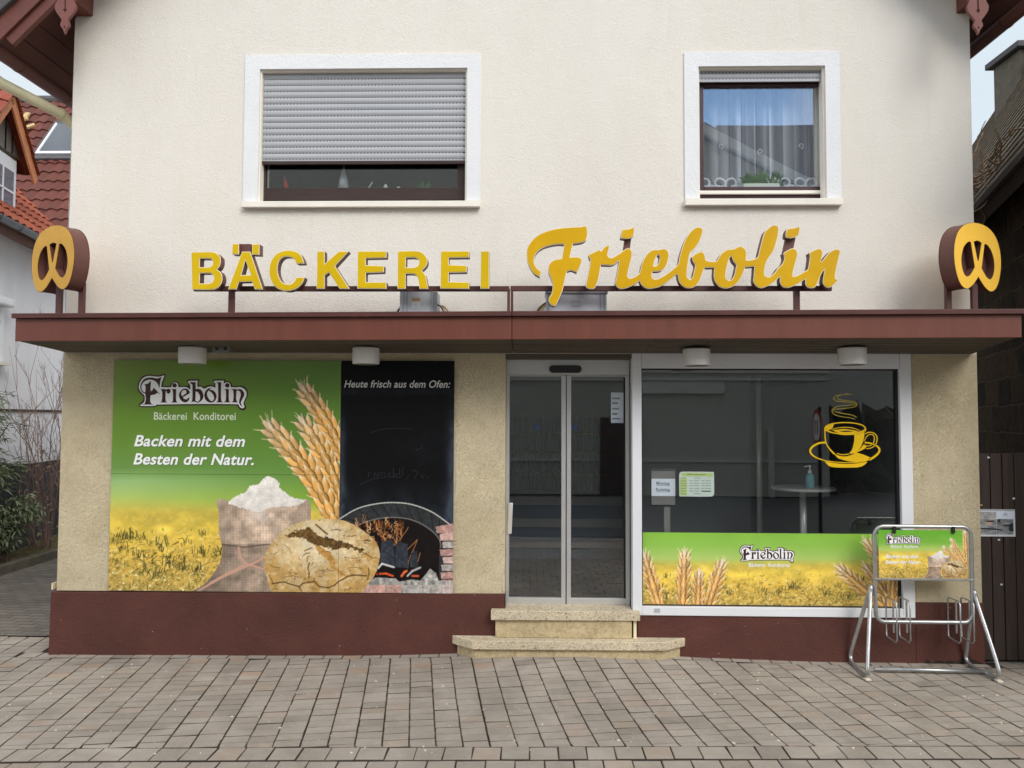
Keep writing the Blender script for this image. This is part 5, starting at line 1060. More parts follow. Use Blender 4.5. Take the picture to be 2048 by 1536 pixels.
def logo(par, y, T, k=1.0):
    cv_ = lambda L, c=40: smooth_pts([W(*T((265+p[0]/8.533, 740+p[1]/8.533)), y) for p in L], 4, c)
    o = flat([cv_(LG_O, 60)], y-0.0012, y-0.0004).build('logo_outline', 'ink_brown', par)
    flat([cv_(LG_W, 60)], y-0.0022, y-0.0014).build('logo_body', 'ink_white', o)
    mb = MB()
    for g_ in LG_G:
        q = flat([cv_(s_, 38) for s_ in g_], y-0.0032, y-0.0024); mb.add(q.v, q.f)
    mb.build('logo_letters', 'ink_brown', o)
    return o
def tbox(x0, y0, x1, y1, y): return bbox_px(x0, y0, x1, y1, y)
logo(adb, BY, ident)
text('Bäckerei  Konditorei', tbox(308, 824.5, 471.5, 840, BY), BY-0.0012, bold=0.014, space=1.05).build('subtitle', 'ink_pale', adb)
for body, bx in (('Backen mit dem', (268.5, 870.5, 490.5, 893.5)), ('Besten der Natur.', (267, 907, 508, 930))):
    text(body, tbox(bx[0]+1.0, bx[1]+1.0, bx[2]+1.0, bx[3]+1.0, BY), BY-0.0009, shear=0.24, bold=0.026, space=1.04).build('slogan_shadow', 'ink_shade', adb)
    text(body, tbox(*bx, BY), BY-0.0020, shear=0.24, bold=0.024, space=1.04).build('slogan', 'ink_white', adb)
mb = MB().box(BX0, BXM, BY-0.0006, BY-0.0002, wz(450, 949.0, BY), wz(450, 948.3, BY)); mb.build('panel_joint', 'ink_shade', adb)
text('Heute frisch aus dem Ofen:', tbox(688.5, 760.5, 900.5, 775.5, BY), BY-0.0012, shear=0.24, bold=0.014, space=1.03).build('heading', 'ink_chalk', chb)
mb = MB(); cz_ = lambda p: W(500+p[0]/4.876, 700+p[1]/4.876, BY)
for L in ([(1070,1310),(1180,1265),(1330,1240),(1480,1242)], [(1150,1245),(1160,1190),(1185,1200)], [(1210,1240),(1215,1190),(1250,1240),(1255,1190)], [(1280,1235),(1275,1195),(1310,1190),(1315,1235)], [(1370,1195),(1340,1215),(1375,1235)], [(1395,1150),(1400,1235),(1430,1200),(1440,1235)], [(1460,1155),(1460,1225)], [(1505,1150),(1480,1180),(1500,1215),(1470,1225)], [(1580,1170),(1640,1190),(1600,1260)], [(1520,1260),(1560,1215)], [(1660,1220),(1690,1250),(1700,1215)], [(1720,1255),(1740,1225)], [(1170,805),(1300,772),(1450,765),(1590,772)], [(1610,980),(1660,960),(1680,935)]):
    band(mb, L, [5, 4], cz_, BY-0.0010, BY-0.0004)
mb.build('chalk_traces', 'chalk_faint', chb)

# --- vinyl strip inside the frame of the shop window
VY = 0.0215
a = bbox_px(1284.8, 1066.5, 1806, 1213, VY)
cv = Canvas(IX0+0.0125, IX1-0.0225, IZ0+0.0085, a[3], VY, 0.0046)
l_ = gradc(cv.PY, [(1066, (138, 192, 72)), (1090, (146, 196, 84)), (1115, (176, 206, 110)), (1140, (212, 206, 100)), (1165, (232, 206, 84))])
cv.C = l_*(0.97+0.06*vnoise(cv.PX, cv.PY, 40, 2, 3))[..., None]
f = np.clip((cv.PX-1560)/200, 0, 1)[..., None]*np.clip(1-(cv.PY-1075)/70, 0, 1)[..., None]; cv.C = cv.C*(1-f*0.6)+np.array((140, 186, 66))*f*0.6
field(cv, 1118, 1214, rb, 0.8); tufts(cv, 1118, 1214, rb, 30, 0.7)
q = lambda x, y: (1260+x/3.531, 1040+y/3.531)
for b, t, wd in ((q(215, 640), q(98, 242), 25), (q(372, 640), q(385, 222), 25), (q(478, 650), q(488, 372), 22), (q(540, 650), q(650, 300), 25), (q(1960, 560), q(1660, 140), 24), (q(1900, 660), q(1660, 320), 24), (q(1790, 610), q(1468, 335), 24), (q(1850, 620), q(1860, 330), 22)): ear(cv, b, t, wd, rb)
vin = cv.build('window_vinyl', 'print', thick=0.001); tag(vin, 'green and yellow wheat field vinyl strip along the foot of the shop window', 'window vinyl')
# logo spans photo x 275..496 on the board; here 1479..1589
logo(vin, VY, aff(0.500, 0.505, 275.5, 747, 1479, 1088.5))
text('Bäckerei  Konditorei', tbox(1497.5, 1126, 1579, 1134, VY), VY-0.0012, bold=0.014, space=1.05).build('subtitle', 'ink_white', vin)
# ------------------------------------------------------------------ cup sticker on the pane
CYY = 0.0205
zc = lambda p: W(1610+p[0]/9.309, 780+p[1]/9.309, CYY)
cup = thing('cup_sticker', 'yellow coffee cup sticker with rising steam on the shop window', 'window sticker', (*[zc((740, 1440))[0]], CYY, zc((740, 1440))[1]))
y0, y1 = CYY-0.0012, CYY
mb = MB()
for L, wd in (([(378,978),(280,985),(175,1030),(110,1090),(95,1140),(130,1205),(230,1268),(400,1318),(620,1345),(900,1352),(1130,1330)], [34, 34, 38, 34, 24, 14, 14, 10]), ([(1110,978),(1200,988),(1310,1025),(1370,1075),(1387,1120),(1360,1180),(1280,1250),(1190,1300)], [30, 28, 36, 40, 40])): band(mb, L, wd, zc, y0, y1)
for L in ([(360,1325),(620,1368),(900,1372),(1165,1335),(1110,1390),(1045,1425),(940,1443),(620,1443),(520,1435),(440,1410)], [(550,1185),(600,1212),(700,1236),(800,1228),(905,1192),(985,1172),(1235,1262),(1160,1318),(1000,1340),(862,1335),(700,1300),(620,1270),(575,1230)]):
    s_ = flat([[zc(p) for p in smooth_pts(L, 4, 60)]], y0, y1); mb.add(s_.v, s_.f)
mb.build('saucer', 'decal_yellow', cup)
mb = MB()
band(mb, [(745+376*math.cos(t), 712+106*math.sin(t)) for t in np.arange(0, 2*math.pi, 0.16)], [22, 22], zc, y0, y1, True)
for L, wd in (([(367,700),(372,850),(392,990),(460,1100),(550,1195)], [22, 20, 22, 30]), ([(1124,700),(1126,770)], 20), ([(590,1180),(700,1205),(815,1192)], [16, 16]), ([(375,735),(520,792),(640,822),(760,832),(915,824),(1108,768)], [10, 14, 14, 10]), ([(490,745),(560,716),(700,697),(850,702),(960,732),(1030,765)], [8, 16, 16, 8])): band(mb, L, wd, zc, y0-0.0003, y1-0.0003)
for L in ([(915,832),(1000,815),(1110,775),(1092,920),(1050,1030),(990,1130),(965,1180),(815,1188),(870,1120),(905,1000),(918,900)], [(375,682),(440,637),(545,622),(522,680),(512,712),(440,745),(380,728)], [(510,748),(620,737),(720,724),(880,745),(950,760),(1000,772),(900,797),(700,806),(600,792)]):
    s_ = flat([[zc(p) for p in smooth_pts(L, 4, 45)]], y0-0.0006, y1-0.0006); mb.add(s_.v, s_.f)
mb.build('cup', 'decal_yellow', cup)
mb = MB()
s_ = flat([[zc(p) for p in smooth_pts([(640,765),(770,755),(900,766),(840,778),(680,778)], 4, 60)]], y0-0.0010, y0-0.0007); mb.add(s_.v, s_.f); mb.build('coffee_gap', 'frame_black', cup)
mb = MB()
for L, wd in (([(1120,822),(1160,795),(1230,788),(1300,817),(1338,870),(1333,970),(1290,1040),(1220,1082),(1140,1092)], [16, 18, 18, 14]), ([(1102,950),(1140,880),(1190,832),(1240,827),(1283,860),(1290,930),(1260,1000),(1200,1040),(1140,1040)], [14, 16, 16, 12])): band(mb, L, wd, zc, y0, y1)
s_ = flat([[zc(p) for p in [(1095,1010),(1145,1040),(1130,1080),(1000,1150),(990,1135),(1060,1050)]]], y0-0.0003, y1-0.0003); mb.add(s_.v, s_.f)
mb.build('cup_handle', 'decal_yellow', cup)
mb = MB()
for L in ([(820,55),(700,90),(620,112),(598,140),(630,175),(780,200),(900,217),(968,242),(955,295),(870,325),(700,345),(560,360),(520,372)], [(905,85),(720,88),(590,102),(525,150),(570,200),(700,220),(880,240),(965,270)], [(960,275),(760,287),(600,307),(520,352),(502,390),(540,450),(650,490),(850,520),(930,545)], [(520,372),(560,402),(680,432),(850,462),(930,490),(960,515)]): band(mb, L, [9, 12, 12, 9], zc, y0, y1)
mb.build('steam', 'decal_steam', cup)

# ------------------------------------------------------------------ notices, stand, table in the shop
a = bbox_px(1358.5, 943.5, 1428, 993, 0.040); c_ = 0.028
pts = [(a[0], a[2]), (a[1]-c_, a[2]), (a[1], a[2]+c_), (a[1], a[3]), (a[0]+c_, a[3]), (a[0], a[3]-c_)]
pts = smooth_pts([(a[0], a[2]), (a[1]-c_, a[2]), (a[1]-c_*0.3, a[2]+c_*0.3), (a[1], a[2]+c_), (a[1], a[3]), (a[0]+c_, a[3]), (a[0]+c_*0.3, a[3]-c_*0.3), (a[0], a[3]-c_)], 3, 50)
t = flat([pts], 0.0375, 0.0385).build('opening_hours_sheet', 'paper_pale'); tag(t, 'pale green opening hours sheet with two rounded corners taped to the window', 'notice')
b = bbox_px(1360, 956, 1374, 991, 0.037); MB().box(b[0], b[1], 0.0366, 0.0373, b[2], b[3]).build('day_column', 'paper_green', t)
b = bbox_px(1364, 946, 1426, 953, 0.037); MB().box(b[0], b[1], 0.0366, 0.0373, b[2], b[3]).build('title_bar', 'paper_green', t)
mb = MB(); md = MB()
for i, yy in enumerate((956, 961.5, 966.5, 971.5, 977, 982, 987.5)):
    for xa, xb in ((1361.5, 1372+(2 if i == 3 else 0)),)+(((1388, 1401),) if i in (0, 6) else ((1379, 1385.5), (1388, 1398.5))+(((1403, 1409), (1411, 1422)) if i < 5 else ())):
        b = bbox_px(xa, yy-0.5, xb, yy+0.5, 0.036); mb.box(b[0], b[1], 0.0356, 0.0364, b[2], b[3])
mb.build('timetable_lines', 'ink_grey', t)
b = bbox_px(1403, 981.3, 1422, 983.2, 0.036); md.box(b[0], b[1], 0.0356, 0.0364, b[2], b[3]); md.build('crossed_out_line', 'ink_dark', t)
b = bbox_px(1374, 947.5, 1411.5, 950.5, 0.036); text('Öffnungszeiten', b, 0.036, bold=0.02).build('title', 'ink_green', t)
SY = 0.085
stand = thing('notice_stand', 'slim grey floor stand behind the glass holding a framed white notice', 'notice stand', (wx(1333, 1000, SY+0.05), SY+0.03, 0.425))
a = bbox_px(1301, 938.5, 1352.5, 1012.5, SY); MB().box(a[0], a[1], SY, SY+0.012, a[2], a[3]).build('frame', 'frame_black', stand, bevel=0.004)
b = bbox_px(1302.8, 942, 1350.5, 1009.5, SY); MB().box(b[0], b[1], SY-0.002, SY-0.0003, b[2], b[3]).build('backing', 'stand_grey', stand)
p_ = bbox_px(1303, 957.5, 1350.5, 992, SY); pap = MB().box(p_[0], p_[1], SY-0.0035, SY-0.0022, p_[2], p_[3]).build('paper', 'paper', stand)
for body, bx in (('Montag', (1312.5, 963, 1339, 970.0)), ('Ruhetag', (1312, 975.5, 1340, 982.5))):
    text(body, bbox_px(bx[0], bx[1], bx[2], bx[3]+1.6, SY), SY-0.0042, bold=0.022).build('notice_text', 'ink_grey', pap)
    u = bbox_px(bx[0], bx[3]+0.6, bx[2], bx[3]+1.3, SY); MB().box(u[0], u[1], SY-0.0048, SY-0.0038, u[2], u[3]).build('underline', 'ink_grey', pap)
a0, a1 = wx(1327.5, 1040, SY+0.03), wx(1339.5, 1040, SY+0.03); MB().box(a0, a1, SY+0.013, SY+0.045, 0.44, wz(1333, 1011, SY+0.03)).build('pole', 'stand_grey', stand)
MB().box(a0-0.12, a1+0.12, SY-0.08, SY+0.14, 0.425, 0.439).build('base', 'frame_black', stand)
TY = 0.95; X = wx(1606, 975, TY); Zt = wz(1606, 974, TY)
tb = thing('standing_table', 'round standing table with pale steel post inside the shop window', 'bar table', (X, TY, 0.425))
MB().lathe((X, TY, Zt-0.028), [(0.29, 0), (0.305, 0.008), (0.305, 0.022), (0.295, 0.028)], 36).build('table_top', 'table_steel', tb)
MB().lathe((X, TY, 0.44), [(0.033, 0), (0.033, Zt-0.028-0.44)], 20).build('table_post', 'table_steel', tb, smooth=True)
MB().lathe((X, TY, 0.425), [(0.23, 0), (0.22, 0.012), (0.05, 0.02)], 28).build('foot_plate', 'stand_grey', tb)
bx_, bz_ = wx(1620, 960, TY-0.1), Zt
bt = thing('sanitiser_bottle', 'teal pump bottle of hand sanitiser on the standing table', 'bottle', (bx_, TY-0.1, bz_))
MB().lathe((bx_, TY-0.1, bz_), [(0.036, 0.0), (0.042, 0.004), (0.042, 0.115), (0.034, 0.135), (0.016, 0.145)], 20).build('body', 'bottle_teal', bt, smooth=True)
mb = MB().lathe((bx_, TY-0.1, bz_+0.145), [(0.018, 0), (0.018, 0.025), (0.006, 0.027), (0.006, 0.06), (0.014, 0.061), (0.014, 0.075)], 16); mb.tube([(bx_, TY-0.1, bz_+0.212), (bx_-0.035, TY-0.1, bz_+0.212), (bx_-0.05, TY-0.1, bz_+0.205)], 0.006, 8); mb.build('pump', 'pump_white', bt)
dn = bbox_px(1222, 785, 1251, 846, DY+0.03)
t = MB().box(dn[0], dn[1], DY+0.030, DY+0.031, dn[2], dn[3]).build('door_notice', 'paper'); tag(t, 'white notice sheet taped inside the right leaf of the glass door', 'notice')
for k, (zf, hf, wf) in enumerate(((0.78, 0.05, 0.7), (0.62, 0.06, 0.5), (0.44, 0.05, 0.6), (0.26, 0.07, 0.45), (0.12, 0.04, 0.7))):
    MB().box(dn[0]+0.012, dn[0]+0.012+(dn[1]-dn[0]-0.03)*wf, DY+0.0286, DY+0.0298, dn[2]+(dn[3]-dn[2])*zf, dn[2]+(dn[3]-dn[2])*(zf+hf)).build('notice_line', 'ink_grey', t)
for (c0, s_, lab) in ((1069, -1, 'small blue double arrow sticker on the left door leaf pointing left'), (1145, 1, 'small blue double arrow sticker on the right door leaf pointing right')):
    mb = MB()
    for k in range(3):
        X, Zc = W(c0+k*4.6*1.0, 854, DY+0.012); hw = 0.010
        mb.prism([(X-s_*hw, Zc+0.016), (X, Zc+0.016), (X+s_*hw, Zc), (X, Zc-0.016), (X-s_*hw, Zc-0.016), (X, Zc)], DY+0.0155, DY+0.0165)
    tag(mb.build('arrow_sticker', 'ink_blue'), lab, 'sticker')
# counter, shelves and slatted wall behind the door; added grey panel behind the shop window imitates the mirrored wall
ct = thing('sales_counter', 'long pale bakery counter seen through the glass door', 'counter', (0.35, 2.7, 0.425))
MB().box(-0.85, 1.05, 2.4, 3.1, 0.426, 0.80).build('counter_front', 'counter_blue', ct); MB().box(-0.88, 1.08, 2.36, 2.40, 0.80, 0.90).build('counter_band', 'counter_white', ct); MB().box(-0.88, 1.08, 2.36, 2.40, 0.56, 0.62).build('counter_band', 'counter_white', ct); MB().box(-0.88, 1.08, 2.36, 3.15, 1.06, 1.16).build('counter_top', 'counter_white', ct); MB().box(-0.85, 1.05, 2.41, 3.1, 0.80, 1.06).build('display_case', 'counter_blue', ct)
sh = thing('slatted_shelf', 'dark teal slatted back wall with bread shelves behind the door', 'shelf', (0.1, 4.3, 0.425))
mb = MB()
for k in range(22): x = -0.85+k*0.085; mb.box(x, x+0.05, 4.45, 4.5, 0.43, 2.1)
mb.build('slats', 'slat_teal', sh)
for z in (1.28, 1.56, 1.85): MB().box(-0.85, 1.2, 4.1, 4.4, z, z+0.03).build('shelf_board', 'shelf_wood', sh)
pt = MB().box(1.15, 2.42, 1.75, 1.82, 0.426, 2.548).build('reflection_panel', 'room_wall'); tag(pt, 'plain grey panel added behind the shop window to imitate its grey reflection', 'reflection panel')
cl = MB().lathe((2.5, 1.7, 0.426), [(0.03, 0), (0.03, 2.12)], 16).build('steel_column', 'table_steel', smooth=True); tag(cl, 'slim steel column behind the coffee cup sticker', 'column')
# items in the upper windows
IY = 0.21
mt, n, b = newmat('sheer'); b.inputs['Base Color'].default_value = S(226, 232, 242); b.inputs['Roughness'].default_value = 0.9; b.inputs['Specular IOR Level'].default_value = 0.1
o_ = [q for q in n.nodes if q.type == 'OUTPUT_MATERIAL'][0]; tr = n.nodes.new('ShaderNodeBsdfTransparent'); ms = n.nodes.new('ShaderNodeMixShader'); lw = n.nodes.new('ShaderNodeLayerWeight'); lw.inputs['Blend'].default_value = 0.35
wv = tex(n, 'noise', 14, 4, 0.6, mapping=(1, 1, 0.25)); ma = n.nodes.new('ShaderNodeMath'); ma.operation = 'MULTIPLY_ADD'; ma.inputs[1].default_value = 0.9; ma.inputs[2].default_value = 0.20; ma.use_clamp = True
n.links.new(lw.outputs['Facing'], ma.inputs[0]); mb2 = n.nodes.new('ShaderNodeMath'); mb2.operation = 'MULTIPLY_ADD'; mb2.inputs[1].default_value = 0.22; n.links.new(wv, mb2.inputs[0]); n.links.new(ma.outputs[0], mb2.inputs[2]); mb2.use_clamp = True
n.links.new(mb2.outputs[0], ms.inputs[0]); n.links.new(tr.outputs[0], ms.inputs[1]); n.links.new(b.outputs[0], ms.inputs[2]); n.links.new(ms.outputs[0], o_.inputs[0])
gx0, gx1, gz0, gz1 = GB
cu = thing('lace_curtain', 'sheer white lace curtain with scalloped embroidery behind the right upper window', 'curtain', ((gx0+gx1)/2, 0.27, gz0))
mb = MB(); nx = 260
rc = random.Random(9); ph = [rc.uniform(0, 6) for _ in range(4)]
def fold(u): return 0.022*math.sin(u*46+ph[0]+1.6*math.sin(u*9+ph[1]))+0.014*math.sin(u*88+ph[2]+2*math.sin(u*13))
xa, xb = gx0-0.12, gx1+0.12
for k in range(nx+1):
    u = k/nx; x = xa+(xb-xa)*u+0.010*math.sin(u*70)
    for z, m_ in ((gz0-0.01, 1.25), ((gz0+gz1)/2, 1.0), (gz1+0.12, 0.8)): mb.v.append((x, 0.27+fold(u)*m_, z))
mb.f = [(k*3+j, (k+1)*3+j, (k+1)*3+j+1, k*3+j+1) for k in range(nx) for j in range(2)]
mb.build('cloth', 'sheer', cu, smooth=True, recalc=False)
mb = MB()
def curl(cx, cz, r_, s_): 
    pts = []
    for k in range(26):
        t = k/25; a_ = -1.4+t*6.6; rr = r_*(1-0.72*t); pts.append((cx+s_*rr*math.cos(a_), 0.228, cz+rr*math.sin(a_)+r_*0.9))
    return pts
for k in range(9):
    x = gx0+0.04+k*0.122; s_ = 1 if k % 2 else -1
    mb.tube(curl(x, gz0+0.0, 0.070, s_), 0.012, 5); mb.tube(curl(x+0.05, gz0-0.03, 0.048, -s_), 0.010, 5)
    if k % 3 == 1: mb.tube(curl(x+0.02, gz0+0.34+0.05*(k % 2), 0.028, s_), 0.004, 5)
mb.build('lace_border', 'lace', cu, smooth=True)
px_ = bbox_px(1485, 368, 1557, 377, 0.19)
pl = thing('potted_plant', 'green pointed leaves in a pale planter box on the upper window ledge', 'pot plant', ((px_[0]+px_[1])/2, 0.19, px_[2]))
MB().box(px_[0], px_[1], 0.165, 0.215, px_[2]-0.03, px_[3]).build('planter', 'porcelain', pl, bevel=0.008)
mb = MB()
def blade(mb, p, d, ln, wd, bend=0.5):
    p = Vector(p); d = Vector(d).normalized(); s_ = d.cross(Vector((0, 1, 0.2))).normalized(); pr = None
    for k in range(6):
        t = k/5; q = p+d*ln*t+Vector((0, -0.02, -1))*bend*ln*t*t*0.5; w_ = wd*math.sin(math.pi*(0.18+0.82*t))*(1-t*0.4)
        a, b_ = q-s_*w_/2, q+s_*w_/2; mb.v += [tuple(a), tuple(b_)]
        if k: i = len(mb.v)-4; mb.f.append((i, i+1, i+3, i+2))
cxp = (px_[0]+px_[1])/2+0.05
for k in range(22): blade(mb, (cxp+rc.uniform(-0.09, 0.11), 0.19+rc.uniform(-0.02, 0.02), px_[3]-0.01), (rc.uniform(-0.9, 0.9), rc.uniform(-0.12, 0.08), 1), rc.uniform(0.10, 0.21), 0.022, rc.uniform(0, 0.5))
for k in range(70): blade(mb, (px_[0]+rc.uniform(0.0, 0.15), 0.19+rc.uniform(-0.025, 0.02), px_[3]+rc.uniform(-0.01, 0.06)), (rc.uniform(-1, 1), rc.uniform(-0.6, 0.3), rc.uniform(0.1, 1)), rc.uniform(0.03, 0.06), 0.022, 0.4)
mb.build('leaves', 'leaf_room', pl, recalc=False)
def cone(name, label, pxc, py0, py1, wpx, mat, cat, lean=0):
    X = wx(pxc, py1, IY); z0 = wz(pxc, py1+3, IY); z1 = wz(pxc, py0, IY); w_ = wx(pxc+wpx/2, py1, IY)-X
    mb = MB().lathe((X, IY, z0), [(w_, 0), (w_*0.75, (z1-z0)*0.4), (w_*0.35, (z1-z0)*0.75), (0.003, z1-z0)], 14); mb.v = [(x+lean*(z-z0), y, z) for x, y, z in mb.v]
    o = mb.build(name, mat, smooth=True); return tag(o, label, cat)
cone('felt_cone', 'small red felt cone behind the half shuttered window', 574, 351, 376, 11, 'red_felt', 'ornament', -0.25)
cone('felt_cone', 'tall pale grey cone behind the half shuttered window', 687, 330, 376, 22, 'pale_felt', 'ornament')
mb = MB().tube([W3(737, 376, IY), W3(745, 364, IY)], 0.006, 8); tag(mb.build('white_candle', 'porcelain'), 'thin leaning white stick behind the half shuttered window', 'ornament')
for pxc, py0, w_ in ((771, 368, 8), (797, 373, 8)):
    X, Zb = W(pxc, 379, IY); Zt_ = wz(pxc, py0, IY); tag(MB().lathe((X, IY, Zb), [(0.018, 0), (0.02, (Zt_-Zb)*0.5), (0.012, (Zt_-Zb)*0.85), (0.002, Zt_-Zb)], 12).build('white_figurine', 'porcelain', smooth=True), 'small white bud shaped figurine '+('nearer the leaning white stick' if pxc < 780 else 'nearer the green sprig')+' in the half shuttered window', 'ornament')
mb = MB(); X, Zb = W(848, 379, IY)
for k in range(16): blade(mb, (X+rc.uniform(-0.01, 0.01), IY, Zb), (rc.uniform(-0.9, 0.9), rc.uniform(-0.3, 0.3), rc.uniform(0.3, 1)), rc.uniform(0.05, 0.12), 0.02, 0.3)
tag(mb.build('plant_sprig', 'leaf_room', recalc=False), 'small pale green sprig in the half shuttered window', 'pot plant')

# ------------------------------------------------------------------ bicycle rack with its sign
RY = -0.20
gq = lambda x, y: (1680+x/4.266, 1020+y/4.266)
rk = thing('bicycle_rack', 'galvanised tubular bicycle rack with a printed bakery sign between its rails', 'bicycle rack', (3.33, RY, 0))
def rp3(x, y, Y): p = gq(x, y); return W3(p[0], p[1], Y)
xl_, zt_ = rp3(292, 138, RY)[0], rp3(700, 141, RY)[2]; xr_ = rp3(1116, 138, RY)[0]; zb_ = rp3(700, 956, RY)[2]; rr = 0.075
pts = []
for (cx_, cz_, a0) in ((xr_-rr, zt_-rr, 0), (xl_+rr, zt_-rr, 90), (xl_+rr, zb_+rr, 180), (xr_-rr, zb_+rr, 270)):
    for k in range(7): t = R(a0+15*k); pts.append((cx_+rr*math.cos(t), RY, cz_+rr*math.sin(t)))
MB().tube(pts, 0.0165, 14, True).build('main_frame', 'galvanised', rk, smooth=True)
zbar = rp3(700, 590, RY)[2]; MB().box(xl_-0.012, xr_+0.014, RY-0.02, RY+0.004, zbar-0.008, zbar+0.008).build('sign_rail', 'galvanised_dull', rk, bevel=0.002)
YFt, YBk = -0.46, -0.045
for (xa, apx, lean) in ((xl_-0.035, 650, -0.16), (xr_+0.035, 685, 0.12)):
    s_ = -1 if lean < 0 else 1; za = rp3(260, apx, RY)[2]
    fx, bx2 = (wx(1735, 1347, YFt), wx(1701, 1311, YBk)) if s_ < 0 else (wx(1998, 1356, YFt), wx(1932, 1318, YBk)); ax = wx(1741 if s_ < 0 else 1947.5, 1175, RY)
    path = [(ax+0.06*(fx-ax), RY-0.02, za-0.05), (ax, RY, za), (ax+0.06*(bx2-ax), RY+0.012, za-0.05), (bx2+0.03*(ax-bx2), YBk-0.012, 0.12), (bx2, YBk, 0.06), (bx2+0.12*(fx-bx2), YBk-0.05, 0.02), (fx-0.14*(fx-bx2), YFt+0.06, 0.018), (fx, YFt, 0.05), (fx+0.02*(ax-fx), YFt+0.006, 0.11)]
    MB().tube(smooth_pts(path, 5, 200), 0.0165, 12, True).build('side_loop', 'galvanised', rk, smooth=True)
    f_ = path[7]; MB().box(f_[0]-0.02, f_[0]+0.02, f_[1]-0.025, f_[1]+0.03, 0.001, 0.012).build('rubber_foot', 'plastic_foot', rk)
MB().tube([(xl_-0.055, (YFt+YBk)/2-0.03, 0.030), (xr_+0.10, (YFt+YBk)/2-0.05, 0.030)], 0.015, 12).build('cross_tube', 'galvanised', rk, smooth=True)
for gx in (0.135, 0.245, 0.655, 0.765):
    hz1, hz0 = rp3(700, 765, RY)[2], rp3(700, 1110, RY)[2]; X = xl_+gx; pth = []
    for (yy, zz) in ((RY+0.09, hz1), (RY-0.06, hz1+0.005), (RY-0.085, hz1-0.02), (RY-0.085, hz0+0.02), (RY-0.06, hz0-0.005), (RY+0.09, hz0), (RY+0.105, hz0+0.015), (RY+0.105, hz1-0.015)): pth.append((X, yy, zz))
    MB().tube(pth, 0.0062, 8, True).build('wheel_hoop', 'galvanised', rk, smooth=True)
    MB().tube([(X+0.012, RY, hz1-0.01), (X+0.012, RY, hz0+0.06)], 0.008, 8).build('hoop_clamp', 'galvanised_dull', rk)
a = bbox_px(*gq(331, 172), *gq(1087, 588), RY-0.006)
cv = Canvas(a[0], a[1], zbar+0.009, a[3], RY-0.006, 0.0026)
l_ = gradc(cv.PY, [(1058, (104, 178, 52)), (1085, (128, 186, 70)), (1098, (180, 206, 110)), (1106, (206, 200, 90)), (1114, (226, 196, 70))]); cv.C = l_*(0.96+0.07*vnoise(cv.PX, cv.PY, 20, 2, 3))[..., None]
field(cv, 1100, 1160, rb, 0.45)
q = lambda x, y: gq(x, y)
for b, t, wd in ((q(1082, 450), q(1066, 175), 11), (q(1065, 450), q(948, 248), 8.5), (q(1050, 460), q(948, 308), 8), (q(1020, 460), q(880, 315), 8)): ear(cv, b, t, wd, rb)
sack(cv, aff(0.245, 0.247, 382, 953, 1842.5, 1101), 0.30); bread(cv, aff(0.222, 0.245, 529, 1038, 1884.0, 1121), rb, 0.3)
sg = cv.build('sign_panel', 'print', rk, thick=0.004)
logo(sg, RY-0.006, aff(0.320, 0.345, 275.5, 747, 1770.5, 1065.5))
text('Bäckerei  Konditorei', tbox(1781, 1089.5, 1835.5, 1095.5, RY), RY-0.0072, bold=0.012, space=1.05).build('subtitle', 'ink_white', sg)
for body, bx in (('Backen mit dem', (1770.5, 1108.5, 1836.5, 1116)), ('Besten der Natur.', (1770, 1120, 1840.5, 1127.5))): text(body, tbox(*bx, RY), RY-0.0074, shear=0.24, bold=0.022, space=1.04).build('slogan', 'ink_white', sg)
for xx in (455, 958): p = rp3(xx, 165, RY); MB().box(p[0]-0.012, p[0]+0.012, RY-0.022, RY+0.006, p[2]-0.03, zt_+0.004).build('hanger_clip', 'frame_black', rk)

# ------------------------------------------------------------------ plank gate on the right
gt = thing('plank_gate', 'dark brown vertical plank gate between bakery and barn', 'gate', (4.6, 0.06, 0))
x = XR+0.012; k = 0; gr = random.Random(4)
while x < 5.3:
    wdt = 0.094; MB().box(x, x+wdt, 0.03+gr.uniform(-0.002, 0.002), 0.055, 0.02, 1.80+gr.uniform(-0.004, 0.004)).build('plank', 'gate_wood', gt, bevel=0.004); x += wdt+0.009
MB().box(XR+0.01, 5.3, 0.058, 0.09, 0.3, 0.4).build('gate_rail', 'soffit_gap', gt); MB().box(XR+0.01, 5.3, 0.058, 0.09, 1.4, 1.5).build('gate_rail', 'soffit_gap', gt); MB().box(XR+0.006, 5.3, 0.091, 0.10, 0.0, 1.79).build('backing', 'soffit_gap', gt)
for (p, q_, nm, mt_) in ((2027.5, 997, 'paper_scrap', 'paper'), (1962.5, 1010, 'paper_scrap', 'label_tan'), (1998, 1079.5, 'paper_scrap', 'paper'), (2003, 1169, 'paper_scrap', 'paper'), (1977, 915, 'paper_scrap', 'paper')):
    s_ = W3(p, q_, 0.025); MB().box(s_[0]-0.009, s_[0]+0.009, 0.0235, 0.0265, s_[2]-0.007, s_[2]+0.007).build(nm, mt_, gt)
PYY = 0.024; a = bbox_px(1956, 1018.5, 2030.5, 1073, PYY)
cv = Canvas(XR+0.014, a[1], a[2], a[3], PYY, 0.0028); cv.C[:] = (216, 222, 226)
q = lambda x, y: (1950+x/12.8, 980+y/12.8)
cv.poly([q(100, 490), q(1010, 500), q(1010, 530), q(100, 530)], (170, 176, 178)); cv.poly([q(550, 545), q(1000, 560), q(990, 735), q(550, 735)], (226, 232, 246))
ph_ = lambda X_, Y_: np.array((150, 152, 154))*(0.55+0.75*vnoise(X_, Y_*2.2, 9, 2, 4))[:, None]
cv.poly([q(130, 560), q(535, 560), q(535, 735), q(130, 735)], lambda X_, Y_: np.array((176, 174, 170))*(0.7+0.5*vnoise(X_, Y_, 7, 1, 3))[:, None]); cv.poly([q(130, 745), q(985, 745), q(985, 1140), q(130, 1140)], ph_)
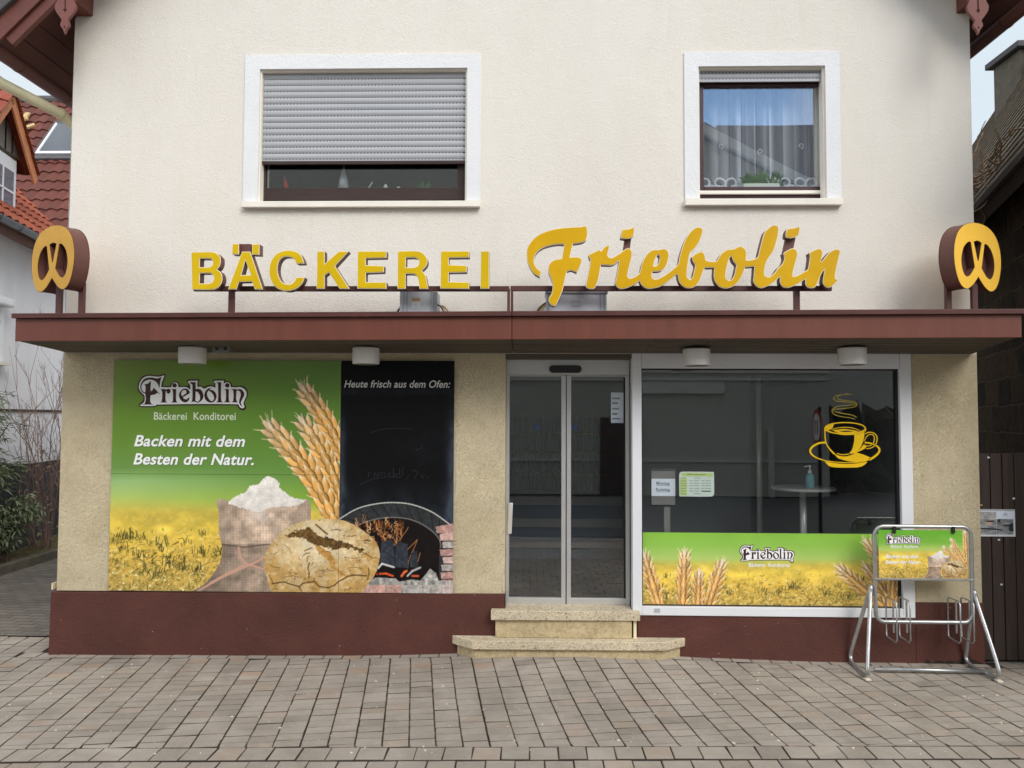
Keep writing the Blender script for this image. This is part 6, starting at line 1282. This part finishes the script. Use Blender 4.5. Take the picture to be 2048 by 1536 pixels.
cv.poly([q(860, 890), q(985, 830), q(985, 1070), q(880, 1060)], (52, 52, 56)); cv.poly([q(130, 970), q(560, 985), q(740, 1040), q(560, 1025), q(130, 1000)], (34, 36, 40)); cv.poly([q(570, 745), q(660, 745), q(650, 820), q(580, 840)], (72, 62, 60)); cv.poly([q(290, 790), q(490, 775), q(480, 815), q(300, 820)], (40, 34, 36)); cv.poly([q(260, 820), q(460, 830), q(440, 885), q(300, 880)], (206, 164, 140)); cv.poly([q(700, 890), q(900, 880), q(860, 940), q(740, 925)], (60, 60, 64))
cv.line([q(550, 530), q(550, 1150)], 0.7, (190, 198, 204)); cv.line([q(730, 660), q(750, 600), q(800, 600), q(820, 660)], 0.9, (120, 124, 150)); cv.line([q(760, 660), q(775, 630), q(795, 660)], 0.7, (140, 144, 160))
tag(cv.build('gate_poster', 'print_matt', thick=0.002), 'grey photo poster in a plastic sleeve pinned to the plank gate', 'poster')
# ------------------------------------------------------------------ roof tiles as real relief
def tiles(name, o, u, v, nu, nv, tw_, tl, amp, lap, mat, parent, base, rnd, wav=True):
    """o lower left corner, u along the eave, v up the slope; rows of wavy tiles, each row lifted over the one below"""
    o, u, v = Vector(o), Vector(u).normalized(), Vector(v).normalized(); nrm = u.cross(v).normalized()
    if nrm.z < 0: nrm = -nrm
    V, Fc, C = [], [], []; m_ = 6 if wav else 1; base = lin(base)
    for r_ in range(nv):
        sh = 0.0 if wav else (tw_/2 if r_ % 2 else 0)
        for c in range(nu):
            tone = tuple(np.clip(base*rnd.gauss(1, 0.13)*np.array([1, rnd.uniform(0.94, 1.05), rnd.uniform(0.92, 1.06)]), 0, 1))+(1,); dj = rnd.gauss(0, lap*0.08)
            for k in range(m_):
                q = []
                for kk in (k, k+1):
                    ph_ = kk/m_; hh = amp*(0.5-0.5*math.cos(2*math.pi*ph_)) if wav else 0
                    q.append((c*tw_+ph_*tw_*(1 if wav else 0.97)+sh, hh))
                i = len(V)
                for (su, hh) in q:
                    pb = o+u*su+v*(r_*tl+dj)+nrm*(hh+lap); pt_ = o+u*su+v*((r_+1)*tl+0.03)+nrm*(hh*0.9+lap*0.1); pd = o+u*su+v*(r_*tl+dj+0.004)+nrm*(hh-0.012)
                    V += [tuple(pb), tuple(pt_), tuple(pd)]; C += [tone]*3
                Fc += [(i, i+3, i+4, i+1), (i+2, i+5, i+3, i)]
    mb = MB(); mb.v, mb.f = V, Fc
    o_ = mb.build(name, mat, parent, recalc=False)
    at = o_.data.color_attributes.new('Col', 'FLOAT_COLOR', 'POINT'); at.data.foreach_set('color', np.array(C, np.float32).ravel()); return o_
rt = random.Random(21)
# ------------------------------------------------------------------ left: white neighbour with orange eave roof, dormer and brown main roof
nb = thing('neighbour_house', 'white neighbouring house with tiled roof and dormer left of the bakery', 'house', (-8.0, 6.0, 0))
A0 = Vector((-7.6, 3.0, 0)); E1 = Vector((-0.2, 0.98, 0)).normalized(); NN = Vector((E1.y, -E1.x, 0)).normalized()
def L3(s, n_, z): p = A0+E1*s+NN*n_; return (p.x, p.y, z)
def lbox(mb, s0, s1, n0, n1, z0, z1): return mb.hexa([L3(s0, n0, z0), L3(s1, n0, z0), L3(s1, n1, z0), L3(s0, n1, z0), L3(s0, n0, z1), L3(s1, n0, z1), L3(s1, n1, z1), L3(s0, n1, z1)])
lbox(MB(), -3, 8.5, -6.0, 0.0, 0, 4.95).build('wall', 'house_white', nb)
EVZ = 4.80; SE = 3.95
d_up = (Vector((-NN.x, -NN.y, 1.0))).normalized()
eave = lbox(MB(), -3, SE, -0.05, 0.30, EVZ-0.02, EVZ+0.03).build('eave_board', 'eave_box', nb); lbox(MB(), -3, SE, 0.27, 0.30, EVZ-0.14, EVZ-0.021).build('fascia', 'eave_box', eave)
tiles('eave_roof', L3(-1.2, 0.36, EVZ+0.06), E1, d_up, 23, 8, 0.224, 0.33, 0.035, 0.03, 'tile_orange', nb, (146, 76, 54), rt)
mb = MB(); n_ = 10; k0 = 0
for s in (-3.0, SE):
    for k in range(n_+1): a_ = math.pi+math.pi*k/n_; mb.v.append(L3(s, 0.40+0.075*math.cos(a_), EVZ+0.03+0.075*math.sin(a_)))
mb.f = [(k, k+1, k+n_+2, k+n_+1) for k in range(n_)]; mb.build('gutter', 'zinc', nb, recalc=False)
for s in np.arange(-0.3, SE, 0.62): MB().tube([L3(s, 0.40+0.082*math.cos(math.pi+math.pi*k/8), EVZ+0.03+0.082*math.sin(math.pi+math.pi*k/8)) for k in range(9)], 0.008, 5).build('gutter_bracket', 'zinc', nb)
# dormer
DS, DZ0, DZ1, HW, AP = 1.41, 5.0, 6.12, 0.62, 6.90
dm = lbox(MB(), DS-0.75, DS+0.60, -2.6, -0.10, DZ0, DZ1).build('dormer', 'cladding_grey', nb)
mb = MB(); gx = [L3(DS-0.80, -0.06, DZ1), L3(DS+0.62, -0.06, DZ1), L3(DS-0.09, -0.06, AP-0.08), L3(DS-0.80, -2.6, DZ1), L3(DS+0.62, -2.6, DZ1), L3(DS-0.09, -2.6, AP-0.08)]
mb.add(gx, [(0, 1, 2), (3, 5, 4), (0, 3, 4, 1), (1, 4, 5, 2), (2, 5, 3, 0)]); mb.build('gable_cladding', 'cladding_grey', dm)
mb = MB()
for s in (-0.55, -0.33, -0.11, 0.11, 0.33): 
    hh = (AP-0.1-DZ1)*(1-abs(s+0.09)/0.72); lbox(mb, DS+s-0.012, DS+s+0.012, -0.058, -0.045, DZ1, DZ1+max(hh, 0.05))
mb.build('cladding_joint', 'soffit_gap', dm)
apx = Vector(L3(DS-0.09, 0.10, AP)); 
for s_end in (DS-0.98, DS+0.80):
    e_ = Vector(L3(s_end, 0.10, DZ1-0.22)); d = (e_-apx).normalized(); inw = Vector(L3(0, -1, 0))-Vector(L3(0, 0, 0))
    mb = MB(); up_ = Vector((0, 0, 1)); mb.bar(apx+Vector((0, 0, -0.07)), e_+Vector((0, 0, -0.07)), 0.03, 0.17, up_); mb.build('verge_board', 'verge_orange', dm)
    uu = inw.normalized(); vv = (apx-e_).normalized(); L_ = (apx-e_).length
    o_ = e_ if s_end < DS else e_
    tiles('dormer_roof', e_-uu*0.06+Vector((0, 0, 0.03)), uu, vv, 12, int(L_/0.30), 0.224, L_/int(L_/0.30), 0.03, 0.03, 'tile_orange', dm, (142, 74, 54), rt)
wd_ = lbox(MB(), DS-0.55, DS+0.47, -0.10, -0.045, 5.10, 6.04).build('dormer_window', 'pvc_white', nb)
lbox(MB(), DS-0.47, DS+0.38, -0.046, -0.038, 5.20, 5.84).build('pane', 'pane_far', wd_)
mb = MB(); lbox(mb, DS+0.02, DS+0.05, -0.040, -0.030, 5.2, 5.84); lbox(mb, DS-0.47, DS+0.38, -0.040, -0.030, 5.50, 5.53); mb.build('glazing_bar', 'pvc_white', wd_)
# main roof behind, ridge parallel to the street
yb_, zb0, yr_, zr_ = 9.2, 6.02, 12.2, 10.1
va = Vector((0, yr_-yb_, zr_-zb0)); Ln = va.length
mr = tiles('main_roof', (-16, yb_, zb0), (1, 0, 0), va, 42, 15, 0.235, Ln/15, 0.045, 0.04, 'tile_brown', nb, (98, 54, 44), rt)
MB().tube([(-16, yr_, zr_+0.03), (-6.2, yr_, zr_+0.03)], 0.11, 10).build('ridge_cap', 'tile_anthracite', mr)
mb = MB()
for k in range(22): x = -13+k*0.3; mb.box(x, x+0.24, yb_-0.12, yb_-0.05, zb0-0.42, zb0-0.03)
mb.build('eave_tiles', 'tile_anthracite', mr)
MB().box(-16, -6.2, yb_+0.2, 13, 0, 5.95).build('rear_wall', 'house_white', nb)
vn = va.normalized(); nrm = Vector((0, -vn.z, vn.y))
def RP(pxx, f, h): # point on the main roof: seen at that pixel column, fraction up the slope, height off the tiles
    y = yb_+(yr_-yb_)*f; z = zb0+(zr_-zb0)*f; x = wx(pxx, 300, y); p = Vector((x, y, z))+nrm*h; return p
sk_a, sk_b = 0.52, 0.76; xl0 = RP(97, (sk_a+sk_b)/2, 0).x; xr0 = xl0+0.95
def sbox(mb, x0, x1, f0, f1, h0, h1):
    q = []
    for h in (h0, h1):
        for (x, f) in ((x0, f0), (x1, f0), (x1, f1), (x0, f1)): p = Vector((x, yb_+(yr_-yb_)*f, zb0+(zr_-zb0)*f))+nrm*h; q.append(tuple(p))
    return mb.hexa(q)
sk = sbox(MB(), xl0-0.10, xr0+0.1, sk_a-0.035, sk_b+0.03, 0.03, 0.11).build('skylight', 'tile_anthracite', nb)
mb = MB(); sbox(mb, xl0, xl0+0.035, sk_a, sk_b, 0.111, 0.15); sbox(mb, xr0-0.06, xr0, sk_a, sk_b, 0.111, 0.15); sbox(mb, xl0, xr0, sk_a-0.004, sk_a+0.010, 0.112, 0.151); mb.build('frame', 'pvc_white', sk)
sbox(MB(), xl0+0.06, xr0-0.06, sk_a+0.02, sk_b, 0.112, 0.13).build('pane', 'pane_far', sk)
mb = MB(); p = RP(58, 0.86, 0.1); mb.bar(p, p-vn*0.9, 0.12, 0.05, nrm); mb.bar(p-vn*0.25+Vector((-0.22, 0, 0)), p-vn*0.25+Vector((0.1, 0, 0)), 0.09, 0.05, nrm); mb.bar(p-vn*0.5+Vector((0.38, 0, 0)), p-vn*0.85+Vector((-0.05, 0, 0)), 0.10, 0.05, nrm)
tag(mb.build('roof_ladder_hook', 'label_tan'), 'pale yellow timber step lying on the brown tiled roof', 'roof step')
# window of the neighbour beside the driveway
WS0, WS1, WZ0, WZ1 = 0.72, 1.47, 2.88, 3.70
nw = lbox(MB(), WS0, WS1, 0.001, 0.03, WZ0, WZ1).build('window', 'pvc_white', nb)
lbox(MB(), WS0+0.08, WS1-0.14, 0.03, 0.036, WZ0+0.10, WZ0+0.55).build('pane', 'pane_far', nw)
mb = MB()
for k in range(9): lbox(mb, WS0+0.06, WS1-0.08, 0.031, 0.046, WZ0+0.60+k*0.036, WZ0+0.632+k*0.036)
mb.build('roller_shutter', 'pvc_white', nw)
lbox(MB(), WS0-0.02, WS1+0.06, 0.0, 0.16, WZ1, WZ1+0.13).build('shutter_box', 'pvc_white', nw, bevel=0.03)
lbox(MB(), WS0-0.03, WS1+0.05, 0.0, 0.12, WZ0-0.05, WZ0).build('window_sill', 'sill_white', nw)
mb = MB(); lbox(mb, WS0+0.33, WS0+0.36, 0.034, 0.042, WZ0+0.1, WZ0+0.55); lbox(mb, WS0+0.08, WS1-0.14, 0.034, 0.042, WZ0+0.32, WZ0+0.345); mb.build('glazing_bar', 'pvc_white', nw)
lbox(MB(), -3, 8.5, 0.001, 0.02, 2.15, 2.19).build('wall_ledge', 'bark_dark', nb)

# ------------------------------------------------------------------ planted bed beside the driveway
kb = MB(); kp = [(-6.92, 2.4), (-6.95, 3.4), (-6.99, 4.6), (-7.02, 6.5)]
for a, b in zip(kp[:-1], kp[1:]): kb.bar((a[0], a[1], 0.05), (b[0], b[1], 0.05), 0.12, 0.16)
tag(kb.build('kerb_stones', 'kerb_stone', bevel=0.012), 'low dark stone kerb edging the planted bed by the driveway', 'kerb')
mb = MB(); nn = 24
for j in range(nn+1):
    for i in range(7): mb.v.append((-7.02-0.9*i/6, 2.4+4.1*j/nn, 0.10+0.03*math.sin(j*1.7+i)+0.02*math.sin(i*3.1)))
mb.f = [(j*7+i, j*7+i+1, (j+1)*7+i+1, (j+1)*7+i) for j in range(nn) for i in range(6)]
tag(mb.build('planting_bed', 'bed_soil', smooth=True), kind='structure')
mb = MB()
def fbox(mb, s0, s1, n0, n1, z0, z1): return lbox(mb, s0, s1, n0, n1, z0, z1)
fn = thing('dark_board_fence', 'dark grey board fence with pale top rail behind the bare shrub', 'fence', L3(2.5, 0.12, 0))
mb = MB()
for k in range(40): s = -1+k*0.155; fbox(mb, s, s+0.147, 0.28, 0.30, 0.0, 1.36)
mb.build('boards', 'fence_grey', fn); fbox(MB(), -1, 5.2, 0.26, 0.34, 1.362, 1.43).build('top_rail', 'pvc_white', fn)
fp = thing('wooden_post', 'weathered wooden post with white cap beside the bare shrub', 'post', L3(3.42, 0.45, 0))
fbox(MB(), 3.36, 3.50, 0.42, 0.54, 0.0, 2.25).build('shaft', 'bark_dark', fp, bevel=0.01); fbox(MB(), 3.34, 3.52, 0.40, 0.56, 2.25, 2.40).build('cap', 'pvc_white', fp, bevel=0.01)
# evergreen with long drooping leaves
def leaf(mb, p, d, ln, wd, rnd):
    d = d.normalized(); s_ = d.cross(Vector((rnd.uniform(-.4, .4), rnd.uniform(-.4, .4), 1))).normalized(); n_ = s_.cross(d); i = len(mb.v)
    mb.v += [tuple(p), tuple(p+d*ln*0.45+s_*wd/2+n_*ln*0.04), tuple(p+d*ln-Vector((0, 0, ln*0.22))), tuple(p+d*ln*0.45-s_*wd/2+n_*ln*0.04), tuple(p+d*ln*0.5-Vector((0, 0, ln*0.05)))]
    mb.f += [(i, i+1, i+4), (i+1, i+2, i+4), (i+2, i+3, i+4), (i+3, i, i+4)]
lr = random.Random(8)
def evergreen(name, label, c, hgt, rad, nst):
    t = thing(name, label, 'shrub', c, None); st_ = MB(); lv = MB(); c = Vector(c)
    for k in range(nst):
        an = lr.uniform(0, 2*math.pi); out_ = lr.uniform(0.15, 1.0)*rad; h = hgt*lr.uniform(0.5, 1.0)
        top = c+Vector((math.cos(an)*out_, math.sin(an)*out_, h)); mid = c+Vector((math.cos(an)*out_*0.35, math.sin(an)*out_*0.35, h*0.6)); tip = top+Vector((math.cos(an)*0.18, math.sin(an)*0.18, lr.uniform(-0.22, 0.05)))
        pts = smooth_pts([tuple(c+Vector((lr.uniform(-.06, .06), lr.uniform(-.06, .06), 0))), tuple(mid), tuple(top), tuple(tip)], 5, 170, False)
        st_.tube(pts, [0.011*(1-0.8*i/len(pts)) for i in range(len(pts))], 5)
        for i in range(4, len(pts)):
            for q in range(5): 
                d = Vector((math.cos(an+lr.gauss(0, 1.1)), math.sin(an+lr.gauss(0, 1.1)), lr.uniform(-0.7, 0.5))); pp = Vector(pts[i])+Vector((lr.gauss(0, .05), lr.gauss(0, .05), lr.gauss(0, .05))); leaf(lv, pp, d, lr.uniform(0.07, 0.15), lr.uniform(0.018, 0.034), lr)
    st_.build('stems', 'bark_dark', t); lv.build('foliage', 'leaf_evergreen', t, recalc=False); return t
evergreen('evergreen_shrub', 'evergreen shrub with long drooping leaves at the left edge beside the driveway', (-7.46, 3.3, 0.1), 2.35, 0.50, 62)
evergreen('evergreen_shrub', 'low evergreen shrub close to the kerb in front of the bare shrub', (-7.12, 3.55, 0.1), 0.85, 0.34, 26)
# bare shrub: many upright branching rods
br = thing('bare_shrub', 'leafless reddish shrub with many thin upright branches against the white house', 'shrub', (-7.28, 4.75, 0.1)); mb = MB()
def rod(p, d, ln, r_, dep):
    pts = [Vector(p)]; d = d.normalized()
    for k in range(6): d = (d+Vector((lr.gauss(0, .07), lr.gauss(0, .07), 0.03))).normalized(); pts.append(pts[-1]+d*ln/6)
    mb.tube(pts, [r_*(1-0.75*k/6) for k in range(7)], 5 if dep == 0 else 4, caps=False)
    if dep < 3:
        for k in range(lr.randint(4, 6) if dep == 0 else lr.randint(2, 4)):
            f = lr.uniform(0.3, 0.98); i = min(int(f*6), 5); q = pts[i].lerp(pts[i+1], f*6-i); side = Vector((lr.uniform(-1, 1), lr.uniform(-1, 1), lr.uniform(0.5, 1.3))); rod(q, d*0.5+side*0.7, ln*lr.uniform(0.25, 0.45), r_*0.55, dep+1)
for k in range(26):
    an = lr.uniform(0, 6.28); q = lr.uniform(0.02, 0.26); rod((-7.28+math.cos(an)*q, 4.75+math.sin(an)*q, 0.08), Vector((math.cos(an)*lr.uniform(0.05, 0.34)+0.02, math.sin(an)*lr.uniform(0.05, 0.3), 1)), lr.uniform(1.1, 3.1), lr.uniform(0.006, 0.014), 0)
mb.build('branches', 'twig_red', br, recalc=False)
mb = MB()
for k in range(170): 
    q = Vector((-7.28+lr.gauss(0, 0.20), 4.7+lr.gauss(0, 0.16), lr.uniform(0.1, 1.6))); leaf(mb, q, Vector((lr.uniform(-1, 1), lr.uniform(-1, 1), lr.uniform(-0.6, 0.4))), lr.uniform(0.05, 0.09), 0.03, lr)
mb.build('dry_leaves', 'twig_dry', br, recalc=False)

# ------------------------------------------------------------------ right: stone barn with old tile roof, chimney and creeper
bn = thing('stone_barn', 'old dark rubble stone barn with mossy tiled roof right of the bakery', 'barn', (6.5, 5.0, 0))
B0 = Vector((4.85, 0.0, 0)); E2 = Vector((0.33, 1.0, 0)).normalized(); N2 = Vector((E2.y, -E2.x, 0))  # N2 points away to the right
def R3(s, n_, z): p = B0+E2*s+N2*n_; return (p.x, p.y, z)
mb = MB().hexa([R3(-1.0, 0, 0), R3(12, 0, 0), R3(12, 6, 0), R3(-1.0, 6, 0), R3(-1.0, 0, 4.95), R3(12, 0, 4.95), R3(12, 6, 4.95), R3(-1.0, 6, 4.95)])
o_ = mb.build('wall', 'barn_stone', bn); uv = o_.data.uv_layers.new(name='UVMap')
for pol in o_.data.polygons:
    for li in pol.loop_indices:
        co = o_.data.vertices[o_.data.loops[li].vertex_index].co+Vector((6.5, 5.0, 0))-B0; uv.data[li].uv = ((co.dot(E2) if abs(pol.normal.dot(N2)) > 0.5 else co.dot(N2)), co.z)
w_run, rise = 2.1, 3.9
v2 = Vector((N2.x*w_run, N2.y*w_run, rise)); Ln = v2.length
bt_ = tiles('barn_roof', R3(-1.3, -0.42, 4.54), E2, v2, 74, 25, 0.19, Ln/22, 0.0, 0.016, 'tile_old', bn, (120, 108, 90), rt, wav=False)
q = [R3(-1.3, -0.40, 4.50), R3(13, -0.40, 4.50), Vector(R3(13, -0.40, 4.50))+v2*1.12, Vector(R3(-1.3, -0.40, 4.50))+v2*1.12]
MB().add([tuple(p) for p in q]+[tuple(Vector(p)+N2*0.1+Vector((0, 0, -0.12))) for p in q], [(0, 1, 2, 3), (7, 6, 5, 4), (0, 4, 5, 1), (1, 5, 6, 2), (2, 6, 7, 3), (3, 7, 4, 0)]).build('roof_boarding', 'bark_dark', bt_)
MB().bar(R3(-1.3, -0.44, 4.48), R3(13, -0.44, 4.48), 0.04, 0.07).build('eave_board', 'bark_dark', bt_)
cpos = Vector((8.78, 6.9, 0)); mb = MB().box(cpos.x-0.05, cpos.x+0.85, cpos.y, cpos.y+0.8, 5.5, 8.72); ch = mb.build('chimney', 'kerb_stone', bt_, bevel=0.02)
MB().box(cpos.x-0.15, cpos.x+0.95, cpos.y-0.1, cpos.y+0.9, 8.721, 8.83).build('chimney_cap', 'tile_anthracite', bn, bevel=0.01)
# dry creeper along the eave
cr = MB()
for k in range(80):
    s = lr.uniform(1.5, 5.5); p = Vector(R3(s, -0.40, 4.56))+v2.normalized()*lr.uniform(0, 0.5); pts = [p]; d = Vector(E2)*lr.choice((-1, 1))+v2.normalized()*lr.uniform(-0.1, 0.7)
    for i in range(9): d = (d+Vector((lr.gauss(0, .4), lr.gauss(0, .4), lr.gauss(0, .35)))).normalized(); pts.append(pts[-1]+d*0.10)
    nrm2 = Vector((-N2.x, -N2.y, 0.55)).normalized(); pts = [q_+nrm2*0.11 for q_ in pts]
    cr.tube(smooth_pts([tuple(q_) for q_ in pts], 2, 200, False), lr.uniform(0.004, 0.011), 4)
tag(cr.build('dry_creeper', 'twig_dry', recalc=False), 'tangle of dry brown creeper stems along the barn eave', 'creeper')

# ------------------------------------------------------------------ across the street (seen only as reflections in the panes)
oh = thing('opposite_house', 'large plain grey house across the street mirrored in the panes', 'house', (-1, -20, 0))
MB().prism([(-12, 0), (8.0, 0), (8.0, 8.05), (-1.5, 13.05), (-12, 8.6)], -26, -14).build('wall', 'opp_wall', oh)
mb = MB(); mb.bar((8.5, -13.7, 7.9), (-1.5, -13.7, 13.25), 0.25, 0.16, (0, 1, 0)); mb.bar((-12.5, -13.7, 8.35), (-1.5, -13.7, 13.25), 0.25, 0.16, (0, 1, 0)); mb.build('verge_board', 'opp_trim', oh)
mb = MB(); mb.bar((8.6, -20, 8.0), (-1.5, -20, 13.4), 12.6, 0.12, (0, 0, 1)); mb.bar((-12.6, -20, 8.45), (-1.5, -20, 13.4), 12.6, 0.12, (0, 0, 1)); mb.build('roof', 'opp_roof', oh)
for z in (0.9, 3.1, 3.3): MB().box(-12, 8.0, -13.99, -13.95, z, z+0.06).build('wall_band', 'opp_trim', oh)
MB().box(3.0, 5.2, -13.99, -13.9, 2.75, 3.05).build('pale_beam', 'opp_trim', oh); MB().box(6.36, 6.5, -13.99, -13.85, 0, 1.8).build('pale_post', 'opp_trim', oh)  # unseen pale beam and post, added for faint lines mirrored in the panes
MB().box(1.9, 3.0, -13.99, -13.93, 0.0, 2.1).build('gate_door', 'opp_roof', oh)
fh = thing('far_house', 'brown roofed house standing behind the opposite gardens', 'house', (14, -30, 0))
MB().box(10.8, 30, -40, -30, 0, 8).build('wall', 'opp_wall', fh); MB().prism([(10.4, 8.0), (30.5, 8.0), (30.5, 8.2), (10.4, 8.2)], -41, -29.4).build('eave', 'opp_trim', fh)
mb = MB(); mb.hexa([(10.4, -29.4, 8.2), (30.5, -29.4, 8.2), (30.5, -36, 18.6), (10.4, -36, 18.6), (10.4, -29.6, 8.1), (30.5, -29.6, 8.1), (30.5, -36, 18.3), (10.4, -36, 18.3)]); mb.build('roof', 'opp_roof', fh)
hd = MB(); hn = 40
for j in range(9):
    for i in range(hn+1): x = 8.2+10*i/hn; hd.v.append((x, -15+0.35*math.sin(i*1.9+j)+0.25*math.sin(i*0.7+j*2.3), 0.3*j*(1+0.08*math.sin(i*2.7))))
hd.f = [(j*(hn+1)+i, j*(hn+1)+i+1, (j+1)*(hn+1)+i+1, (j+1)*(hn+1)+i) for j in range(8) for i in range(hn)]
tag(hd.build('garden_hedge', 'hedge_brown', recalc=False), 'brown winter hedge beside the opposite grey house', 'hedge')
# round traffic sign on its post, mirrored beside the cup sticker
ts = thing('traffic_sign', 'round red rimmed traffic sign on a dark post mirrored beside the cup sticker', 'road sign', (4.70, -5.8, 0))
MB().tube([(4.70, -5.8, 0), (4.70, -5.8, 2.28)], 0.03, 10).build('post', 'frame_black', ts)
an = R(-6); cn, sn_ = math.cos(an), math.sin(an)
def disc(mb, r_, off, pts=None):
    pts = pts or [(r_*math.cos(t*math.pi/18), r_*math.sin(t*math.pi/18)) for t in range(36)]
    # plate lies in a vertical plane whose normal points mostly along -x, a little towards the shop
    nrm = Vector((-cn, sn_, 0)); e_ = Vector((sn_, cn, 0)); c_ = Vector((4.70, -5.8, 1.95))+nrm*(0.045+off); n_ = len(pts)
    v = [tuple(c_+e_*p[0]+Vector((0, 0, p[1]))) for p in pts]+[tuple(c_-nrm*0.003+e_*p[0]+Vector((0, 0, p[1]))) for p in pts]
    return mb.add(v, [tuple(range(n_)), tuple(range(2*n_-1, n_-1, -1))]+[(i, (i+1) % n_, (i+1) % n_+n_, i+n_) for i in range(n_)])
disc(MB(), 0.30, 0.0).build('rim', 'traffic_red', ts); disc(MB(), 0.225, 0.006).build('face', 'traffic_white', ts)
mb = MB()
for s_ in (-0.08, 0.08): disc(mb, 0, 0.011, [(s_-0.02, -0.12), (s_+0.02, -0.12), (s_+0.02, 0.05), (s_+0.05, 0.05), (s_, 0.13), (s_-0.05, 0.05), (s_-0.02, 0.05)])
mb.build('symbol', 'ink_dark', ts)

# pale flecks and crumbs trodden into the pavement: too many and too small to count
mb = MB(); fr_ = random.Random(31)
for k in range(150):
    x, y = fr_.uniform(-4.5, 4.5), fr_.uniform(-2.1, -0.15); z = gz(x, y)+0.0022; r_ = fr_.choice((0.003, 0.004, 0.005, 0.009)); n_ = 6; a0 = fr_.uniform(0, 6)
    pts = [(x+r_*fr_.uniform(0.6, 1.3)*math.cos(a0+t*1.047), y+r_*fr_.uniform(0.6, 1.3)*math.sin(a0+t*1.047)) for t in range(n_)]
    mb.slab(pts, z-0.002, z+fr_.uniform(0.001, 0.003))
tag(mb.build('pavement_crumbs', 'plastic_foot', recalc=False), 'scattered pale crumbs and flecks on the pavement', 'litter', kind='stuff')
